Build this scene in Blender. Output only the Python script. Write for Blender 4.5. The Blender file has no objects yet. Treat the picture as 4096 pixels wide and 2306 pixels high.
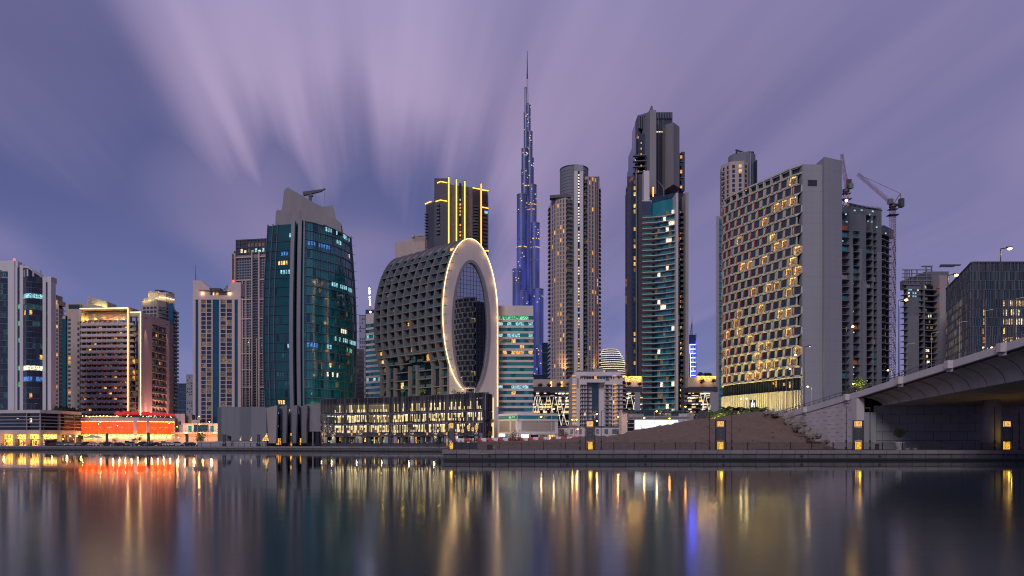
import bpy, math, random
from mathutils import Vector, Matrix, Euler
R = random.Random(7)
PI = math.pi
scn = bpy.context.scene
COL = scn.collection
# ---------------------------------------------------------------- camera, sky, sun, exposure
F, HY, HC, CX = 3000.0, 1775.0, 4.0, 2048.0      # focal length in photo pixels, horizon row, camera height, centre column
cam = bpy.data.objects.new('camera', bpy.data.cameras.new('camera'))
COL.objects.link(cam); scn.camera = cam
cam.location = (0, 0, HC); cam.rotation_euler = (PI/2, 0, 0)
cam.data.sensor_width = 36; cam.data.lens = 36*F/4096; cam.data.shift_y = (HY-1153)/4096
cam.data.clip_start = .5; cam.data.clip_end = 30000
scn.view_settings.view_transform = 'Standard'; scn.view_settings.look = 'None'
scn.view_settings.exposure = 0; scn.view_settings.gamma = 1; scn.view_settings.use_curve_mapping = False
scn.render.engine = 'CYCLES'
cy = scn.cycles
cy.max_bounces = 6; cy.diffuse_bounces = 2; cy.glossy_bounces = 3; cy.transmission_bounces = 2; cy.transparent_max_bounces = 8
cy.sample_clamp_indirect = 3; cy.sample_clamp_direct = 0; cy.caustics_reflective = True; cy.caustics_refractive = False
cy.filter_width = 1.15; cy.use_denoising = True; cy.use_adaptive_sampling = False
try: cy.denoiser = 'OPENIMAGEDENOISE'
except Exception: pass

class NT:                                         # tiny node-tree helper
    def __init__(s, nt): s.nt = nt; nt.nodes.clear()
    def n(s, typ, **kw):
        nd = s.nt.nodes.new(typ); ins = kw.pop('ins', {})
        for k, v in kw.items(): setattr(nd, k, v)
        for k, v in ins.items(): s.put(nd.inputs[k], v)
        return nd
    def put(s, sock, v):
        if isinstance(v, bpy.types.NodeSocket): s.nt.links.new(v, sock)
        else: sock.default_value = v
    def m(s, op, a, b=None, c=None, clamp=False):
        nd = s.nt.nodes.new('ShaderNodeMath'); nd.operation = op; nd.use_clamp = clamp
        for i, v in enumerate((a, b, c)):
            if v is not None: s.put(nd.inputs[i], v)
        return nd.outputs[0]
    def ramp(s, f, pts, interp='LINEAR'):
        nd = s.nt.nodes.new('ShaderNodeValToRGB'); cr = nd.color_ramp; cr.interpolation = interp
        while len(cr.elements) < len(pts): cr.elements.new(.5)
        for e, (p, c) in zip(cr.elements, pts):
            e.position = p; e.color = (c if len(c) == 4 else (*c, 1)) if isinstance(c, tuple) else (c, c, c, 1)
        s.put(nd.inputs[0], f); return nd.outputs[0]
    def mix(s, f, a, b, mode='MIX'):
        nd = s.nt.nodes.new('ShaderNodeMix'); nd.data_type = 'RGBA'; nd.blend_type = mode
        s.put(nd.inputs[0], f); s.put(nd.inputs[6], a); s.put(nd.inputs[7], b); return nd.outputs[2]
    def smooth(s, v, lo, hi, a=0., b=1.):
        nd = s.nt.nodes.new('ShaderNodeMapRange'); nd.interpolation_type = 'SMOOTHSTEP'
        for i, x in enumerate((v, lo, hi, a, b)): s.put(nd.inputs[i], x)
        return nd.outputs[0]

def rgba(c): return (*c, 1) if len(c) == 3 else c
world = bpy.data.worlds.new('World'); scn.world = world; world.use_nodes = True
def build_sky():
    t = NT(world.node_tree)
    g = t.n('ShaderNodeTexCoord').outputs['Generated']
    sp = t.n('ShaderNodeSeparateXYZ', ins={0: g}).outputs
    dx, dy, dz = sp
    z = t.m('MAXIMUM', dz, 0.0)
    hor = t.m('SQRT', t.m('ADD', t.m('MULTIPLY', dx, dx), t.m('MULTIPLY', dy, dy)))
    zz = t.m('DIVIDE', z, t.m('MAXIMUM', hor, .02))                     # tangent of the elevation
    ux = t.m('ADD', t.m('MULTIPLY', dx, .985), t.m('MULTIPLY', dy, .17))   # cloud bands drift along a line 10 degrees left of the view
    uy = t.m('SUBTRACT', t.m('MULTIPLY', dy, .985), t.m('MULTIPLY', dx, .17))
    u = t.m('DIVIDE', ux, t.m('ADD', z, .05))
    v = t.m('DIVIDE', uy, t.m('ADD', z, .16))
    def noise(a, b, sc, det, rough=.5, off=0.):
        co = t.n('ShaderNodeCombineXYZ', ins={0: t.m('MULTIPLY', u, a), 1: t.m('MULTIPLY', v, b), 2: off}).outputs[0]
        return t.n('ShaderNodeTexNoise', ins={'Vector': co, 'Scale': sc, 'Detail': det, 'Roughness': rough}).outputs[0]
    n1 = noise(1.0, .20, 2.2, 2., .45, 3.1)
    n2 = noise(1.0, .10, 7., 3., .5, 8.7)
    n3 = noise(.5, .35, 1.6, 2., .5, 21.)
    st = t.m('ADD', t.m('MULTIPLY', n1, .74), t.m('MULTIPLY', n2, .26))
    # where the bands lie: by u (across the drift) and by elevation
    mu = t.ramp(t.m('MULTIPLY_ADD', u, .2, .5, clamp=True), [(.0, .5), (.34, .12), (.385, .10), (.415, .85), (.50, 1.), (.565, .80), (.64, .46), (.80, .24), (.88, .30), (1., .25)])
    low = t.smooth(u, -.2, 1.1, .40, .10)                                 # the bands reach lower towards the right
    me = t.smooth(t.m('ADD', zz, t.m('MULTIPLY', t.m('SUBTRACT', st, .5), .9)), t.m('SUBTRACT', low, .09), t.m('ADD', low, .12))
    cl = t.m('MULTIPLY', t.m('MULTIPLY', mu, me), t.smooth(st, .28, .68, .40, 1.0), clamp=True)
    far = t.m('MULTIPLY', t.smooth(n3, .45, .7, 0., .5), t.smooth(zz, .02, .3, .3, .8))
    cl = t.m('MAXIMUM', cl, far)
    base = t.ramp(t.m('MULTIPLY', zz, 1.0, clamp=True), [(0., (.235, .255, .48)), (.12, (.165, .19, .41)), (.28, (.105, .122, .290)), (.45, (.085, .096, .240)), (.6, (.125, .128, .295)), (1., (.125, .128, .29))])
    cc = t.ramp(t.m('MULTIPLY', zz, 1.0, clamp=True), [(0., (.36, .285, .50)), (.25, (.465, .355, .56)), (.45, (.515, .40, .62)), (.7, (.375, .335, .565)), (1., (.30, .285, .50))])
    right = t.smooth(dx, .1, .6, 0., .55)
    base = t.mix(right, base, (.18, .18, .375, 1))
    c = t.mix(cl, base, cc)
    bg = t.n('ShaderNodeBackground', ins={0: c, 1: 1.0})
    out = t.n('ShaderNodeOutputWorld'); t.nt.links.new(bg.outputs[0], out.inputs[0])
build_sky()
sun = bpy.data.objects.new('sun', bpy.data.lights.new('sun', 'SUN')); COL.objects.link(sun)
sun.data.energy = 1.4; sun.data.angle = math.radians(18); sun.data.color = (.98, .93, .92)
sun.rotation_euler = (math.radians(56), 0, math.radians(-24))

# ---------------------------------------------------------------- materials
MT = {}
def mk(name, col, rough=.7, metal=0., var=.25, sc=.35, streak=False, emit=None, es=0., ior=1.45, bump=0., spec=None):
    m = bpy.data.materials.new(name); m.use_nodes = True; t = NT(m.node_tree)
    b = t.n('ShaderNodeBsdfPrincipled'); o = t.n('ShaderNodeOutputMaterial'); t.nt.links.new(b.outputs[0], o.inputs[0])
    b.inputs['Roughness'].default_value = rough; b.inputs['Metallic'].default_value = metal; b.inputs['IOR'].default_value = ior
    c = rgba(col)
    if var:
        pos = t.n('ShaderNodeNewGeometry').outputs['Position']
        mp = t.n('ShaderNodeMapping', ins={0: pos, 3: (sc, sc, sc*(.12 if streak else 1))}).outputs[0]
        nz = t.n('ShaderNodeTexNoise', ins={'Vector': mp, 'Scale': 1., 'Detail': 5., 'Roughness': .6}).outputs[0]
        f = t.m('MULTIPLY_ADD', nz, 2*var, 1-var)
        oi = t.n('ShaderNodeObjectInfo').outputs['Random']
        f = t.m('MULTIPLY', f, t.m('MULTIPLY_ADD', oi, var*.35, 1-var*.17))
        cm = t.n('ShaderNodeVectorMath', operation='SCALE', ins={0: c[:3], 'Scale': f}).outputs[0]
        t.nt.links.new(cm, b.inputs['Base Color'])
        if bump:
            bp = t.n('ShaderNodeBump', ins={'Strength': bump, 'Distance': .05, 'Height': nz}).outputs[0]
            t.nt.links.new(bp, b.inputs['Normal'])
    else: b.inputs['Base Color'].default_value = c
    if emit is not None:
        b.inputs['Emission Color'].default_value = rgba(emit); b.inputs['Emission Strength'].default_value = es
    MT[name] = m; return m

def lit(name, col, s, vary=.6, split=True, glass=(.02, .02, .02), sample='AUTO'):
    """a window with the light on: rooms differ in brightness, with curtains and things inside"""
    m = bpy.data.materials.new(name); m.use_nodes = True; t = NT(m.node_tree)
    b = t.n('ShaderNodeBsdfPrincipled', ins={'Base Color': rgba(glass), 'Roughness': .15, 'Emission Color': rgba(col)})
    o = t.n('ShaderNodeOutputMaterial'); t.nt.links.new(b.outputs[0], o.inputs[0])
    rnd = t.n('ShaderNodeObjectInfo').outputs['Random']
    f = t.m('MULTIPLY_ADD', rnd, vary, 1-vary/2)
    if split:
        pos = t.n('ShaderNodeNewGeometry').outputs['Position']
        mp = t.n('ShaderNodeMapping', ins={0: pos, 3: (2.0, 2.0, 1.7)}).outputs[0]
        nz = t.n('ShaderNodeTexNoise', ins={'Vector': mp, 'Scale': 1.3, 'Detail': 2.}).outputs[0]
        f = t.m('MULTIPLY', f, t.smooth(nz, .38, .62, .22, 1.25))
    t.nt.links.new(t.m('MULTIPLY', f, s), b.inputs['Emission Strength'])
    try: m.cycles.emission_sampling = 'NONE' if sample == 'NONE' else 'AUTO'
    except Exception: pass
    MT[name] = m; return m

mk('concrete', (.30, .26, .26), .8, sc=.25, var=.28, streak=True)
mk('concrete_grey', (.165, .165, .195), .8, sc=.2, var=.25, streak=True)
mk('concrete_slab', (.27, .26, .285), .75, sc=.12, var=.2, streak=True)
mk('bridge_concrete', (.58, .50, .45), .8, sc=.6, var=.34, streak=True)  # pale warm tone stands in for lamplight bounced under the deck
mk('slab_panels', (.27, .26, .285), .75, sc=.10, var=.22, streak=True)
mk('concrete_raw', (.125, .125, .145), .9, sc=.3, var=.4, streak=True)
mk('pale_stone', (.48, .42, .42), .7, sc=.3, var=.18, streak=True)
mk('white_panel', (.56, .50, .52), .5, sc=.3, var=.10, streak=True)
mk('pink_stone', (.52, .39, .37), .7, sc=.3, var=.18, streak=True)
mk('tan_stone', (.44, .34, .30), .75, sc=.3, var=.2, streak=True)
mk('brown_stone', (.30, .24, .22), .75, sc=.3, var=.22, streak=True)
mk('cream_panel', (.48, .43, .36), .6, sc=.6, var=.12)
mk('red_reveal', (.45, .03, .02), .5, var=.1)
mk('dark_metal', (.035, .035, .045), .45, .3, var=.15)
mk('grey_metal', (.16, .16, .18), .45, .4, var=.15)
mk('steel_red', (.30, .16, .15), .6, .1, var=.3, sc=1.)
mk('dark_cladding', (.055, .05, .07), .5, var=.3, sc=.2)
mk('grey_rib', (.165, .15, .16), .65, var=.25, sc=.3)
mk('fin_grey', (.175, .17, .195), .6, var=.15, streak=True)
mk('crown_stone', (.235, .21, .22), .8, sc=.2, var=.25, streak=True)
mk('fin_blue', (.085, .095, .13), .6, var=.3)
mk('glass_dark', (.012, .016, .024), .08, var=.6, sc=.15, ior=1.6)
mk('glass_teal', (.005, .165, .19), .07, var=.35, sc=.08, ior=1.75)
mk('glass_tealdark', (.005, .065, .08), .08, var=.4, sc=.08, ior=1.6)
mk('glass_blue', (.004, .065, .13), .10, var=.25, sc=.1, ior=1.6)
mk('glass_navy', (.014, .034, .062), .08, var=.4, sc=.15, ior=1.7)
mk('glass_grey', (.035, .045, .065), .05, var=.2, sc=.05, ior=2.1)
mk('rail_glass', (.08, .12, .13), .1, var=.2, ior=1.6)
mk('rail_teal', (.01, .13, .13), .15, var=.2, ior=1.6)
mk('burj_skin', (.05, .07, .16), .28, .55, var=.25, sc=.05)
mk('asphalt', (.045, .043, .046), .9, var=.3)
mk('paving', (.20, .17, .16), .85, sc=.8, var=.2)
mk('sand', (.155, .098, .070), .95, sc=.5, var=.45, bump=.6)
mk('rock', (.20, .17, .15), .9, sc=1.2, var=.45, bump=.8)
mk('leaf_dark', (.022, .035, .015), .8, var=.5, sc=2.)
mk('leaf_green', (.08, .12, .025), .7, var=.5, sc=2.)
mk('bark', (.07, .05, .035), .9, var=.3)
mk('barrier_red', (.45, .02, .02), .5, var=.15)
mk('barrier_white', (.6, .58, .6), .5, var=.1)
mk('orange_board', (.6, .14, .02), .6, var=.3)
for nm, c in (('car_white', (.55, .55, .57)), ('car_silver', (.25, .25, .27)), ('car_black', (.015, .015, .018)), ('car_red', (.22, .015, .015)), ('car_blue', (.02, .03, .09))):
    mk(nm, c, .25, .2 if nm == 'car_silver' else 0., var=.05, ior=1.6)
mk('tyre', (.015, .015, .015), .9, var=.1)
mk('canvas', (.5, .42, .36), .9, var=.1)
mk('planter_white', (.5, .46, .43), .7, var=.15)
lit('lit_warm', (1., .58, .17), 1.5, sample='NONE')
lit('lit_amber', (1., .42, .06), 1.3, sample='NONE')
lit('lit_white', (1., .85, .60), 1.5, sample='NONE')
lit('lit_cool', (.40, .90, 1.), .80, sample='NONE')
lit('lit_blue', (.10, .34, 1.), .75, sample='NONE')
lit('lit_green', (.25, 1., .50), .7, sample='NONE')
lit('lit_red', (1., .04, .02), 1.2, sample='NONE')
mk('glass_slate', (.020, .040, .048), .12, var=.3, sc=.3, ior=1.7)
lit('lit_room', (1., .50, .14), .30, .7, sample='NONE')
lit('lit_sign', (.8, .9, 1.), 2.2, .1, split=False)
lit('lit_dim', (.9, .62, .30), .16, sample='NONE')
lit('lit_dimcool', (.10, .42, .48), .14, sample='NONE')
lit('garage_light', (1., .76, .36), .95, .2, split=False, sample='NONE')
lit('shop_light', (1., .50, .07), 4.5, .6)
lit('shop_inside', (1., .45, .06), 2.6, .5)
lit('red_screen', (1., .085, .012), 1.25, .35, split=False)
def joints(name, w, h, k=.62):                    # fine panel joints on a plain wall, in the place's own metres
    m = MT[name]; t = NT.__new__(NT); t.nt = m.node_tree; b = [n for n in t.nt.nodes if n.type == 'BSDF_PRINCIPLED'][0]
    src = b.inputs['Base Color'].links[0].from_socket; sp = t.n('ShaderNodeSeparateXYZ', ins={0: t.n('ShaderNodeNewGeometry').outputs['Position']}).outputs
    f = lambda v, q: t.m('LESS_THAN', t.m('FRACT', t.m('DIVIDE', v, q)), .05)
    g = t.m('MAXIMUM', f(sp[2], h), f(t.m('ADD', sp[0], t.m('MULTIPLY', sp[1], .37)), w))
    c = t.n('ShaderNodeVectorMath', operation='SCALE', ins={0: src, 'Scale': t.m('SUBTRACT', 1., t.m('MULTIPLY', g, 1-k))}).outputs[0]; t.nt.links.new(c, b.inputs['Base Color'])
joints('slab_panels', 2.4, 3.05, .89)
def glow(name, col, s, sample=True):
    m = mk(name, (.02, .02, .02), .5, var=0, emit=col, es=s)
    if not sample:
        try: m.cycles.emission_sampling = 'NONE'
        except Exception: pass
glow('neon_gold', (1., .40, .035), 4.5)
glow('shelf_amber', (1., .45, .08), .9, False)
glow('neon_cream', (1., .62, .22), 5.5)
glow('neon_white', (1., .93, .8), 1.5, False)
glow('neon_blue', (.09, .10, 1.), 15)
glow('led_screen', (.93, .97, 1.), 1.35)
glow('lamp_amber', (1., .38, .05), 24.)
glow('lamp_yellow', (1., .62, .14), 40.)
glow('lamp_white', (.85, .93, 1.), 14.)
glow('lamp_red', (1., .03, .03), 8., False)
glow('lantern', (1., .50, .03), 1.15)
glow('lantern_top', (1., .50, .14), 1.1)
glow('red_parasol', (1., .03, .02), .6, False)
glow('festoon', (1., .85, .55), 5., False)
glow('red_dot', (1., .06, .03), 1.6, False)
glow('ceiling_tube', (1., .92, .72), 2.2, False)

# ---------------------------------------------------------------- geometry helpers
def X(px, Y): return (px-CX)/F*Y
def Zp(py, Y): return HC+(HY-py)/F*Y
class MB:
    def __init__(s): s.v = []; s.f = []; s.m = []; s.mats = []
    def mi(s, mat):
        if mat not in s.mats: s.mats.append(mat)
        return s.mats.index(mat)
    def poly(s, pts, mat):
        b = len(s.v); s.v += [tuple(p) for p in pts]; s.f.append(tuple(range(b, b+len(pts)))); s.m.append(s.mi(mat))
    def hexa(s, p, mat):                                                 # p: 4 bottom (ccw from above) + 4 top
        b = len(s.v); s.v += [tuple(q) for q in p]; k = s.mi(mat)
        for q in ((3, 2, 1, 0), (4, 5, 6, 7), (0, 1, 5, 4), (1, 2, 6, 5), (2, 3, 7, 6), (3, 0, 4, 7)):
            s.f.append(tuple(b+i for i in q)); s.m.append(k)
    def box(s, x0, x1, y0, y1, z0, z1, mat):
        s.hexa([(x0, y0, z0), (x1, y0, z0), (x1, y1, z0), (x0, y1, z0), (x0, y0, z1), (x1, y0, z1), (x1, y1, z1), (x0, y1, z1)], mat)
    def prism(s, pts, z0, z1, mat):                                      # pts ccw seen from above; z0, z1 numbers or lists
        n = len(pts); a = z0 if isinstance(z0, (list, tuple)) else [z0]*n; c = z1 if isinstance(z1, (list, tuple)) else [z1]*n
        b = len(s.v); k = s.mi(mat)
        s.v += [(p[0], p[1], a[i]) for i, p in enumerate(pts)]+[(p[0], p[1], c[i]) for i, p in enumerate(pts)]
        s.f.append(tuple(range(b+n-1, b-1, -1))); s.m.append(k); s.f.append(tuple(range(b+n, b+2*n))); s.m.append(k)
        for i in range(n):
            j = (i+1) % n; s.f.append((b+i, b+j, b+n+j, b+n+i)); s.m.append(k)
    def bar(s, p, q, w, mat, w2=None, sides=4):
        p = Vector(p); q = Vector(q); d = q-p
        if d.length < 1e-6: return
        d.normalize(); a = d.cross(Vector((0, 0, 1)))
        if a.length < .05: a = d.cross(Vector((0, 1, 0)))
        a.normalize(); c = d.cross(a); w2 = w if w2 is None else w2; b = len(s.v); k = s.mi(mat); n = sides
        for (e, r) in ((p, w/2), (q, w2/2)):
            for i in range(n):
                g = 2*PI*(i+.5)/n; o = a*math.cos(g)*r*1.4+c*math.sin(g)*r*1.4 if n == 4 else a*math.cos(g)*r+c*math.sin(g)*r
                s.v.append(tuple(e+o))
        for i in range(n):
            j = (i+1) % n; s.f.append((b+i, b+j, b+n+j, b+n+i)); s.m.append(k)
        s.f.append(tuple(range(b+n-1, b-1, -1))); s.m.append(k); s.f.append(tuple(range(b+n, b+2*n))); s.m.append(k)
    def cyl(s, cx, cy_, r, z0, z1, mat, n=16, r2=None, a0=0.):
        r2 = r if r2 is None else r2; b = len(s.v); k = s.mi(mat)
        for (z, rr) in ((z0, r), (z1, r2)):
            s.v += [(cx+rr*math.cos(a0+2*PI*i/n), cy_+rr*math.sin(a0+2*PI*i/n), z) for i in range(n)]
        for i in range(n):
            j = (i+1) % n; s.f.append((b+i, b+j, b+n+j, b+n+i)); s.m.append(k)
        s.f.append(tuple(range(b+n-1, b-1, -1))); s.m.append(k); s.f.append(tuple(range(b+n, b+2*n))); s.m.append(k)
    def grid(s, rows, mat, close=False):                                 # rows of equal-length point lists
        b = len(s.v); k = s.mi(mat); n = len(rows[0])
        for r in rows: s.v += [tuple(p) for p in r]
        for j in range(len(rows)-1):
            for i in range(n-1): s.f.append((b+j*n+i, b+j*n+i+1, b+(j+1)*n+i+1, b+(j+1)*n+i)); s.m.append(k)
    def sphere(s, c, r, mat, n=8, sq=1.):
        rows = []
        for j in range(n//2+1):
            a = PI*j/(n//2); rr = math.sin(a)*r
            rows.append([(c[0]+rr*math.cos(2*PI*i/n), c[1]+rr*math.sin(2*PI*i/n), c[2]-math.cos(a)*r*sq) for i in range(n+1)])
        s.grid(rows, mat)
    def mesh(s, name, off=(0, 0, 0), smooth=False):
        me = bpy.data.meshes.new(name)
        ox, oy, oz = off
        me.from_pydata([(x-ox, y-oy, z-oz) for x, y, z in s.v], [], s.f)
        for mt in s.mats: me.materials.append(MT[mt])
        if len(s.mats) > 1: me.polygons.foreach_set('material_index', s.m)
        if smooth: me.polygons.foreach_set('use_smooth', [True]*len(s.f))
        me.update(); return me
    def build(s, name, parent=None, kind=None, off=None, smooth=False, label=None):
        o0 = off if off is not None else (wloc(parent) if parent else (0, 0, 0))
        ob = bpy.data.objects.new(name, s.mesh(name, o0, smooth)); COL.objects.link(ob)
        if parent is not None: ob.parent = parent
        elif off is not None: ob.location = off
        if kind: ob['kind'] = kind
        if label: ob['label'] = label
        return ob
def wloc(o):
    v = Vector(o.location)
    while o.parent: o = o.parent; v += Vector(o.location)
    return tuple(v)
def thing(name, label, cat, loc=(0, 0, 0), group=None):
    o = bpy.data.objects.new(name, None); COL.objects.link(o); o.location = loc
    o['label'] = label; o['category'] = cat
    if group: o['group'] = group
    return o
def structure(mb, name, smooth=False):
    o = mb.build(name, smooth=smooth); o['kind'] = 'structure'; return o
UNIT = {}
def unit(mat):
    if mat not in UNIT:
        m = MB(); m.box(-.5, .5, -.5, .5, -.5, .5, mat); UNIT[mat] = m.mesh('block_'+mat)
    return UNIT[mat]
class Fr:                                        # a facade line seen from the camera side, left end A to right end B
    def __init__(s, A, B):
        s.A = A; d = (B[0]-A[0], B[1]-A[1]); s.L = math.hypot(*d); s.u = (d[0]/s.L, d[1]/s.L); s.n = (s.u[1], -s.u[0]); s.a = math.atan2(s.u[1], s.u[0])
    def p(s, t, d=0.): return (s.A[0]+s.u[0]*t+s.n[0]*d, s.A[1]+s.u[1]*t+s.n[1]*d)
    def s(s, px):
        k = (px-CX)/F; return (k*s.A[1]-s.A[0])/(s.u[0]-k*s.u[1])
    def z(s, py, t=0.): return Zp(py, s.p(t)[1])
def fpx(a, Ya, b, Yb=None): Yb = Ya if Yb is None else Yb; return Fr((X(a, Ya), Ya), (X(b, Yb), Yb))
class T:                                         # a thing made of pieces
    def __init__(s, name, label, cat, loc, group=None):
        s.e = thing(name, label, cat, loc, group); s.loc = loc; s.mx = {}; s.cnt = {}; s.over = {}; s.cap = 300
    def fbox(s, mb, fr, s0, s1, z0, z1, d0, d1, mat):
        a, b, c, d = fr.p(s0, d1), fr.p(s1, d1), fr.p(s1, d0), fr.p(s0, d0)
        mb.hexa([(*a, z0), (*b, z0), (*c, z0), (*d, z0), (*a, z1), (*b, z1), (*c, z1), (*d, z1)], mat)
    def pc(s, name, fr, s0, s1, z0, z1, d0, d1, mat, parent=None):
        n = s.cnt.get(name, 0); s.cnt[name] = n+1
        if n >= s.cap:
            s.fbox(s.over.setdefault(name, MB()), fr, s0, s1, z0, z1, d0, d1, mat); return None
        o = bpy.data.objects.new(name, unit(mat)); COL.objects.link(o)
        p = fr.p((s0+s1)/2, (d0+d1)/2); L = s.loc
        lc = (p[0]-L[0], p[1]-L[1], (z0+z1)/2-L[2]); sc_ = (abs(s1-s0), abs(d1-d0), abs(z1-z0)); mx = Matrix.LocRotScale(Vector(lc), Euler((0, 0, fr.a)), Vector(sc_))
        s.mx[o.name] = mx; o.location = lc; o.rotation_euler = (0, 0, fr.a); o.scale = sc_
        if parent is None: o.parent = s.e
        else: o.parent = parent; o.matrix_parent_inverse = s.mx[parent.name].inverted()
        return o
    def panes(s, fr, s0, s1, z0, z1, nx, nz, pal, wr=.7, hr=.6, d=.04, name='window', vs=.5, off=None):
        w = (s1-s0)/nx; h = (z1-z0)/nz
        for j in range(nz):
            row = R.random()
            for i in range(nx):
                mat = pick(pal, row if off == 'row' else None)
                if mat is None: continue
                a = s0+w*(i+(1-wr)/2); b = z0+h*(j+(1-hr)*vs)
                s.pc(name, fr, a, a+w*wr, b, b+h*hr, d-.06, d, mat)
    def bands(s, fr, s0, s1, z0, z1, n, h, d0, d1, mat, name='floor_band', ends=True):
        H = (z1-z0)/n
        for j in range(0 if ends else 1, n+1 if ends else n): s.pc(name, fr, s0, s1, z0+H*j-h/2, z0+H*j+h/2, d0, d1, mat)
    def piers(s, fr, s0, s1, z0, z1, n, w, d0, d1, mat, name='pier', ends=True):
        W = (s1-s0)/n
        for i in range(0 if ends else 1, n+1 if ends else n): s.pc(name, fr, s0+W*i-w/2, s0+W*i+w/2, z0, z1, d0, d1, mat)
    def balconies(s, fr, s0, s1, z0, z1, nx, nz, dep, mat, rail, gap=.1, hs=.25, rh=1.0):
        W = (s1-s0)/nx; H = (z1-z0)/nz
        for j in range(nz):
            for i in range(nx):
                a = s0+W*(i+gap); b = s0+W*(i+1-gap); z = z0+H*j
                o = s.pc('balcony', fr, a, b, z, z+hs, 0, dep, mat)
                if rail: s.pc('balcony_rail', fr, a, b, z+hs, z+hs+rh, dep-.12, dep-.02, rail, o)
    def mass(s, name, pts, z0, z1, mat):
        m = MB(); m.prism(pts, z0, z1, mat); return m.build(name, s.e)
    def add(s, mb, name, kind=None, smooth=False, label=None): return mb.build(name, s.e, kind, smooth=smooth, label=label)
    def end(s):
        for k, mb in s.over.items(): mb.build(k+'_grid', s.e, 'stuff')
def pick(pal, r=None):
    x = R.random(); acc = 0
    for p, m in pal:
        acc += p
        if x < acc: return m
    return pal[-1][1]
def chain_back(ch, dep):                          # closes a facade line into a block footprint, ccw
    (ax, ay), (bx, by) = ch[0], ch[-1]
    fb = (by+dep)/by; fa = (ay+dep)/ay
    return [*ch, (bx*fb if bx < 0 else bx, by+dep), (ax*fa if ax > 0 else ax, ay+dep)]
def P(px, Y): return (X(px, Y), Y)
# ---------------------------------------------------------------- water, ground, quays
GZ = 3.0; WZ = 1.45
def water_mat():
    m = bpy.data.materials.new('canal_water'); m.use_nodes = True; t = NT(m.node_tree); MT['water'] = m
    b = t.n('ShaderNodeBsdfPrincipled', ins={'Base Color': (.007, .020, .026, 1), 'IOR': 1.34})
    o = t.n('ShaderNodeOutputMaterial'); t.nt.links.new(b.outputs[0], o.inputs[0])
    pos = t.n('ShaderNodeNewGeometry').outputs['Position']
    y = t.n('ShaderNodeSeparateXYZ', ins={0: pos}).outputs[1]
    mp = t.n('ShaderNodeMapping', ins={0: pos, 3: (.006, .03, 1)}).outputs[0]
    nz = t.n('ShaderNodeTexNoise', ins={'Vector': mp, 'Scale': 1., 'Detail': 3.}).outputs[0]
    # the wind leaves the strip below the far bank smooth and ruffles the open canal
    yy = t.m('MULTIPLY_ADD', nz, 8., t.m('SUBTRACT', y, 4.))
    r = t.ramp(t.m('DIVIDE', yy, 260., clamp=True), [(.0, .19), (.06, .17), (.11, .12), (.16, .085), (.25, .07), (.28, .022), (1., .018)])
    t.nt.links.new(t.m('MULTIPLY', r, t.m('MULTIPLY_ADD', nz, .5, .75)), b.inputs['Roughness'])
    mp2 = t.n('ShaderNodeMapping', ins={0: pos, 3: (.12, .5, 1)}).outputs[0]
    n2 = t.n('ShaderNodeTexNoise', ins={'Vector': mp2, 'Scale': 1., 'Detail': 2.}).outputs[0]
    bp = t.n('ShaderNodeBump', ins={'Strength': .16, 'Distance': .05, 'Height': n2}).outputs[0]
    t.nt.links.new(bp, b.inputs['Normal'])
water_mat()
m = MB(); m.poly([(-3000, -400, WZ), (3000, -400, WZ), (3000, 1600, WZ), (-3000, 1600, WZ)], 'water'); structure(m, 'water')
Q = [(-3000, 775+.343*1500), (-1500, 775), (-205, 300), (-16, 231), (-10.2, 112), (3000, 112)]   # top edge of the quay
m = MB(); m.poly([(x, y+.4, GZ) for x, y in Q]+[(12000, 14000, GZ), (-12000, 14000, GZ)], 'asphalt'); structure(m, 'ground')
def strip_along(A, B, w, z, mat, name):
    fr = Fr(A, B); m = MB(); a, b, c, d = fr.p(0, -.5), fr.p(fr.L, -.5), fr.p(fr.L, -w), fr.p(0, -w)
    m.poly([(*a, z), (*b, z), (*c, z), (*d, z)], mat); structure(m, name)
strip_along((-1500, 775), (-205, 300), 9, GZ+.004, 'paving', 'promenade')
strip_along((-205, 300), (-27, 235), 9, GZ+.004, 'paving', 'promenade')
strip_along((-10.2, 112), (400, 112), 7, GZ+.004, 'paving', 'promenade')
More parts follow.
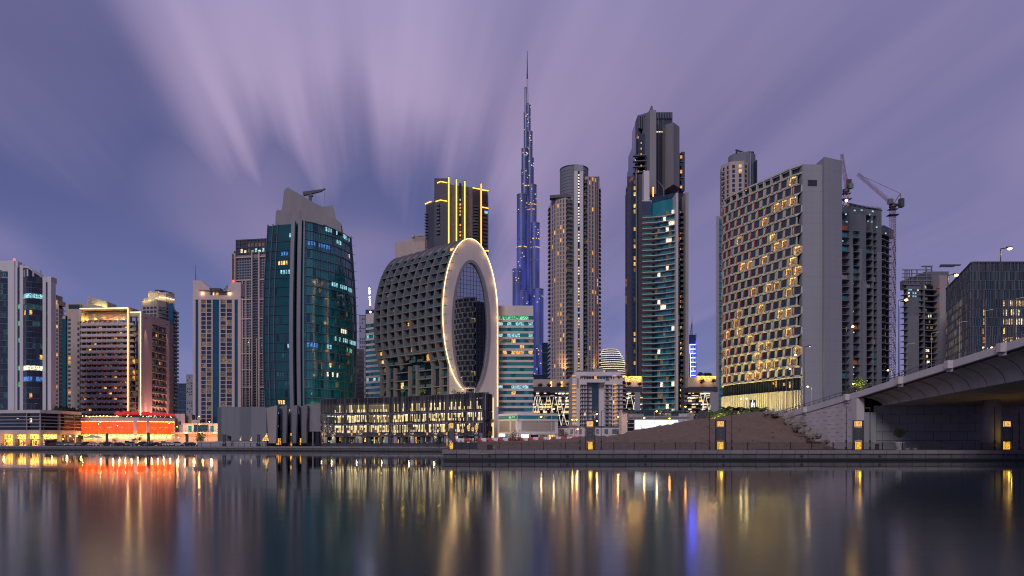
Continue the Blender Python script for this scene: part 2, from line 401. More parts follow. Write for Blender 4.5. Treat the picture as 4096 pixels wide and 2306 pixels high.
# far bank road in front of the buildings
m = MB(); m.poly([(-600, 455, GZ+.004), (-200, 322, GZ+.004), (-20, 262, GZ+.004), (-20, 274, GZ+.004), (-200, 336, GZ+.004), (-600, 470, GZ+.004)], 'asphalt'); structure(m, 'road')
mk('wet_stone', (.030, .030, .028), .35, var=.5, sc=.8); mk('quay_block', (.10, .092, .10), .8, var=.45, sc=.9, streak=True); mk('quay_cap', (.19, .165, .175), .75, var=.3, sc=.7)
mk('algae', (.006, .010, .006), .6, var=.5, sc=1.)
def quay(label, A, B, n, wb, loc):
    t = T('quay_wall', label, 'quay wall', loc); fr = Fr(A, B); W = fr.L/n
    m = MB(); t.fbox(m, fr, 0, fr.L, -3, 2.42, -2, -.02, 'wet_stone'); t.add(m, 'wall_core')
    t.cap = 150
    for i in range(n):
        a, b = i*W, (i+1)*W; g = .05
        t.pc('cap_stone', fr, a+g/2, b-g/2, 2.46, GZ+.012, -.6, .28+R.uniform(-.01, .01), 'quay_cap')
        t.pc('wall_block', fr, a+g, b-g, 1.78, 2.42, -.02, .10+R.uniform(-.02, .02), 'quay_block')
        t.pc('lower_block', fr, a+g, b-g, .6, 1.72, -.02, .03+R.uniform(-.015, .015), 'wet_stone')
    # algae at the waterline
    m = MB(); t.fbox(m, fr, 0, fr.L, .6, 1.60, .0, .07, 'algae'); t.add(m, 'algae_band')
    for k in (3, 9, 15, 21, 27, 33):                                     # cast diamond drain covers
        if k >= n: break
        m = MB(); c = fr.p((k+.5)*W, .15)
        for dx_, dz_ in ((-.14, 0), (.14, 0), (0, .14), (0, -.14)):
            p0 = (c[0]+fr.u[0]*dx_, c[1]+fr.u[1]*dx_, 2.1+dz_)
            m.poly([(p0[0]-.11*fr.u[0], p0[1]-.11*fr.u[1], p0[2]), (p0[0], p0[1], p0[2]-.11), (p0[0]+.11*fr.u[0], p0[1]+.11*fr.u[1], p0[2]), (p0[0], p0[1], p0[2]+.11)], 'dark_metal')
        t.add(m, 'drain_cover')
    t.end()
quay('long pale stone quay wall along the near right bank below the railing', (-10.2, 112), (83, 112), 48, 0, (-10.2, 112, 0))
quay('quay wall continuing right under the bridge and out of the picture', (83, 112), (140, 112), 20, 0, (83, 112, 0))
quay('far quay wall below the red lit podium, stretching off to the left', (-330, 345.9), (-16, 231), 94, 0, (-205, 300, 0))
quay('short return of the quay wall beside the end of the railing', (-16, 231), (-10.2, 112), 24, 0, (-10.2, 112.1, 0))

# ---------------------------------------------------------------- sand mound
def ip(x, pts):
    if x <= pts[0][0]: return pts[0][1]
    for (a, b), (c, d) in zip(pts, pts[1:]):
        if x <= c: return b+(d-b)*(x-a)/(c-a)
    return pts[-1][1]
CR = [(-24, 3.3), (-11, 4.15), (3, 4.4), (14, 4.9), (18, 5.7), (20, 5.5), (23, 5.2), (28, 5.8), (33, 6.7), (37, 8.0), (41, 8.5), (47, 9.6), (51, 10.4), (54, 10.9), (57, 11.0), (60, 11.)]
def ss(a, b, x):
    k = min(1, max(0, (x-a)/(b-a))); return k*k*(3-2*k)
def hterr(x, y):
    c = ip(x, CR)-GZ
    y0 = 119+ss(30, 56, x)*15; k = ss(y0, 166, y)
    k = k*.55+.45*min(1, max(0, (y-y0)/(166-y0)))
    h = GZ+c*k; h += (.10*math.sin(x*.9+y*.5)*math.sin(y*.23)+.07*math.sin((x-y*.8)*1.7))*min(1, k*5)*2
    g = math.sin(x*1.3+math.sin(y*.7)*1.2)*.5+math.sin(x*2.9+y*1.7)*.3+math.sin(y*3.3-x*.8)*.25
    return h+g*.12*min(1, k*6)*min(1, (h-2.9))
m = MB(); rows = []
for j in range(91):
    y = 118.6+(230-118.6)*(j/90)**1.35
    rows.append([(x, y, hterr(x, y) if (y < 228) else 2.9) for x in [-9.4-(y-112)*.0487+(61.5+9.4+(y-112)*.0487)*i/107 for i in range(108)]])
m.grid(rows, 'sand'); sm = m.build('sand_mound', smooth=True); sm['kind'] = 'structure'
mk('rubble', (.16, .12, .10), .9, sc=3., var=.5)
m = MB(); q = random.Random(11)
for i in range(3800):                             # stones, clods and dry scrub on the slope
    y = 121+44*q.random(); x = q.uniform(-8, 56); z = hterr(x, y); r = .05+.22*q.random()**4
    if z < 3.15: continue
    a = q.uniform(0, 6); p = [(x+r*math.cos(a+k*2.1)*1.3, y+r*math.sin(a+k*2.1), z-.05) for k in range(3)]; m.poly(p, 'rubble'); t_ = (x, y, z+r*.8)
    for k in range(3): m.poly([p[k], p[(k+1) % 3], t_], 'rubble')
rb = m.build('rubble'); rb['kind'] = 'stuff'; rb['label'] = 'loose stones and clods scattered over the sand mound'
m = MB()
for i in range(60):
    y = 121+40*q.random(); x = q.uniform(0, 56); z = hterr(x, y)
    if z < 3.4: continue
    for k in range(16): a = q.uniform(0, 6.3); l = q.uniform(.15, .45); m.poly([(x, y, z), (x+.03, y, z), (x+math.cos(a)*l, y+math.sin(a)*l, z+l*q.uniform(.4, 1.2))], 'leaf_dark')
rb = m.build('dry_scrub'); rb['kind'] = 'stuff'; rb['label'] = 'sparse dry scrub growing on the sand mound'
def boulder(r, seed, mat='rock'):
    q = random.Random(seed); bm = MB(); n = 9; rows = []
    ph = [q.uniform(0, 6) for _ in range(6)]
    for j in range(7):
        a = PI*j/6; row = []
        for i in range(n+1):
            b = 2*PI*(i % n)/n; rr = r*(1+.22*math.sin(3*b+ph[0]+j)+.18*math.sin(2*a+ph[1]+b)+.1*math.sin(5*b+ph[2]))
            if j in (0, 6): rr = r*.85
            row.append((rr*math.sin(a)*math.cos(b)*1.25, rr*math.sin(a)*math.sin(b), -rr*math.cos(a)*.75))
        rows.append(row)
    bm.grid(rows, mat); return bm
rock_lab = ['largest dark overhanging boulder against the bridge wall', 'pale rounded boulder on the slope just below the overhang', 'flat slab of broken concrete at the top of the mound', 'upright boulder beside the start of the parapet', 'square boulder low on the slope near the fence', 'jagged dark rock right of the square boulder', 'small rock at the foot of the rubble by the wall', 'long broken slab under the parapet end', 'small boulder on the mound left of the broken slab', 'rubble rock leaning on the wall at mid slope']
for i, (px, py, Y, r) in enumerate([(3212, 1690, 148, 1.35), (3192, 1710, 147, 1.1), (3125, 1665, 158, 1.3), (3097, 1658, 158, .9), (3242, 1745, 139, .95), (3266, 1745, 138.5, .8), (3305, 1768, 134, .6), (3170, 1676, 153, 1.5), (3062, 1658, 160, .7), (3222, 1722, 143, .9)]):
    o = boulder(r, 30+i).build('boulder', off=(0, 0, 0)); o.location = (X(px, Y), Y, Zp(py, Y)); o.rotation_euler = (0, 0, i*1.3)
    o['label'] = rock_lab[i]; o['category'] = 'boulder'; o['group'] = 'rocks on the sand mound'

# ---------------------------------------------------------------- bridge
BT = [(-80, 22.5), (20, 21.5), (60, 19.2), (90, 16.75), (108, 14.9), (126.6, 12.95), (143, 11.4), (160, 10.0), (175, 8.6), (196, 6.6)]
def bx(y): return 61.4-(y-90)*.0686 if y > -90 else 70
def bz(y): return ip(y, BT)
ys = [-80, -40, 0, 20, 40, 60]+[66+4*i for i in range(33)]
br = T('road_bridge', 'pale concrete road bridge rising over the canal bank with a curved underside', 'bridge', (bx(126), 126, GZ))
def sweep(mb, prof, ya, yb, mat, closed=True):    # prof(y) -> list of (offset inwards, z)
    yy = [ya]+[y for y in ys if ya < y < yb]+[yb]
    rows = []
    for y in yy:
        p = prof(y); p = p+[p[0]] if closed else p
        rows.append([(bx(y)+o, y, z) for o, z in p])
    mb.grid(rows, mat)
    if closed:
        for y, rev in ((ya, False), (yb, True)):
            pts = [(bx(y)+o, y, z) for o, z in prof(y)]; mb.poly(pts[::-1] if rev else pts, mat)
YA = 127.6
def dep(y): return 2.45+max(0, (YA-y))*.050 if y > 80 else 4.9+(.0 if y < 60 else 0)
m = MB(); sweep(m, lambda y: [(0, bz(y)-1.08), (-.06, bz(y)-1.0), (0, bz(y)), (.42, bz(y)), (.42, bz(y)-1.08)], -80, 196, 'pale_stone'); br.add(m, 'parapet')
m = MB(); sweep(m, lambda y: [(34, bz(y)-1.08), (34, bz(y)), (34.4, bz(y)), (34.4, bz(y)-1.08)], -80, 196, 'pale_stone'); br.add(m, 'parapet')
def under(y):
    d = dep(y); z = bz(y); pr = []
    for k in range(9):
        a = k/8; pr.append((.3+3.9*math.sin(a*PI/2)**.9*1., z-1.06-(d-1.06)*(1-math.cos(a*PI/2))**.85))
    return [(.3, z-1.0)]+pr[1:]+[(30.2, z-d), (34.2, z-1.0)]
m = MB(); sweep(m, under, -80, YA, 'bridge_concrete'); br.add(m, 'deck')
# formwork ribs on the curved cantilever
y = 126.0; k = 0
while y > 84:
    pr = under(y)[:9]; m = MB()
    for (o, z), (o2, z2) in zip(pr, pr[1:]):
        m.bar((bx(y)+o, y, z-.02), (bx(y)+o2, y, z2-.02), .07, 'concrete_raw')
    y -= 3.4; br.add(m, 'cantilever_rib')
m = MB(); sweep(m, lambda y: [(.42, bz(y)-1.1), (.42, bz(y)-.9), (34, bz(y)-.9), (34, bz(y)-1.1)], -80, 196, 'asphalt'); br.add(m, 'roadway')
# retaining wall: precast panels with recessed joints
m = MB(); sweep(m, lambda y: [(.18, 0), (.18, bz(y)-1.08), (34.2, bz(y)-1.08), (34.2, 0)], YA+.6, 196, 'concrete_raw'); br.add(m, 'retaining_wall')
np_ = 0
for r_ in range(7):
    yy = YA+1.9
    while yy < 168:
        y1 = min(yy+1.5, 168); z0 = GZ+r_*1.5+(.75 if int(round((yy-YA-1.9)/1.5)) % 2 else 0)-.75
        ya, yb = max(yy, YA+1.9), y1
        if yb-ya > .2:
            top = lambda q: min(z0+1.5-.05, bz(q)-1.10)
            if top(yb) > z0+.1 or top(ya) > z0+.1:
                pm = MB(); g = .02; x0 = .08+R.uniform(0, .02)
                A_, B_ = ya+g, yb-g
                tp = [max(z0+.04, top(A_)), max(z0+.04, top(B_))]
                pm.hexa([(bx(A_)+x0, A_, z0), (bx(A_)+.19, A_, z0), (bx(B_)+.19, B_, z0), (bx(B_)+x0, B_, z0), (bx(A_)+x0, A_, tp[0]), (bx(A_)+.19, A_, tp[0]), (bx(B_)+.19, B_, tp[1]), (bx(B_)+x0, B_, tp[1])], 'pale_stone')
                br.add(pm, 'wall_panel'); np_ += 1
        yy += 1.5
# pilaster and abutment facing the canal
m = MB(); m.box(bx(128)-.22, bx(128)+1.1, YA-.1, YA+1.9, GZ-1, bz(YA+1)-1.08, 'pale_stone'); br.add(m, 'pilaster')
m = MB(); m.box(bx(128)+1.1, bx(128)+3.0, YA-.35, YA+1.4, GZ-1, 9.3, 'concrete_slab'); br.add(m, 'buttress')
m = MB(); m.box(bx(128)+1.1, bx(128)+34, YA+.6, YA+2.2, GZ-1, bz(YA)-1.1, 'bridge_concrete'); br.add(m, 'abutment')
fr = Fr((bx(128)+3.0, YA+.6), (bx(128)+34, YA+.6))
for j in range(5):
    i = 0; s = -1.4 if j % 2 else 0
    while s < 30:
        t0 = max(s, 0); t1 = min(s+2.9, 30.5)
        if t1-t0 > .4: br.pc('facing_slab', fr, t0+.03, t1-.03, GZ+.0+j*1.5+.03, GZ+(j+1)*1.5-.03, 0, .08+R.uniform(0, .03), 'concrete_slab')
        s += 2.9
m = MB(); cx_, cy_ = X(3968, 119), 119
m.cyl(cx_, cy_, 1.62, GZ-.5, 11.9, 'concrete_slab', 40, r2=1.12); br.add(m, 'column', smooth=True)
m = MB(); m.cyl(cx_+17, cy_, 1.62, GZ-.5, 11.9, 'concrete_slab', 32, r2=1.12); br.add(m, 'column', smooth=True)
LY = [93.5, 103.6, 115.2, 131, 147]
for y in LY:                                      # light-pole pedestals bulging from the parapet
    m = MB(); z = bz(y); a = .75
    m.prism([(bx(y-a), y-a), (bx(y+a), y+a), (bx(y)-.55, y+.45), (bx(y)-.55, y-.45)][::-1], z-1.0, z+.10, 'pale_stone')
    m.prism([(bx(y-.7), y-.7), (bx(y+.7), y+.7), (bx(y)-.05, y+.2), (bx(y)-.05, y-.2)][::-1], z-1.45, z-1.0, 'pale_stone')
    br.add(m, 'pole_pedestal')
# railing on the parapet, near and far side
def rail(off):
    y = 66.
    while y < 190:
        z = bz(y); m = MB(); x = bx(y)+off
        m.bar((x, y, z-.05), (x+.05, y, z+.85), .16, 'grey_metal', .07); br.add(m, 'rail_post')
        y += 2.05
    for h in (.38, .80):
        m = MB(); pts = [(bx(q)+off+.03, q, bz(q)+h) for q in [60]+ys[6:]]
        for p, q in zip(pts, pts[1:]):
            if q[1] > 195: break
            m.bar(p, q, .09, 'grey_metal')
        br.add(m, 'handrail')
rail(.2); rail(34.2)
br.end()

# ---------------------------------------------------------------- lamps
def point(loc, col, e, r=.2, name='lamp_light', parent=None):
    l = bpy.data.lights.new(name, 'POINT'); l.energy = e; l.color = col; l.shadow_soft_size = r
    o = bpy.data.objects.new(name, l); COL.objects.link(o)
    if parent:
        w = wloc(parent); o.parent = parent; o.location = (loc[0]-w[0], loc[1]-w[1], loc[2]-w[2])
    else: o.location = loc
    return o
def spot(loc, tgt, col, e, size=70, r=.5, parent=None, blend=.6):
    l = bpy.data.lights.new('uplight', 'SPOT'); l.energy = e; l.color = col; l.spot_size = math.radians(size); l.spot_blend = blend; l.shadow_soft_size = r
    o = bpy.data.objects.new('uplight', l); COL.objects.link(o)
    d = Vector(tgt)-Vector(loc); o.rotation_euler = d.to_track_quat('-Z', 'Y').to_euler()
    if parent:
        w = wloc(parent); o.parent = parent; o.location = (loc[0]-w[0], loc[1]-w[1], loc[2]-w[2])
    else: o.location = loc
    return o
def street_lamp(label, x, y, z0, h, arm=(1., 0.), alen=1.3, mat='dark_metal', w=.16, head='lamp_yellow', e=0, col=(1, .6, .2), group=None, both=False, hr=.16):
    e_ = thing('street_lamp', label, 'street lamp', (x, y, z0), group)
    m = MB(); m.bar((x, y, z0), (x, y, z0+h), w, mat, w*.6, 6); m.bar((x, y, z0), (x, y, z0+.5), w*1.6, mat, w*1.5, 6); m.build('pole', e_)
    for s in ((1, -1) if both else (1,)):
        tx, ty = x+arm[0]*alen*s, y+arm[1]*alen*s
        m = MB(); m.bar((x, y, z0+h-.02), (tx, ty, z0+h+.12), w*.6, mat); m.build('arm', e_)
        m = MB(); m.bar((tx, ty, z0+h+.14), (tx+arm[0]*s*.65, ty+arm[1]*s*.65, z0+h+.2), w*1.3, mat, w*.9); m.build('lamp_head', e_)
        if head:
            m = MB(); m.sphere((tx+arm[0]*s*.4, ty+arm[1]*s*.4, z0+h+.02), hr, head, 8, .6); m.build('bulb', e_)
            if e: point((tx+arm[0]*s*.4, ty+arm[1]*s*.4, z0+h-.4), col, e, .2, parent=e_)
    return e_
g = 'tall street lamps on the bridge parapet'
for y, lab in zip(LY, ['tallest lit street lamp on the bridge parapet, nearest the picture edge', 'lit street lamp on the parapet in front of the dark office block', 'lit street lamp on the parapet in front of the tower crane mast', 'lit street lamp on the parapet in front of the unfinished tower', 'dark slender street lamp at the low end of the parapet before the hotel']):
    street_lamp(lab, bx(y)-.25, y, bz(y)+.08, 11.8, (1, 0), .75, head='lamp_yellow' if y < 140 else 'lamp_white', e=120 if y < 140 else 0, group=g, w=.19, hr=.24 if y < 140 else .06)
g = 'pale street lamps on the far side of the bridge'
for i, (px, pyt, Y, lit_) in enumerate([(3628, 1377, 150, 0), (3726, 1333, 150, 0), (3838, 1290, 150, 0), (3942, 1243, 150, 0), (4065, 1195, 150, 0)]):
    street_lamp(['pale unlit lamp pole just right of the crane mast behind the bridge', 'pale unlit lamp pole before the blue clad unfinished block', 'pale lamp pole with a thin arm before the office block corner', 'pale lamp pole rising between the two low lit lamps', 'pale lamp pole nearest the picture edge behind the bridge'][i], X(px, Y), Y, 9.5, Zp(pyt, Y)-9.5, (1, 0), .9, 'planter_white', .11, head=None, group=g)
for i, (px, py, Y, hd) in enumerate([(3553, 1483, 210, 'lamp_yellow'), (3935, 1392, 180, 'lamp_yellow'), (3968, 1392, 185, 'lamp_yellow'), (3414, 1537, 230, 'lamp_yellow'), (3232, 1548, 190, 'lamp_yellow')]):
    x, z = X(px, Y), Zp(py, Y)
    street_lamp(['short amber street lamp beside the crane mast behind the bridge', 'left one of two bright low lamps over the bridge rail', 'second bright low lamp over the rail, beside the tall parapet lamp', 'low yellow lamp beside the lit tree behind the bridge', 'bright amber lamp behind the parapet in front of the blank slab wall'][i], x+.9, Y, GZ, z-GZ, (-1, 0), .6, 'planter_white', .16, head=hd, e=60, group='low lamps behind the bridge', hr=.2)
# ================================================================= right-hand buildings
DARK = [(.9, 'glass_navy'), (1, 'lit_dim')]
# ---- hotel with the hexagonal facade
def hexhotel():
    t = T('hotel_building', 'wide hotel with a curved facade of hexagonal bays and red window reveals', 'building', (82, 225, GZ))
    ch = [(2885, 254.), (2894, 246.8), (2920, 242.3), (2996, 234), (3081, 225.7), (3158, 218.5), (3210, 215)]
    ch = [P(*c) for c in ch]
    ztop = Zp(655, 215); zb = Zp(1505, 215)        # roof and lowest bay row
    # resample the plan curve by length, one stretch per bay
    seg = [0]
    for a, b in zip(ch, ch[1:]): seg.append(seg[-1]+math.hypot(b[0]-a[0], b[1]-a[1]))
    L = seg[-1]; n = 13
    def at(s):
        s = max(0, min(L, s))
        for i in range(len(seg)-1):
            if s <= seg[i+1]+1e-9:
                k = (s-seg[i])/(seg[i+1]-seg[i]); return (ch[i][0]+(ch[i+1][0]-ch[i][0])*k, ch[i][1]+(ch[i+1][1]-ch[i][1])*k)
        return ch[-1]
    W = L/n; nr = 20; z0 = zb; H = (ztop-2.6-zb)/nr
    back = [(99, 225), (99, 250), (80, 262)]
    inner = [Fr(ch[i], ch[i+1]).p(0, -1.2) for i in range(len(ch)-1)]+[Fr(ch[-2], ch[-1]).p(Fr(ch[-2], ch[-1]).L, -1.2)]
    m = MB(); m.prism([*inner, (84.5, 218), *back], GZ-1, ztop-2.8, 'glass_dark'); t.add(m, 'core')
    # one bay: hexagonal outer edge, deep funnel, skewed window
    def bay(win, half=0, flip=1):
        b = MB(); w = W/2*1.0; h = H; K = 'cream_panel'
        O = [(-w, -h*.30, 0), (-w, h*.30, 0), (-.04*W, h*.66, -.24), (w, h*.30, 0), (w, -h*.30, 0), (-.04*W, -h*.66, -.24)]
        I = [(-.42*W, -h*.37), (-.34*W, h*.40), (.36*W, h*.40), (.31*W, -h*.37)]
        o3 = [(x, y, z) for x, z, y in O]; i3 = [(x, .02, z) for x, z in I]; j3 = [(x+(.03 if k < 2 else 0), .36, z) for k, (x, z) in enumerate(I)]
        for q in ([0, 'i0', 'i1', 1], [1, 'i1', 2], [2, 'i1', 'i2'], [2, 'i2', 3], [3, 'i2', 'i3', 4], [4, 'i3', 5], [5, 'i3', 'i0'], [5, 'i0', 0]):
            b.poly([o3[k] if isinstance(k, int) else i3[int(k[1])] for k in q], K)
        for k in range(4): b.poly([i3[k], j3[k], j3[(k+1) % 4], i3[(k+1) % 4]], 'red_reveal' if k == 0 and win != 2 else K)
        b.poly([j3[0], j3[3], j3[2], j3[1]], K)
        return b.mesh('window_bay')
    bm_ = bay(1); bm2 = bay(2)
    def pane(mat, glow_=False):
        b = MB(); h = H; I = [(-.39*W, -h*.36), (-.31*W, h*.39), (.36*W, h*.39), (.31*W, -h*.36)]; L = lambda u, v: ((I[0][0]+(I[3][0]-I[0][0])*u)*(1-v)+(I[1][0]+(I[2][0]-I[1][0])*u)*v, .30, I[0][1]+(I[1][1]-I[0][1])*v)
        b.poly([(x, .33, z) for x, z in (I[0], I[3], I[2], I[1])], mat)
        if glow_:                                  # lit pelmet and curtain edge
            b.poly([L(0, .84), L(1, .84), L(1, 1), L(0, 1)], 'lit_warm'); b.poly([L(0, 0), L(.14, 0), L(.14, .84), L(0, .84)], 'lit_warm')
        return MB.mesh(b, 'pane')
    pm = {'d': pane('glass_slate'), 'a': pane('lit_dim', True), 'w': pane('lit_room', True), 'r': pane('lit_amber')}
    lits = {(12, 17), (11, 17), (10, 17), (8, 16), (9, 14), (11, 13), (10, 13), (12, 12), (6, 12), (5, 12), (12, 10), (11, 10), (9, 9), (10, 9), (7, 9), (12, 9), (8, 7), (10, 6), (11, 6), (4, 6), (5, 5), (6, 4), (11, 4), (9, 3), (7, 2), (8, 1), (9, 1), (12, 1), (11, 8), (6, 0), (7, 0), (12, 2), (5, 7), (3, 5), (2, 3), (12, 11)}
    for j in range(nr):
        off = .5*(j % 2)
        for i in range(n+(1 if j % 2 else 0)):
            s = (i+.5-off)*W
            if s < .2*W or s > L-.2*W: half = True
            else: half = False
            a, b = at(s-.4), at(s+.4); ang = math.atan2(b[1]-a[1], b[0]-a[0]); p = at(s); z = z0+(j+.5)*H
            if half: continue
            o = bpy.data.objects.new('window_bay', bm_ if (i*7+j*3) % 5 else bm2); COL.objects.link(o); o.parent = t.e
            o.location = (p[0]-t.loc[0], p[1]-t.loc[1], z-t.loc[2]); o.rotation_euler = (0, 0, ang)
            k = 'w' if (i, j) in lits else ('a' if R.random() < .04 else 'd')
            q = bpy.data.objects.new('pane', pm[k]); COL.objects.link(q); q.parent = o
    # top row: open frames against the roof screen
    for a, b in zip(ch, ch[1:]):
        f = Fr(a, b); k = max(1, round(f.L/W))
        for zz in (ztop-.45, ztop-2.75): t.pc('roof_beam', f, 0, f.L, zz, zz+.45, -.8, .0, 'cream_panel')
        for i in range(k): t.pc('roof_post', f, f.L*i/k, f.L*i/k+.45, ztop-2.3, ztop-.45, -.7, -.02, 'cream_panel')
        t.pc('roof_screen', f, 0, f.L, ztop-2.3, ztop-.45, -1.1, -1.0, 'glass_navy')
        # glazed restaurant floor and the ribbed base, both lit
        z1, z2 = Zp(1560, 215), GZ-1
        t.pc('base_soffit', f, 0, f.L, zb-.35, zb-.02, -1.2, .05, 'cream_panel')
        t.pc('restaurant_glass', f, 0, f.L, z1, zb-.35, -1.0, -.8, 'glass_dark')
        nn = max(1, round(f.L/1.1))
        for i in range(nn):
            s0 = f.L*i/nn
            t.pc('mullion', f, s0, s0+.12, z1, zb-.35, -.8, -.45, 'dark_metal')
            if a[1] < 232 and R.random() < .6: t.pc('restaurant_light', f, s0+.2, s0+.2+R.uniform(.15, .6), z1+.6+R.uniform(0, 1.8), z1+1.0+R.uniform(1.2, 2.2), -.80, -.76, R.choice(['lit_amber', 'lit_warm', 'lit_dim']))
        t.pc('base_wall', f, 0, f.L, z2, z1, -1.0, -.4, 'brown_stone')
        nn = max(2, round(f.L/.8))
        for i in range(nn):
            if R.random() < .82: t.pc('base_fin', f, f.L*i/nn, f.L*i/nn+.30, z2, z1, -.4, .15, 'cream_panel')
    # blank slabs
    A = P(3210, 215); B = P(3290, 215.3)
    m = MB(); m.prism([A, B, (B[0], 240), (A[0]-1, 232)], GZ-1, Zp(658, 215), 'slab_panels'); t.add(m, 'blank_wall')
    f = Fr(A, B); s0, s1 = f.s(3231), f.s(3268); m = MB()
    t.fbox(m, f, s0, s1, Zp(745, 215), Zp(720, 215), .0, .03, 'glass_dark'); t.add(m, 'louvre_opening')
    C, D = P(3297, 214), P(3368, 217)
    m = MB(); m.prism([C, D, (D[0]+1, 245), (C[0]-.5, 244)], GZ-1, [Zp(628, 214)]*4, 'slab_panels'); t.add(m, 'blank_wall')
    m = MB(); m.prism([(B[0]+.02, 216), (C[0]-.02, 216), (C[0]-.02, 240), (B[0]+.02, 240)], GZ-1, Zp(664, 216), 'glass_dark'); t.add(m, 'shadow_gap')
    f = Fr((B[0]+.05, 215.95), (C[0]-.05, 215.95)); t.pc('stair_light', f, .05, f.L-.05, Zp(1545, 216), Zp(1532, 216), .02, .06, 'lit_white')
    # warm uplights in the planting along the foot of the facade
    col = (1., .84, .20)
    for k in range(7):
        q = L*(k+.4)/7; a = at(q); n_ = Fr(at(q-.5), at(q+.5)).n; c = (a[0]+n_[0]*4.5, a[1]+n_[1]*4.5, 9.)
        spot(c, (a[0]+n_[0]*1., a[1]+n_[1]*1., 44), col, 10500, 100, .6, t.e, 1.)
    t.end()
hexhotel()

# ---- twin-topped tan tower behind the hotel
def tower_behind():
    t = T('residential_tower', 'tan tower with a rounded grey top rising behind the hexagon hotel', 'tower', (X(2950, 560), 560, GZ))
    Y = 560
    f = fpx(2880, Y, 2992, Y-10); zt = Zp(658, Y); zb = Zp(1650, Y)
    m = MB(); ch = [P(2880, 575), P(2886, 562), P(2920, 555), P(2975, 553), P(2992, 556)]
    m.prism(chain_back(ch, 25), GZ, zt, 'tan_stone'); t.add(m, 'wall')
    for a, b in zip(ch[1:], ch[2:]):
        g = Fr(a, b); k = max(1, round(g.L/4)); nz = 44
        t.panes(g, .2, g.L-.2, zt-nz*3.5-2, zt-2, k, nz, [(.93, 'glass_navy'), (.99, 'lit_warm'), (1, 'lit_amber')], .42, .72, .05)
    g = Fr(ch[1], ch[2]); t.balconies(g, .0, 2.6, zb, zt-3, 1, 46, 1.2, 'tan_stone', 'rail_glass')
    m = MB(); x = X(2963, Y); r = (X(3032, Y)-X(2926, Y))/2
    m.cyl(X(2980, Y), Y+8, r, GZ, Zp(612, Y), 'concrete_grey', 28); t.add(m, 'core_drum', smooth=False)
    m = MB(); m.box(X(2990, Y), X(2993, Y), Y-6, Y-4, GZ, Zp(625, Y), 'concrete_slab'); m.box(X(3012, Y), X(3016, Y), Y-7.5, Y-1, GZ, Zp(655, Y), 'glass_navy'); t.add(m, 'slot')
    m = MB(); zt2 = Zp(612, Y); m.bar((X(2945, Y), Y, zt2), (X(2950, Y), Y, zt2+1.5), 1., 'dark_metal'); m.bar((X(2942, Y), Y, zt2+2), (X(2975, Y), Y, zt2+.4), 1.1, 'dark_metal', .5); m.box(X(2990, Y), X(3016, Y), Y, Y+4, zt2, zt2+1.0, 'dark_metal'); t.add(m, 'roof_crane')
    t.end()
    t = T('slab_tower', 'narrow grey tower strip at the curved edge of the hotel', 'tower', (X(2872, 420), 420, GZ))
    f = fpx(2864, 420, 2904, 420); zt = Zp(866, 420)
    m = MB(); m.prism(chain_back([P(2864, 420), P(2910, 420)], 18), GZ, zt, 'concrete_slab'); t.add(m, 'wall')
    s0, s1 = f.s(2876), f.s(2893)
    t.panes(f, s0, s1, Zp(1650, 420), zt-1, 1, 33, [(.9, 'glass_teal'), (.97, 'glass_navy'), (1, 'lit_warm')], .95, .7)
    t.balconies(f, s0, s1, Zp(1650, 420), zt-1, 1, 33, .8, 'concrete_grey', None, gap=0)
    t.end()
tower_behind()

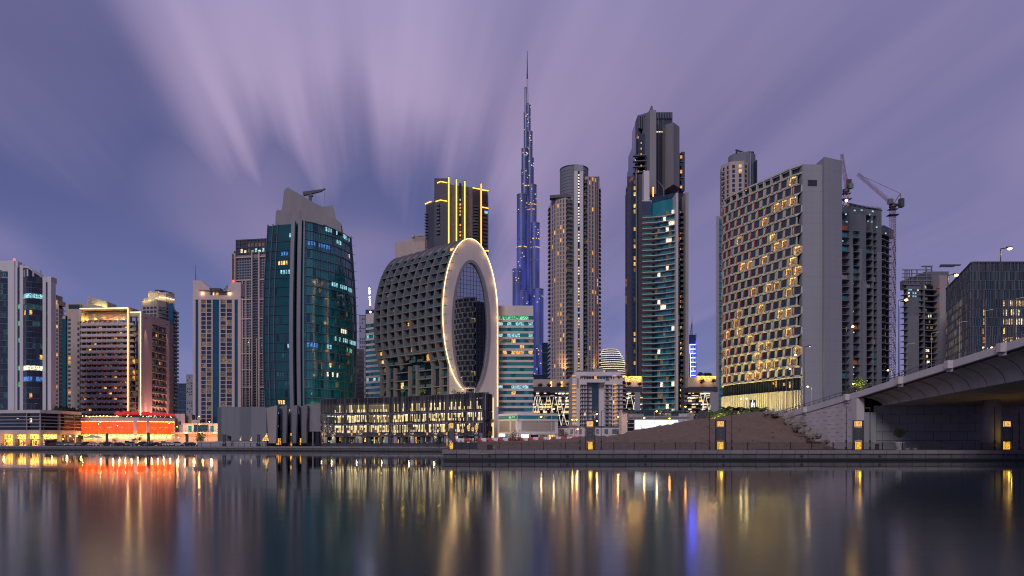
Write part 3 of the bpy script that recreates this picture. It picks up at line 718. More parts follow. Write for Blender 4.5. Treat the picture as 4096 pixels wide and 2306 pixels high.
# ---- wavy balcony tower and the dark stepped tower above it
def wavy():
    Y = 470
    t = T('stepped_tower', 'dark stepped tower with grey fins, tallest one right of the needle tower', 'tower', (X(2640, 500), 500, GZ))
    Y2 = 500
    def bxp(m, a, b, yt, yb, y0, y1, mat): m.box(X(a, Y2), X(b, Y2), y0, y1, Zp(yb, Y2), Zp(yt, Y2), mat)
    m = MB()
    for a, b, yt, y0 in ((2547, 2600, 545, 496), (2541, 2600, 560, 498), (2536, 2600, 628, 496), (2530, 2600, 697, 494), (2528, 2600, 725, 492)):
        bxp(m, a, b, yt, 1750, y0, 530, 'glass_navy')
    bxp(m, 2600, 2690, 450, 1750, 500, 528, 'glass_navy'); bxp(m, 2555, 2600, 458, 1750, 503, 528, 'glass_navy'); bxp(m, 2551, 2560, 462, 700, 500, 510, 'dark_cladding')
    t.add(m, 'glass_body')
    m = MB()
    for i in range(6): bxp(m, 2552+i*9, 2557+i*9, 468-i*5.0, 520, 497+i, 501+i, 'fin_blue')
    for i in range(8): bxp(m, 2606+i*10.5, 2611+i*10.5, 450+i*1.6-(8 if i == 7 else 0), 478, 498.5, 501, 'fin_blue')
    bxp(m, 2598, 2604, 441, 480, 494, 503, 'fin_blue')
    t.add(m, 'roof_fin')
    m = MB(); bxp(m, 2586, 2611, 472, 800, 488, 515, 'crown_stone'); t.add(m, 'stone_pier')
    m = MB(); x0, x1, x2 = X(2562, Y2), X(2586, Y2), X(2586, Y2); m.prism([(x0, 506), (x1-.02, 488), (x1-.02, 515), (x0, 515)], Zp(800, Y2), [Zp(486, Y2), Zp(472, Y2), Zp(472, Y2), Zp(486, Y2)], 'concrete_grey'); t.add(m, 'stone_pier')
    m = MB(); m.prism([P(2661, 492), P(2694, 482), (P(2694, 482)[0]-.02, 512), (P(2661, 492)[0], 512)], Zp(775, Y2), [Zp(500, 492), Zp(490, 482), Zp(490, 482), Zp(500, 492)], 'crown_stone'); t.add(m, 'stone_pier')
    m = MB(); a = P(2694, 482); b = P(2718, 489); m.prism([a, b, (b[0], 512), (a[0], 512)], Zp(775, Y2), Zp(490, 482), 'crown_stone'); t.add(m, 'stone_pier')
    f = fpx(2612, 499.8, 2661, 499.8)
    for p in (2613, 2631, 2650): t.pc('mullion', f, f.s(p), f.s(p)+.45, Zp(765, Y2), Zp(460, Y2), 0, .6, 'concrete_grey')
    for i in range(6): t.pc('mullion', f, f.s(2617+i*7.3), f.s(2617+i*7.3)+.15, Zp(765, Y2), Zp(460, Y2), 0, .2, 'dark_metal')
    t.panes(f, f.s(2616), f.s(2655), Zp(534, Y2), Zp(524, Y2), 10, 1, [(1, 'lit_white')], .7, .5, .1)
    g = fpx(2532, 493, 2585, 491.9)
    for k in range(6): t.pc('floor_band', g, 0, g.L, Zp(640+k*22, Y2)-.3, Zp(640+k*22, Y2)+.2, -2, .8, 'concrete_grey')
    t.panes(g, .5, g.L-.5, Zp(760, Y2), Zp(560, Y2), 4, 9, [(.7, None), (.86, 'lit_amber'), (1, 'lit_dim')], .3, .3, .9)
    m = MB(); bxp(m, 2717, 2731, 622, 775, 494, 512, 'glass_navy'); t.add(m, 'side_bay'); g = fpx(2718, 493.9, 2731, 493.9)
    t.panes(g, .2, g.L-.2, Zp(775, Y2), Zp(628, Y2), 1, 5, [(.3, 'glass_navy'), (1, 'lit_amber')], .8, .4, .06)
    for k in range(5): t.pc('floor_band', g, 0, g.L+.3, Zp(630+k*32, Y2)-.2, Zp(630+k*32, Y2)+.2, 0, .9, 'concrete_grey')
    # left shaft with the lit stair windows
    m = MB(); bxp(m, 2520, 2567, 745, 1760, 478, 512, 'dark_cladding'); t.add(m, 'shaft')
    m = MB(); bxp(m, 2545, 2566, 747, 1760, 471, 478, 'white_panel'); bxp(m, 2520, 2523, 732, 1760, 475, 478, 'concrete_grey'); t.add(m, 'pier')
    m = MB(); bxp(m, 2566, 2569, 870, 1760, 470.5, 476, 'dark_cladding'); t.add(m, 'notched_edge')
    g = fpx(2523, 477.9, 2546, 477.9); z1 = Zp(770, Y2); k = 44; zz = (z1-Zp(1750, Y2))/k
    t.pc('stair_glass', g, .3, g.L-.4, Zp(1750, Y2), z1, 0, .05, 'glass_navy')
    for i in range(k):
        if i in (0, 1, 2, 4, 5, 8, 10, 11, 13, 15, 20, 26, 27, 29, 31) or R.random() < .1: t.pc('lit_window', g, g.s(2535), g.s(2544), z1-zz*i-zz*.62, z1-zz*i, .05, .12, R.choice(['lit_amber', 'lit_amber', 'lit_warm', 'lit_dim']))
    for p in (2587, 2611): t.pc('light_strip', fpx(2580, 487.9, 2620, 487.9), fpx(2580, 487.9, 2620, 487.9).s(p), fpx(2580, 487.9, 2620, 487.9).s(p)+.5, Zp(800, 488), Zp(750, 488), 0, .2, 'neon_gold')
    t.end()

    t = T('balcony_tower', 'teal glass tower with stacked wavy white balcony edges', 'tower', (X(2640, Y), Y, GZ))
    pxs = [2568, 2585, 2606, 2625, 2645, 2665, 2685, 2705]; dd = [458, 458.5, 460, 457, 454, 452, 451, 451]
    ch = [P(a, b+6) for a, b in zip(pxs, dd)]
    zt, zb = Zp(800, 458), GZ
    m = MB(); m.prism(chain_back([P(2606, 466), *ch[3:]], 30), zb, zt, 'glass_teal'); t.add(m, 'glass_body')
    m = MB(); m.prism(chain_back([P(2568, 466), P(2607, 466)], 20), zb, Zp(803, 466), 'white_panel'); t.add(m, 'wall')
    m = MB(); a, b = P(2568, 465), P(2606, 465); m.box(a[0], b[0], 465, 465.9, Zp(870, 465), Zp(806, 465), 'glass_grey'); t.add(m, 'glass_screen')
    # body behind the top
    m = MB(); m.prism([P(2600, 468), P(2712, 462), (X(2712, 462), 490), (X(2600, 468), 490)], Zp(820, 468), [Zp(790, 468), Zp(770, 462), Zp(770, 462), Zp(790, 468)], 'glass_navy'); t.add(m, 'glass_top')
    nfl = 41; y0 = 866; pitch = (1655-866)/36.
    for k in range(37):
        m = MB(); py = 872+k*21.9
        fo, fi, lo = [], [], []
        for i in range(15):
            px = 2570+i*(2705-2570)/14; w = i/14
            prot = 6.0+1.5*math.cos((w-.15)*PI*1.2); wav = (0 if w < .28 else 1)
            Yp = 459-9*ss(.2, 1., w)-1.2*math.sin(w*PI*2.)
            x = X(px, Yp); z = Zp(py, 459)
            fo.append((x, Yp, z)); fi.append((x, Yp+9-(3.5 if i > 4 else 0), z)); lo.append(z)
        zo = [p[2] for p in fo]
        h = .40
        rows = [[(p[0], p[1], p[2]-h/2) for p in fi], [(p[0], p[1], p[2]-h/2) for p in fo], [(p[0], p[1], p[2]+h/2) for p in fo], [(p[0], p[1], p[2]+h/2) for p in fi]]
        m.grid(rows, 'pale_stone'); sl = t.add(m, 'balcony_slab')
        m = MB(); m.grid([[(p[0], p[1]+.15, p[2]+.25) for p in fo[:5]], [(p[0], p[1]+.15, p[2]+1.35) for p in fo[:5]]], 'rail_teal'); t.add(m, 'balcony_rail')
        # glass storey
        for i in range(5, 14):
            a = (X(2570+i*9.64, 461), 461-9*ss(.2, 1., i/14)); b = (X(2570+(i+1)*9.64, 461), 461-9*ss(.2, 1., (i+1)/14))
            g = Fr(a, b); zf = Zp(py, 459)
            mt = 'glass_teal'; r = R.random()
            if r < .045: mt = 'lit_white'
            elif r < .10: mt = 'lit_dim'
            elif r < .3: mt = 'glass_tealdark'
            elif r < .36: mt = 'lit_dimcool'
            t.pc('window', g, .04, g.L-.04, zf+.3, zf+3.0, 0, .1, mt)
    # right-hand piers with the amber lit balcony stack
    m = MB(); m.box(X(2704, 448), X(2713, 448), 448, 470, GZ, Zp(772, 448), 'pale_stone'); t.add(m, 'pier')
    m = MB(); m.box(X(2742, 452), X(2754, 452), 452, 476, GZ, Zp(770, 452), 'concrete'); t.add(m, 'pier')
    m = MB(); m.box(X(2713, 462), X(2742, 462), 462, 476, GZ, Zp(775, 462), 'glass_dark'); t.add(m, 'glass_body')
    g = fpx(2714, 461.9, 2740, 461.9)
    for k in range(39):
        z = Zp(860+k*21., 460); 
        sb = t.pc('side_balcony', g, .1, g.L-.3, z, z+.28, 0, 5.5, 'concrete_grey'); t.pc('side_rail', g, .1, g.L-.3, z+.28, z+1.3, 5.2, 5.4, 'rail_glass', sb)
        for q in (.25, .65):
            if R.random() < .55: t.pc('lit_window', g, g.L*q, g.L*q+R.uniform(.5, 1.3), z+1.2, z+2.6, .02, .1, R.choice(['lit_amber', 'lit_amber', 'lit_warm', 'lit_dim']))
    m = MB(); x, z = X(2655, 458), Zp(772, 460); m.bar((x, 458, z-3), (x, 458, z+2.5), .5, 'grey_metal'); m.bar((x, 458, z+2), (x-3.5, 458, z+6.5), .5, 'grey_metal', .25); t.add(m, 'roof_crane')
    t.end()
wavy()

# ---- blue lit tower, small striped slab, distant dome
t = T('blue_lit_tower', 'slim tower outlined with blue neon balconies and a lattice mast', 'tower', (X(2772, 540), 540, GZ))
Y = 540
m = MB(); m.prism(chain_back([P(2756, Y), P(2786, Y)], 14), GZ, Zp(1340, Y), 'glass_navy'); t.add(m, 'wall')
g = fpx(2756, Y-.1, 2786, Y-.1)
for k in range(15):
    z = Zp(1380+k*17.6, Y); s0 = g.s(2758+(0 if k < 2 else 1+2*math.sin(k*.22))); s1 = g.s(2780)
    t.pc('neon_strip', g, s0, s1, z-.28, z+.22, 0, 1.5, 'neon_blue'); 
    t.pc('blue_window', g, s0+.8, s1-.3, z-2.6, z-.8, 0, .1, 'lit_blue')
    if k < 14:
        t.pc('neon_strip', g, s0, s0+.35, z-3.2, z-.3, .2, .6, 'neon_blue')
        if k % 2: t.pc('lit_window', g, s0+1.6, s0+2.4, z-2.4, z-1.2, .1, .2, 'lit_amber')
t.pc('pier', g, g.s(2782), g.s(2785), GZ, Zp(1335, Y), 0, 1., 'planter_white')
m = MB()
for a, b in ((2763, 2767), (2770, 2767)): m.bar((X(a, Y), Y+2, Zp(1342, Y)), (X(b+3, Y), Y+2, Zp(1290, Y)), .3, 'grey_metal')
for k in range(5): m.bar((X(2763+k, Y), Y+2, Zp(1335-k*9, Y)), (X(2771, Y), Y+2, Zp(1330-k*9, Y)), .2, 'grey_metal')
m.bar((X(2771, Y), Y+2, Zp(1345, Y)), (X(2771, Y), Y+2, Zp(1260, Y)), .5, 'grey_metal', .15); t.add(m, 'mast')
for i in range(4): 
    a = spot((X(2760+i*7, Y), Y-6, Zp(1600-i*70, Y)), (X(2768, Y), Y, Zp(1560-i*70, Y)), (.1, .12, 1.), 2500, 120, .5, t.e)
t.end()
t = T('striped_slab_tower', 'far narrow striped tower left of the dark stepped tower', 'tower', (X(2520, 700), 700, GZ))
Y = 700; m = MB(); m.prism(chain_back([P(2513, Y), P(2545, Y)], 14), GZ, Zp(1235, Y), 'concrete_slab'); t.add(m, 'wall')
g = fpx(2513, Y, 2545, Y); t.bands(g, 0, g.s(2525), GZ, Zp(1240, Y), 30, 1.6, 0, .3, 'glass_navy'); t.end()
t = T('dome_building', 'distant tapering building ringed by white light bands', 'building', (X(2450, 1000), 1000, GZ))
Y = 1000; m = MB()
prof = [(1600, 54), (1520, 50), (1480, 47), (1450, 43), (1425, 37), (1405, 29), (1392, 20)]
for k in range(22):
    py = 1395+k*9.0; a = ip(-py, [(-q, w) for q, w in prof]); c = 2444+(k*.9 if k < 9 else 8+(k-9)*1.2); r = a/F*Y*1.25
    m2 = MB(); m2.cyl(X(c, Y), Y+10, r, Zp(py, Y)-3.0, Zp(py, Y)-.3, 'glass_navy', 28); m2.cyl(X(c, Y), Y+10, r+.5, Zp(py, Y)-.3, Zp(py, Y), 'white_panel', 28); t.add(m2, 'storey')
    m2 = MB(); m2.cyl(X(c, Y), Y+10, r+.8, Zp(py, Y)-.9, Zp(py, Y)-.3, 'lit_white', 28); t.add(m2, 'light_band')
t.end()

# ---- construction tower, cranes, unfinished block, office block
def lattice(m, p, q, w, n, mat, th=.16):
    p, q = Vector(p), Vector(q); d = (q-p).normalized(); a = d.cross(Vector((0, 1, 0)))
    if a.length < .1: a = Vector((1, 0, 0))
    a.normalize(); b = d.cross(a).normalized(); c = [p+a*w/2*i+b*w/2*j for i, j in ((1, 1), (1, -1), (-1, -1), (-1, 1))]
    D = q-p
    for e in c: m.bar(e, e+D, th*1.3, mat)
    for k in range(n):
        f0, f1 = D*(k/n), D*((k+1)/n)
        for i in range(4):
            j = (i+1) % 4
            m.bar(c[i]+f0, c[j]+f1, th, mat); m.bar(c[i]+f1, c[j]+f1, th, mat)
def constr():
    Y = 330
    t = T('unfinished_tower', 'unfinished concrete tower with bare floors and work lights behind the blank slab', 'tower', (X(3460, Y), Y, GZ))
    zt = Zp(815, Y)
    ch = [P(3360, Y), P(3525, Y+6)]
    m = MB(); m.prism(chain_back([P(3360, Y+3), P(3525, Y+9)], 24), GZ, zt-1, 'concrete_raw'); t.add(m, 'core')
    m = MB(); m.prism([P(3525, Y+9), P(3552, Y+14), (P(3552, Y+14)[0]+1, Y+30), (P(3525, Y)[0], Y+30)], GZ, Zp(890, Y), 'glass_dark'); t.add(m, 'core')
    g = Fr(*ch); sp = lambda px: g.s(px)
    def wall(a, b, yt, yb, mat, d=.2): t.pc('wall_strip', g, sp(a), sp(b), Zp(yb, Y), Zp(yt, Y), -3, d, mat)
    for a, b in ((3394, 3410), (3432, 3463), (3484, 3492), (3504, 3525)): wall(a, b, 835, 1750, 'concrete_raw')
    wall(3367, 3525, 818, 850, 'concrete_raw', .15)
    wall(3410, 3463, 850, 920, 'concrete_raw', .1)
    for a, b, yt in ((3399, 3410, 985), (3434, 3446, 990), (3443, 3463, 1122), (3484, 3491, 995), (3505, 3524, 998)): wall(a, b, yt, 1750, 'fin_grey', .5)
    nz = 62; zh = (Zp(835, Y)-Zp(1740, Y))/nz*1.5
    z = Zp(1740, Y); k = 0
    while z < Zp(900, Y):
        for a, b, dd in ((3367, 3394, .8), (3410, 3432, 1.3), (3463, 3484, 1.2), (3492, 3504, .6)):
            t.pc('floor_slab', g, sp(a), sp(b), z, z+.3, -3, dd, 'concrete_raw')
            if b-a > 15 and R.random() < .8: t.pc('edge_rail', g, sp(a)+.2, sp(b)-.2, z+.9, z+1.0, dd-.1, dd, 'grey_metal')
            r = R.random()
            if r < .16: t.pc('curtain_panel', g, sp(a)+.2, sp(b)-.3, z+.3, z+2.4, -.5, -.3, R.choice(['glass_navy', 'rail_teal', 'glass_teal', 'orange_board', 'brown_stone']))
            if r < .18 or (a == 3410 and z < Zp(1060, Y) and R.random() < .75): t.pc('work_light', g, sp(a)+.5, sp(a)+.5+R.uniform(.5, 1.6), z+1.9, z+2.4, -1.5, -1.3, R.choice(['neon_white', 'lit_white', 'lit_cool']))
        t.pc('floor_slab', Fr(P(3525, Y+6), P(3560, Y+13)), 0, Fr(P(3525, Y+6), P(3560, Y+13)).L, z+.8, z+1.15, -4, .8, 'concrete_grey')
        z += 3.1; k += 1
    # exposed columns behind the side slabs
    h = Fr(P(3525, Y+6), P(3560, Y+13))
    for q in (.02, .5, .95): t.pc('column', h, h.L*q, h.L*q+.5, GZ, Zp(905, Y), -1.2, -.4, 'concrete_raw')
    m = MB(); zt2 = Zp(810, Y)
    t.pc('site_hoist_platform', h, 0, h.L+.5, Zp(925, Y), Zp(888, Y), -3, 1.2, 'dark_cladding')
    for k in range(5): m.box(X(3524, Y), X(3549, Y), Y+6, Y+16, Zp(880-k*14, Y)-.2, Zp(880-k*14, Y)+.15, 'concrete_grey')
    for px in (3529, 3538): m.box(X(px, Y), X(px, Y)+.5, Y+8, Y+8.5, Zp(888, Y), Zp(822, Y), 'concrete_grey')
    t.add(m, 'bare_floors')
    m = MB(); m.prism([P(3397, Y), P(3530, Y+6), (X(3530, Y), Y+20), (X(3397, Y), Y+20)], [Zp(816, Y), Zp(828, Y)]*2, [Zp(812, Y), Zp(825, Y)]*2, 'dark_metal')
    for i in range(26): px = 3402+i*5; m.bar((X(px, Y), Y+.5, Zp(832, Y)), (X(px, Y), Y+.5, Zp(815+i*.5, Y)), .14, 'grey_metal')
    t.add(m, 'scaffold_deck')
    for px, py in ((3440, 838), (3473, 852), (3485, 838), (3412, 842), (3377, 860), (3380, 890), (3466, 880), (3481, 880), (3536, 922), (3500, 900)): t.pc('work_light', g, sp(px), sp(px)+.8, Zp(py, Y), Zp(py-6, Y), .5, .6, 'lit_cool')
    t.end()
    def crane(label, px, Y, pyb, pyt, tip, apex, cab, ctr):
        c = T('tower_crane', label, 'crane', (X(px, Y), Y, Zp(pyb, Y)), 'tower cranes')
        x = X(px, Y); w = 1.7; n = int((pyb-pyt)/10)
        m = MB(); lattice(m, (x, Y, Zp(pyb, Y)), (x, Y, Zp(pyt, Y)), w, n, 'steel_red', .085); c.add(m, 'mast')
        zt = Zp(pyt, Y); m = MB(); m.cyl(x, Y, 1.5, zt, zt+1.0, 'dark_metal', 8); m.box(x-1.9, x+1.9, Y-1.5, Y+1.5, zt-3.4, zt-3.1, 'dark_metal'); m.box(x-1.7, x+1.7, Y-1.3, Y+1.3, zt-1, zt-.8, 'dark_metal'); c.add(m, 'slewing_ring')
        m = MB(); T_ = (X(tip[0], Y-3), Y-3, Zp(tip[1], Y-3)); b0 = (x+cab*.2, Y, zt+1.4); lattice(m, b0, T_, 1.0, 30, 'steel_red', .05); c.add(m, 'jib')
        m = MB(); A = (X(apex[0], Y), Y, Zp(apex[1], Y)); m.bar((x, Y, zt+1), A, .38, 'steel_red'); ce = (X(ctr[0], Y), Y, Zp(ctr[1], Y)); m.bar(A, (ce[0]-.4*cab*0, Y, ce[2]), .25, 'steel_red'); c.add(m, 'a_frame')
        m = MB(); m.bar((x, Y, zt+1.2), ce, .8, 'dark_metal'); m.box(ce[0]-.9, ce[0]+.7, Y-1, Y+1, ce[2]-.8, ce[2]+2.6, 'dark_cladding'); c.add(m, 'counterweight')
        m = MB(); m.box(x-2.4 if cab < 0 else x+.6, x-.6 if cab < 0 else x+2.4, Y-1.8, Y-.2, zt+1, zt+3, 'grey_metal'); c.add(m, 'cab')
        m = MB(); m.bar(A, T_, .09, 'dark_metal'); c.add(m, 'pendant_line'); return c
    c = crane('tower crane on the unfinished tower with its jib raised to the left', 3571, 305, 1750, 830, (3432, 697), (3602, 775), -1, (3606, 822))
    m = MB()
    for k in range(10):
        z = Zp(922+k*62, 305); 
        for dy in (-.5, .5): m.bar((X(3571, 305), 305+dy, z), (X(3552, 343), 336, z-1.2), .16, 'dark_metal')
    c.add(m, 'wall_tie')
    c = crane('tower crane with a nearly upright jib beside the blank slab wall', 3384, 318, 826, 768, (3367, 618), (3389, 712), 1, (3396, 745))
    point((X(3386, 316), 314, Zp(800, 316)), (.9, .95, 1), 400, .2, parent=c.e); m = MB(); m.sphere((X(3385, 314), 314, Zp(803, 314)), .5, 'lamp_white'); c.add(m, 'work_lamp')
constr()
def rightblocks():
    Y = 400
    t = T('unfinished_block', 'unfinished block with steel roof frame between crane mast and office block', 'building', (X(3680, Y), Y, GZ))
    g = fpx(3613, Y, 3745, Y+3); sp = g.s
    m = MB(); m.prism(chain_back([P(3616, Y+3), P(3745, Y+6)], 25), GZ, Zp(1135, Y), 'glass_dark'); t.add(m, 'core')
    def w(a, b, yt, mat, d=.3, yb=1750, nm='wall_strip'): t.pc(nm, g, sp(a), sp(b), Zp(yb, Y), Zp(yt, Y), -2.5, d, mat)
    w(3627, 3683, 1137, 'concrete_raw', .0, 1262); w(3628, 3673, 1263, 'fin_grey', .6); w(3690, 3696, 1128, 'concrete_raw', .7); w(3613, 3680, 1134, 'concrete_raw', .4, 1141)
    z = Zp(1740, Y)
    while z < Zp(1150, Y):
        for a, b, d in ((3613, 3628, .9), (3674, 3690, 1.2), (3697, 3746, .7)): t.pc('floor_slab', g, sp(a), sp(b), z, z+.35, -2.5, d, 'concrete_grey')
        if R.random() < .5 or 1240 < HY-(z-HC)*F/Y < 1330:
            for q in range(2):
                if R.random() < .6: a = R.uniform(3699, 3728); t.pc('work_light', g, sp(a), sp(a)+R.uniform(.6, 2.0), z+1.2, z+2.6, -1, -.8, R.choice(['lit_warm', 'lit_white', 'lit_dim', 'lit_dim']))
        z += 3.1
    for r_ in range(3):
        for i in range(5): t.pc('work_light', g, sp(3632+i*9), sp(3638+i*9), Zp(1162+r_*13, Y), Zp(1156+r_*13, Y), .02, .1, R.choice(['lit_cool', 'lit_white', 'glass_navy', 'glass_navy']))
    m = MB(); zr = Zp(1135, Y)
    for px in (3628, 3636, 3645, 3655, 3676, 3714): m.bar((X(px, Y), Y+2, zr), (X(px, Y), Y+2, Zp(1076, Y)), .45, 'concrete_grey')
    for py in (1077, 1092, 1106, 1121): m.box(X(3616, Y), X(3735, Y), Y+1.5, Y+2.2, Zp(py, Y)-.2, Zp(py, Y)+.2, 'concrete_grey')
    m.box(X(3697, Y), X(3737, Y), Y+1.5, Y+3, Zp(1063, Y)-.2, Zp(1063, Y)+.3, 'concrete_grey'); m.bar((X(3713, Y), Y+2, zr), (X(3713, Y), Y+2, Zp(1063, Y)), .5, 'concrete_grey'); m.bar((X(3735, Y), Y+2, zr), (X(3735, Y), Y+2, Zp(1063, Y)), .5, 'concrete_grey')
    t.add(m, 'steel_frame')
    m = MB(); m.box(X(3662, Y), X(3740, Y), Y+4, Y+16, zr, Zp(1102, Y), 'concrete_raw'); m.box(X(3735, Y), X(3830, Y), Y+8, Y+20, GZ, Zp(1073, Y), 'concrete_raw'); t.add(m, 'roof_plant')
    m = MB(); m.box(X(3755, Y), X(3835, Y), Y-2, Y-1, Zp(1066, Y), Zp(1062, Y), 'dark_metal'); m.box(X(3755, Y), X(3812, Y), Y-2, Y, Zp(1070, Y), Zp(1067, Y), 'grey_metal'); t.add(m, 'gantry')
    t.pc('stone_shaft', g, sp(3747), sp(3787), GZ, Zp(1100, Y), -12, 2., 'concrete'); 
    m = MB(); m.box(X(3738, Y), X(3750, Y), Y-3, Y-1, Zp(1159, Y), Zp(1155, Y), 'orange_board'); m.box(X(3736, Y), X(3748, Y), Y-3, Y-1, Zp(1237, Y), Zp(1232, Y), 'orange_board'); t.add(m, 'loading_deck')
    t.end()
    t = T('office_block', 'dark office block of staggered vertical fins with lit office floors', 'building', (X(3950, 320), 320, GZ))
    A, B, C = P(3788, 372), P(3889, 318), P(4330, 318)
    zt = Zp(1050, 318)
    m = MB(); m.prism([A, B, C, (C[0], 380), (A[0]+8, 386)], GZ, zt-.3, 'glass_navy'); t.add(m, 'core')
    nz = 16; H = (zt-Zp(1640, 318))/nz; zb = zt-nz*H; t.cap = 290
    lit_rows = {3, 4, 5, 6, 7, 8, 9}
    for f, n, side in ((Fr(A, B), 22, 0), (Fr(B, C), 44, 1)):
        W = f.L/n
        for j in range(nz):
            z = zb+H*(nz-1-j)
            t.pc('floor_line', f, 0, f.L, z-.1, z+.12, 0, .35, 'grey_metal')
            for i in range(n):
                px = CX+F*f.p(W*i)[0]/f.p(W*i)[1]
                on = (side == 0 and j in lit_rows and px < 3850 and R.random() < .85) or (side == 1 and j in (4, 5, 6, 7, 8, 9) and px > 4003 and R.random() < (.8 if j in (4, 5, 6, 8) else .5)) or (side == 1 and i in (4,) and 3 <= j <= 10) or (side == 0 and i == 18 and 4 <= j <= 9)
                amber = (side == 1 and i == 4) or (side == 0 and i == 18)
                if on: t.pc('window', f, W*i+.18, W*i+W-.15, z+.9, z+H-.5, .02, .08, 'lit_amber' if amber else R.choice(['lit_warm', 'lit_warm', 'lit_white']))
                elif R.random() < .55: t.pc('window', f, W*i+.1, W*i+W-.1, z+.4, z+H-.2, .02, .08, R.choice(['glass_blue', 'glass_navy', 'glass_grey', 'glass_tealdark']))
    # fins: two per bay, shifted from storey to storey
        mm = MB()
        for j in range(nz):
            z = zb+H*j
            for i in range(n*2):
                s = W/2*i+R.choice([0, .12, .25, .4]); t.fbox(mm, f, s, s+.13, z+.12, z+H-.1, .0, .55, 'fin_blue' if R.random() < .7 else 'fin_grey')
        mm.build('facade_fin', t.e, 'stuff')
    t.pc('corner_post', Fr(B, C), -.2, .15, GZ, zt, -.2, .6, 'grey_metal')
    t.pc('roof_edge', Fr(B, C), 0, Fr(B, C).L, zt-.3, zt+.2, -.5, .6, 'dark_cladding'); t.pc('roof_edge', Fr(A, B), 0, Fr(A, B).L, zt-.3, zt+.2, -.5, .6, 'dark_cladding')
    m = MB(); z = zt; Yc = 325; m.box(X(3939, Yc), X(3949, Yc), Yc, Yc+3, z, z+1.6, 'dark_metal'); m.bar((X(3949, Yc), Yc, z+.9), (X(3990, Yc), Yc, z+1.1), .6, 'dark_metal', .2); m.box(X(4077, Yc), X(4096, Yc), Yc, Yc+3, z, z+.8, 'dark_metal'); t.add(m, 'roof_crane')
    t.end()
rightblocks()
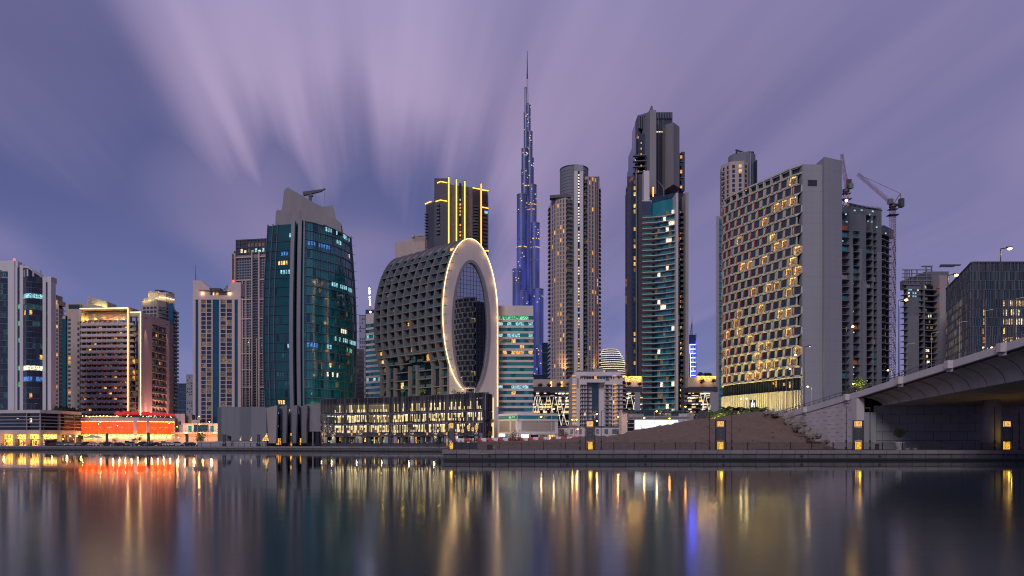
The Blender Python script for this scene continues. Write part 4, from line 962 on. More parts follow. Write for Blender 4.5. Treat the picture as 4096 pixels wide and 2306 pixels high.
# ================================================================= middle of the skyline
def crescent():
    t = T('oval_building', 'crescent shaped building with gridded balconies and a gold lit oval end wall', 'building', (-35, 305, GZ)); t.cap = 300
    A0 = P(1770, 300); u = Vector((.864, .503, 0)).normalized(); nrm = Vector((u.y, -u.x, 0))
    D = Vector((X(1497, 332)-X(1770, 300), 332-300, 0)); LD = D.length; D.normalize()
    S = 25.18; a = S/2; zc = 56.2; b = 29.6+2.9
    zc = Zp(1260, 304); zt = Zp(950, 304); b = zt-zc
    def E(th): return (a-a*math.cos(th), zc+b*math.sin(th))     # th 0 = left extreme, PI/2 top, PI right extreme; negative = lower left
    def W(s, z, t_=0, out=0):                                    # s across the oval wall, t_ along the sweep
        p = Vector((A0[0], A0[1], 0))+u*s+D*t_; return (p.x, p.y, z)
    thL = math.acos(1-3.0/a)*-1                                  # lower left end of the curve, where the wall turns vertical
    ths = [thL+(PI-thL)*i/56 for i in range(57)]
    outl = [(E(thL)[0], GZ-1)]+[E(h) for h in ths]+[(S, GZ-1)]
    # end wall with an oval hole
    ec = (a+.55, Zp(1307, 304)); ea, eb = 7.1, (1567-1047)/2/F*304
    f = Fr(A0, (A0[0]+u.x*S, A0[1]+u.y*S)); s1, s2 = f.s(1815), f.s(1951); ec = ((s1+s2)/2, ec[1]); ea = (s2-s1)/2
    N = 72
    def outer(ang):                                              # ray from oval centre to the outline
        dx, dz = math.cos(ang), math.sin(ang); best = 1e9
        for (x0, z0), (x1, z1) in zip(outl, outl[1:]+outl[:1]):
            ex, ez = x1-x0, z1-z0; den = dx*ez-dz*ex
            if abs(den) < 1e-9: continue
            k = ((x0-ec[0])*ez-(z0-ec[1])*ex)/den; q = ((x0-ec[0])*dz-(z0-ec[1])*dx)/den
            if k > 0 and -1e-6 <= q <= 1+1e-6: best = min(best, k)
        return (ec[0]+dx*best, ec[1]+dz*best)
    angs = [2*PI*i/N for i in range(N)]
    for cx_, cz_ in (outl[0], outl[-1]): angs.append(math.atan2(cz_-ec[1], cx_-ec[0]) % (2*PI))
    angs = sorted(angs); angs.append(angs[0]+2*PI)
    m = MB(); m.grid([[W(ec[0]+math.cos(g)*ea, ec[1]+math.sin(g)*eb) for g in angs], [W(*outer(g)) for g in angs]], 'pale_stone'); t.add(m, 'end_wall')
    m = MB()
    def off(p, d): return (p[0]+nrm.x*d, p[1]+nrm.y*d, p[2])
    rings = []
    for k, d in ((1.0, .35), (1.11, .35)): rings.append([off(W(ec[0]+math.cos(g)*ea*k*(1 if k == 1 else 1.02), ec[1]+math.sin(g)*eb*(1+(k-1)*.42)), d) for g in angs])
    m.grid([[off(W(ec[0]+math.cos(g)*ea, ec[1]+math.sin(g)*eb), -.8) for g in angs], rings[0], rings[1], [off(W(ec[0]+math.cos(g)*ea*1.13, ec[1]+math.sin(g)*eb*1.046), -.02) for g in angs]], 'fin_grey'); t.add(m, 'oval_surround')
    gm = MB()
    mt = bpy.data.materials.new('oval_glass'); mt.use_nodes = True; n = NT(mt.node_tree); MT['oval_glass'] = mt
    bs = n.n('ShaderNodeBsdfPrincipled', ins={'Base Color': (.42, .46, .52, 1), 'Roughness': .015, 'Metallic': 1.}); oo = n.n('ShaderNodeOutputMaterial'); n.nt.links.new(bs.outputs[0], oo.inputs[0])
    gm.poly([off(W(ec[0]+math.cos(g)*ea*1.01, ec[1]+math.sin(g)*eb*1.005), -.7) for g in angs[:-1]], 'oval_glass'); t.add(gm, 'oval_glass')
    ff = Fr((A0[0]-nrm.x*.7, A0[1]-nrm.y*.7), (A0[0]-nrm.x*.7+u.x*S, A0[1]-nrm.y*.7+u.y*S))
    for k in range(-4, 5):
        x = ec[0]+k*1.5
        if abs(x-ec[0]) < ea*.97: h = eb*math.sqrt(1-((x-ec[0])/ea)**2); t.pc('oval_mullion', ff, x-.05, x+.05, ec[1]-h, ec[1]+h, .0, .12, 'dark_metal')
    for k in range(-14, 15):
        z = ec[1]+k*1.75
        if abs(z-ec[1]) < eb*.98: h = ea*math.sqrt(1-((z-ec[1])/eb)**2); t.pc('oval_transom', ff, ec[0]-h, ec[0]+h, z-.04, z+.04, .0, .10, 'dark_metal')
    # gold light line along the edge: curve to the lower oval on the left, straight down on the right
    m = MB(); pts = [off(W(*E(h)), .25) for h in [-1.30+(PI+1.30)*i/90 for i in range(91)]]+[off(W(S, z), .25) for z in (50, 40, 30, Zp(1625, 309))]
    for p, q in zip(pts, pts[1:]): m.bar(p, q, .19, 'neon_cream', .19)
    t.add(m, 'light_line')
    for i in range(0, 91, 10): point(off(pts[i], 1.2), (1, .55, .15), 110, .5, parent=t.e)
    # swept body
    inn = 1.7; T1 = LD
    def prof(th, r): return (a-(a-r)*math.cos(th), zc+(b-r)*math.sin(th))
    rows = []
    for th in [thL]+[h for h in ths if h > thL]:
        s, z = prof(th, inn); rows.append([W(s, z, .0 if th > 1.2 else .1), W(s, z, T1)])
    s0 = prof(thL, inn)[0]
    rows = [[W(s0, GZ-1, .1), W(s0, GZ-1, T1)]]+rows+[[W(S-.05, GZ-1, .1), W(S-.05, GZ-1, T1)]]
    m = MB(); m.grid([[p for p in r] for r in rows], 'glass_dark')
    m.poly([r[1] for r in rows], 'grey_rib'); t.add(m, 'glass_body')
    # upper roof cladding (dark shingled curve)
    rows = [[W(*prof(th, .55), q) for q in (0, T1)] for th in ths if th > 1.02]; m = MB(); m.grid(rows, 'grey_rib'); t.add(m, 'roof_shell')
    nr = 9; seg = LD/nr
    for k in range(nr+1):                                        # curved ribs
        tt = min(LD-.25, k*seg+.25) if k else .5
        m = MB(); w = .24; thk = [h for h in ths]
        low = thL if k in (0, 1, 2, 6, 8, 9) else (-.50-.05*(k % 3))
        th2 = [h for h in ths if h >= low]
        R_ = []
        for h in th2:
            so, zo = prof(h, -.35); si, zi = prof(h, inn-.05)
            R_.append([W(si, zi, tt-w), W(so, zo, tt-w), W(so, zo, tt+w), W(si, zi, tt+w)])
        m.grid(R_, 'grey_rib'); t.add(m, 'curved_rib')
    # floors
    pitch = 3.55; z = zt-7; zs = []
    while z > GZ+14: zs.append(z); z -= pitch
    for j, z in enumerate(zs):
        th = math.asin(max(-1, min(1, (z-zc)/b)))
        if th < thL: so = E(thL)[0]
        else: so = a-a*math.cos(th)
        m = MB(); si = so+inn+.3; h = .34; lower = z < zc-b*.52
        spans = [(0, LD)] if not lower else [(0, seg), (2*seg if j % 3 else seg*1.1, 4*seg-.3), (5.0*seg, 7*seg), (8*seg, LD)]
        if lower and (j % 4) == 0: spans = [(0, seg), (1.6*seg, 3*seg), (5*seg, 7.5*seg), (8*seg, LD)]
        if z > zc+b*.80: spans = []
        for q0, q1 in spans:
            p = [W(so-.10, z, q0), W(so-.10, z, q1), W(si, z, q1), W(si, z, q0)]
            m.hexa([(x, y, zz-h/2) for x, y, zz in p]+[(x, y, zz+h/2) for x, y, zz in p], 'fin_grey')
        if spans: t.add(m, 'floor_slab')
        if z < zc+b*.84:
            for k in range(nr):
                q0, q1 = k*seg+.5, (k+1)*seg-.5
                fr = Fr(W(so+inn-.12, 0, q1)[:2], W(so+inn-.12, 0, q0)[:2])
                th2 = math.asin(max(-1, min(1, (z+pitch*.5-zc)/b))); s2 = (a-(a-inn)*math.cos(max(th2, thL)))
                fr = Fr(W(s2-.12, 0, q1)[:2], W(s2-.12, 0, q0)[:2]); r = R.random()
                mt = 'lit_warm' if r < .05 else 'lit_amber' if r < .08 else 'lit_dim' if r < .17 else 'lit_dimcool' if r < .21 else None
                half = R.choice([(0, .5), (.3, 1), (.1, .9), (.5, 1)])
                t.pc('window', fr, fr.L*half[0]+.1, fr.L*half[1]-.1, z+.35, z+2.9, .0, .08, mt or R.choice(['glass_grey', 'glass_navy', 'glass_dark', 'glass_tealdark', 'glass_dark']))
                if not lower or R.random() < .6: 
                    g2 = Fr(W(so+.25, 0, q1)[:2], W(so+.25, 0, q0)[:2]); t.pc('balcony_rail', g2, 0, g2.L, z+.2, z+1.25, -.03, .03, 'rail_glass')
    for k in range(nr+1):
        if k in (3, 6): continue
        tt = min(LD-.25, k*seg+.25) if k else .5; m = MB(); so = E(thL)[0]; p = [W(so-.3, 0, tt-.3), W(so-.3, 0, tt+.3), W(so+inn, 0, tt+.3), W(so+inn, 0, tt-.3)]; zt_ = E(thL)[1]+1
        m.hexa([(x, y, GZ) for x, y, _ in p]+[(x, y, zt_) for x, y, _ in p], 'grey_rib'); t.add(m, 'lower_pier')
    t.end()
    return off(W(0, 0), 0)
crescent()

def podium():
    t = T('car_park', 'brightly lit car park podium screened by rows of dark vertical fins', 'building', (-60, 275, GZ)); t.cap = 290
    ch = [P(1284, 283), P(1560, 272), P(1940, 247)]; ch2 = P(1967, 255)
    hz = [Zp(1618, 283), Zp(1608, 272), Zp(1607, 246)]
    H = 18.2; zt = GZ+H
    z = [GZ+3.9, GZ+7.6, GZ+11.3, GZ+15.0]
    zt0, zt1, zt2 = Zp(1618, 283), Zp(1606, 272), Zp(1612, 246)
    m = MB(); pts = [ch[0], ch[1], ch[2], ch2, (ch2[0], 300), (ch[0][0], 305)]
    inner = [Fr(ch[0], ch[1]).p(0, -9), Fr(ch[0], ch[1]).p(Fr(ch[0], ch[1]).L, -9), Fr(ch[1], ch[2]).p(Fr(ch[1], ch[2]).L-3, -9)]
    m.prism([*inner, (ch2[0]-3, 300), (ch[0][0], 305)], GZ-.5, zt-1.5, 'garage_light'); t.add(m, 'back_wall')  # the wall itself glows, standing in for light inside the garage
    lab = 0
    for a, b in ((ch[0], ch[1]), (ch[1], ch[2]), (ch[2], ch2)):
        f = Fr(a, b); last = b is ch2
        for k, zz in enumerate([GZ+4.2, GZ+8.0, GZ+11.8]):
            t.pc('floor_slab', f, 0, f.L-(7 if b is ch[2] else 0), zz-.25, zz+.25, -9 if not last else -2, -.05, 'concrete_grey'); t.pc('slab_edge', f, 0, f.L, zz-.24, zz+.24, -.6, -.06, 'concrete_grey'); t.pc('parapet', f, 0, f.L, zz+.25, zz+.7, -.5, -.05, 'dark_cladding')
        t.pc('roof_slab', f, 0, f.L-(7 if b is ch[2] else 0), zt-2.4, zt-2.0, -9 if not last else -2, -.05, 'concrete_grey'); t.pc('roof_parapet', f, 0, f.L, zt-2.0, zt-.6, -.4, -.05, 'dark_cladding')
        n = max(1, int(f.L/8))
        for i in range(n+1): t.pc('column', f, min(f.L-.6, f.L*i/n), min(f.L, f.L*i/n+.6), GZ, zt-1, -.9, -.1, 'dark_cladding')
        mm = MB(); s = 0                                         # hanging fins
        while s < f.L-.1:
            dens = 1. if last else (.92 if (a is ch[0] and s < f.L*.25) else .62)
            for k, (za, zb_) in enumerate(((zt-6.3, zt-.5), (zt-10.2, zt-6.5), (zt-14, zt-10.4))):
                if R.random() < dens+.14:
                    lo = za+R.choice([0, 0, .7, 1.6]); hi = zb_-R.choice([0, 0, 0, 1.0, 1.8]) if k else zt-.5
                    t.fbox(mm, f, s, s+.09, lo, hi, .0, .35, 'dark_cladding' if R.random() < .75 else 'concrete_grey')
            s += .34
        mm.build('screen_fin', t.e, 'stuff')
        t.pc('soffit_band', f, 0, f.L, GZ+3.6, GZ+4.6, -.05, .25, 'dark_cladding')
        t.pc('top_band', f, 0, f.L, zt-1.6, zt-.4, -.04, .0, 'dark_cladding')
        # ceiling tubes and parked cars seen through the fins
        for k in range(3):
            s = R.uniform(.5, 2)
            while s < f.L-1.5:
                zz = [GZ+7.5, GZ+11.3, zt-3.25][k]
                if not last:
                    t.pc('ceiling_light', f, s, s+R.uniform(.3, .6), zz, zz+.14, -2.6-R.random()*4, -1.6, 'ceiling_tube')
                    if R.random() < .35: t.pc('parked_vehicle', f, s, s+3.4, zz-3.3, zz-2.3, -3.5, -1.6, R.choice(['car_black', 'car_silver', 'car_white', 'dark_cladding', 'car_red']))
                s += R.uniform(1.6, 4.2)
        # ground floor shops
        n = max(1, int(f.L/4.6)); w = f.L/n
        for i in range(n):
            t.pc('shop_pier', f, i*w, i*w+.9, GZ, GZ+4.1, -1.8, -.4, 'concrete_grey')
            if not last:
                lm = R.choice(['lit_warm', 'lit_dim', 'glass_dark', 'garage_light', 'garage_light'])
                t.pc('shop_window', f, i*w+.9, i*w+w, GZ+.2, GZ+3.6, -2.0, -1.8, 'glass_dark')
                for q in range(5):
                    t.pc('shop_mullion', f, i*w+1.0+q*w*.18, i*w+1.1+q*w*.18, GZ+.2, GZ+3.6, -1.8, -1.7, 'grey_metal')
                    if R.random() < .85: t.pc('shop_light', f, i*w+1.2+q*w*.18, i*w+1.2+q*w*.18+R.uniform(.3, .8), GZ+.5+R.random()*1.5, GZ+2.0+R.random()*1.4, -1.78, -1.72, R.choice(['lit_dim', 'lit_dim', 'lit_warm', 'lit_green', 'lit_dimcool', 'lit_amber', 'garage_light']))
                t.pc('shop_transom', f, i*w+.9, i*w+w, GZ+2.5, GZ+2.6, -1.75, -1.6, 'grey_metal')
    f = Fr(ch[0], ch[1]); g = Fr(ch[1], ch[2])
    for fr_, px in ((f, 1300), (f, 1335), (f, 1442), (f, 1545), (g, 1581), (g, 1650), (g, 1745), (g, 1785), (g, 1825), (g, 1905)):
        s = fr_.s(px); p = fr_.p(s, .9); spot((p[0], p[1]-.3, GZ+3.4), (p[0], p[1]+.5, GZ+9), (1, .72, .35), 1300, 100, .15, t.e)
        t.pc('shop_pier', fr_, s-.8, s+.8, GZ, GZ+4.0, -.4, .05, 'concrete')
    for px in (1290, 1330, 1430, 1530, 1640, 1740, 1830): 
        fr_ = f if px < 1560 else g; s = fr_.s(px); p = fr_.p(s, .6); point((p[0], p[1], GZ+3.2), (1, .85, .45), 60, .2, parent=t.e)
    # roof garden
    m = MB()
    for i in range(16): 
        px = R.choice([R.uniform(1800, 1945), R.uniform(1800, 1945), R.uniform(1300, 1520)]); Y = 262+R.random()*6; 
        for q in range(26): a, bq = R.uniform(-1.6, 1.6), R.uniform(0, 1.2); m.poly([(X(px, Y)+a, Y+R.uniform(-.6, .6), zt-.4+bq), (X(px, Y)+a+.35, Y, zt-.3+bq), (X(px, Y)+a+.1, Y+.3, zt+.05+bq)], 'leaf_dark')
    m.build('roof_planting', t.e, 'stuff')
    t.end()
    # neon framed white pavilion on the roof
    k = thing('roof_pavilion', 'white framed lit pavilion on the car park roof below the oval', 'pavilion', (X(1870, 262), 262, zt-.6))
    m = MB(); x0, x1 = X(1842, 262), X(1897, 262)
    for x in (x0, x1, (x0+x1)/2-1): m.box(x, x+.25, 262, 262.25, zt-.6, zt+2.0, 'white_panel')
    m.box(x0, x1+.25, 262, 263.5, zt+2.0, zt+2.3, 'white_panel'); m.build('frame', k)
    point((X(1820, 262), 260, zt+1.5), (1, .6, .2), 160, .3, parent=k); point(((x0+x1)/2, 261.5, zt+1.2), (1, .7, .3), 100, .3, parent=k)
    for px, c in ((1610, 0), (1695, 1), (1755, 0), (1812, 2), (1677, 3), (1532, 4)):
        Y = 262; e = thing('roof_lamp_tree', ['small gold lit tree on the car park roof before the glass strip', 'gold globe lamp on the roof edge left of the larger lit tree', 'warm lamp on the roof edge beside the oval wall', 'brightest gold lit tree on the car park roof', 'faint roof lamp at the darker left end of the car park'][c if c < 5 else 0] if c else ('gold lit round tree on the car park roof, leftmost' if px == 1610 else 'lit potted tree on the car park roof nearest the oval wall'), 'lit tree', (X(px, Y), Y, zt-.6))
        m = MB(); m.bar((X(px, Y), Y, zt-.6), (X(px, Y), Y, zt+.3), .12, 'bark'); m.build('trunk', e)
        m = MB()
        for q in range(60):
            v = Vector((R.gauss(0, 1), R.gauss(0, 1), R.gauss(0, 1))).normalized()*R.uniform(.3, .95); c0 = (X(px, Y)+v.x, Y+v.y, zt+1.1+v.z)
            m.poly([c0, (c0[0]+.3, c0[1], c0[2]+.1), (c0[0]+.1, c0[1], c0[2]+.3)], 'leaf_green')
        m.build('crown', e); point((X(px, Y)+.2, Y-1.2, zt+.4), (1, .65, .1), 30, .1, parent=e)
podium()

def goldtower():
    Y = 560
    t = T('gold_lit_tower', 'dark tower with vertical gold light strips above the crescent building', 'tower', (X(1820, Y), Y, GZ))
    def f2(a, b, Ya, Yb, yt, yb, dep_, mat, nm='wall', ytb=None):
        m = MB(); pts = [P(a, Ya), P(b, Yb), (X(b, Yb), Yb+dep_), (X(a, Ya), Ya+dep_)]
        m.prism(pts, Zp(yb, (Ya+Yb)/2), [Zp(yt, Ya), Zp(ytb or yt, Yb), Zp(ytb or yt, Yb), Zp(yt, Ya)], mat); t.add(m, nm); return Fr(P(a, Ya), P(b, Yb))
    g0 = f2(1704, 1737, 572, 560, 818, 1560, 22, 'dark_cladding', ytb=808)
    g1 = f2(1737, 1796, 560, 556, 714, 1560, 24, 'dark_cladding')
    g2 = f2(1796, 1892, 552, 556, 738, 1560, 24, 'grey_rib', ytb=751)
    g3 = f2(1890, 1950, 554, 560, 752, 1560, 20, 'dark_cladding', ytb=763)
    for px, yt in ((1793, 711), (1824, 720), (1857, 727), (1923, 737)):
        m = MB(); m.box(X(px-4, 549), X(px-.2, 549), 549, 556, GZ, Zp(yt+6, 549), 'dark_cladding'); t.add(m, 'fin')
        h = fpx(px, 548.9, px+5, 548.9); t.pc('light_strip', h, 0, h.L*.8, Zp(1560, 549), Zp(yt, 549), 0, .5, 'neon_gold')
        t.pc('fin_cap', h, -.4, h.L, Zp(yt, 549), Zp(yt-3, 549), -4, .4, 'dark_cladding')
    def hl(f, a, b, py, py2=None):
        m = MB(); p, q = f.p(f.s(a), .5), f.p(f.s(b), .5); m.bar((*p, Zp(py, p[1])), (*q, Zp(py2 or py, q[1])), .45, 'neon_gold'); t.add(m, 'light_strip')
    hl(g1, 1750, 1763, 733, 727); hl(g1, 1763, 1790, 727, 732); hl(g1, 1744, 1763, 807, 801); hl(g1, 1763, 1791, 801, 806); hl(g0, 1703, 1718, 817, 810); hl(g0, 1718, 1727, 810, 807)
    hl(g3, 1890, 1921, 752, 758); hl(g3, 1926, 1952, 760, 764); hl(g3, 1926, 1952, 829, 834); hl(g3, 1926, 1953, 1003, 1005)
    for fr_, a, b, y1, y2, n in ((g1, 1747, 1760, 812, 940, 9), (g3, 1892, 1911, 826, 970, 12), (g0, 1705, 1712, 830, 940, 9), (g3, 1930, 1948, 850, 1300, 30)):
        s0, s1 = fr_.s(a), fr_.s(b); z1, z2 = Zp(y1, Y), Zp(y2, Y)
        t.balconies(fr_, s0, s1, z2, z1, 1, n, 1.4, 'grey_rib', 'rail_glass', gap=0); t.panes(fr_, s0, s1, z2, z1, 2, n, [(.9, 'glass_navy'), (.96, 'lit_dim'), (1, 'lit_amber')], .7, .6)
    z = 0
    for k in range(40):
        if k in (4, 5): continue
        py = 826+k*13.6; s = g2.s(1838); t.pc('stair_window', g2, s, g2.s(1844), Zp(py+7, Y), Zp(py, Y), .02, .3, 'lit_cool' if k == 0-1 else ('lit_amber' if R.random() < .8 else 'lit_dim'))
    t.pc('stair_window', g2, g2.s(1838), g2.s(1843), Zp(815, Y), Zp(808, Y), .02, .3, 'lit_cool')
    t.pc('recess', g2, g2.s(1837), g2.s(1846), Zp(1560, Y), Zp(745, Y), -.2, .015, 'glass_dark')
    t.pc('rooftop_sign', g3, g3.s(1938), g3.s(1950), Zp(864, Y), Zp(846, Y), .1, .3, 'lit_cool')
    for a, b, y in ((1752, 1760, 717), (1915, 1921, 746), (1930, 1945, 749)):
        t.pc('roof_plant', g1 if a < 1800 else g3, (g1 if a < 1800 else g3).s(a), (g1 if a < 1800 else g3).s(b), Zp(770, Y), Zp(y, Y), -8, -6, 'dark_metal')
    for y0 in (2, 6): 
        a = spot((X(1775, 550), 546, Zp(810, 550)), (X(1775, 556), 556, Zp(740, 556)), (1, .5, .08), 1500, 70, .3, t.e) if y0 == 2 else spot((X(1920, 552), 544, Zp(780, 550)), (X(1920, 556), 556, Zp(750, 556)), (1, .5, .08), 900, 70, .3, t.e)
    t.end()
    t = T('brown_tower', 'low brown tower top peeking out behind the crescent building', 'tower', (X(1620, 520), 520, GZ))
    m = MB(); m.prism(chain_back([P(1580, 520), P(1700, 520)], 18), GZ, Zp(967, 520), 'tan_stone'); m.box(X(1620, 520), X(1655, 520), 522, 532, GZ, Zp(955, 520), 'tan_stone'); m.box(X(1650, 520), X(1700, 520), 521, 535, GZ, Zp(943, 520), 'brown_stone'); t.add(m, 'wall')
    m = MB(); m.box(X(1672, 520), X(1690, 520), 520.5, 524, Zp(943, 520), Zp(938, 520), 'tan_stone'); m.box(X(1648, 520), X(1655, 520), 520, 524, Zp(950, 520), Zp(938, 520), 'tan_stone'); t.add(m, 'roof_plant'); t.end()
goldtower()

def burj():
    Y = 1584
    t = T('needle_tower', 'tallest tower, a stepped blue lit needle with a thin spire', 'tower', (X(2108, Y), Y, GZ))
    # banded blue glass with vertical steel fins; its blue feature lighting is emission put into the skin
    m_ = MT['burj_skin']; n = NT(m_.node_tree)
    b = n.n('ShaderNodeBsdfPrincipled', ins={'Roughness': .3, 'Metallic': .6}); o = n.n('ShaderNodeOutputMaterial'); n.nt.links.new(b.outputs[0], o.inputs[0])
    pos = n.n('ShaderNodeNewGeometry').outputs['Position']; sp = n.n('ShaderNodeSeparateXYZ', ins={0: pos}).outputs
    fin = n.m('MULTIPLY_ADD', n.m('SINE', n.m('MULTIPLY', sp[0], 3.4)), .5, .5)
    flo = n.smooth(n.m('ABSOLUTE', n.m('SUBTRACT', n.m('FRACT', n.m('DIVIDE', sp[2], 3.9)), .5)), .30, .42, .7, 1.)
    col = n.mix(n.m('MULTIPLY', fin, flo), (.05, .07, .16, 1), (.24, .27, .45, 1)); n.nt.links.new(col, b.inputs['Base Color'])
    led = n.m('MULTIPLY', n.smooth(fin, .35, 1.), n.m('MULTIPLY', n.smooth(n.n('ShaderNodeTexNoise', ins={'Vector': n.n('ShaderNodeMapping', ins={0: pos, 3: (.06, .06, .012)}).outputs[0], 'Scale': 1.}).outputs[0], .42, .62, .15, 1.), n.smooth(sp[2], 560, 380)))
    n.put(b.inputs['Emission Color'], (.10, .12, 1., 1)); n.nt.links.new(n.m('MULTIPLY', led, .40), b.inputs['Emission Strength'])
    try: m_.cycles.emission_sampling = 'NONE'
    except Exception: pass
    k = Y/F
    tiers = [(2108.5, 6, 418, 0), (2103, 5, 354, 0), (2114, 8.5, 427, -2), (2104, 9, 459, -3), (2120, 10, 535, -4), (2098, 12, 604, -6), (2121, 14, 642, -6), (2100, 15.5, 690, -9), (2128, 18, 751, -9), (2087, 20, 792, -14), (2110, 20, 800, -5), (2139, 18.5, 905, -14), (2082, 16, 1010, -20), (2068, 18, 1094, -30), (2152, 20, 1171, -26), (2090, 24, 1180, -26), (2164, 22, 1395, -36), (2056, 26, 1420, -44), (2120, 30, 1480, -50)]
    for c, r, yt, dy in tiers:
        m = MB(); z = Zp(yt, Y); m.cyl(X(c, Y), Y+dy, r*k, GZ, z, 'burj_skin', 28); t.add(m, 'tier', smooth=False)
        m = MB(); m.cyl(X(c, Y), Y+dy, r*k+.3, z-.2, z+1.6, 'grey_metal', 28); t.add(m, 'tier_cap')
        if r > 8:
            for q in range(5):
                a = R.uniform(-2.6, -.5); x, y = X(c, Y)+math.cos(a)*(r*k+.3), Y+dy+math.sin(a)*(r*k+.3)
                g = Fr((x-1, y), (x+1, y)); zz = z-R.uniform(4, 40); t.pc('lit_window', g, 0, R.uniform(1, 3.), zz, zz+1.8, 0, .5, R.choice(['lit_warm', 'lit_warm', 'lit_white', 'lit_cool']))
    for c, r, py, dy, mt in ((2100, 17, 713, -9, 'lit_dim'), (2110, 18, 757, -10, 'lit_warm'), (2087, 20, 970, -14, 'lit_dimcool'), (2139, 18.5, 968, -14, 'lit_warm'), (2087, 20, 1000, -14, 'lit_warm'), (2139, 18.5, 1002, -14, 'lit_amber'), (2139, 18.5, 1052, -14, 'lit_dim'), (2068, 18, 1150, -30, 'lit_dim'), (2152, 20, 1195, -26, 'lit_dim'), (2128, 18, 830, -9, 'lit_amber'), (2128, 18, 850, -9, 'lit_amber'), (2128, 18, 870, -9, 'lit_dim')):
        for q in range(14):
            if R.random() < .65:
                a = -2.9+q*.19; x, y = X(c, Y)+math.cos(a)*(r*k+.25), Y+dy+math.sin(a)*(r*k+.25); g = Fr((x, y), (x-math.sin(a)*1.8, y+math.cos(a)*1.8)); t.pc('lit_window', g, 0, 1.6, Zp(py, Y), Zp(py, Y)+1.9, 0, .3, mt)
    m = MB(); x = X(2109, Y)
    m.cyl(x, Y, 2.4, Zp(420, Y), Zp(378, Y), 'planter_white', 12); m.cyl(x, Y, 2.0, Zp(378, Y), Zp(318, Y), 'planter_white', 12, r2=1.7); t.add(m, 'spire_core')  # white colour stands in for the lit stretch of the spire
    m = MB(); m.cyl(x, Y, 1.6, Zp(318, Y), Zp(296, Y), 'dark_metal', 12, r2=1.3); m.cyl(x, Y, 1.2, Zp(296, Y), Zp(205, Y), 'dark_metal', 10, r2=.45); t.add(m, 'spire')
    t.end()
burj()

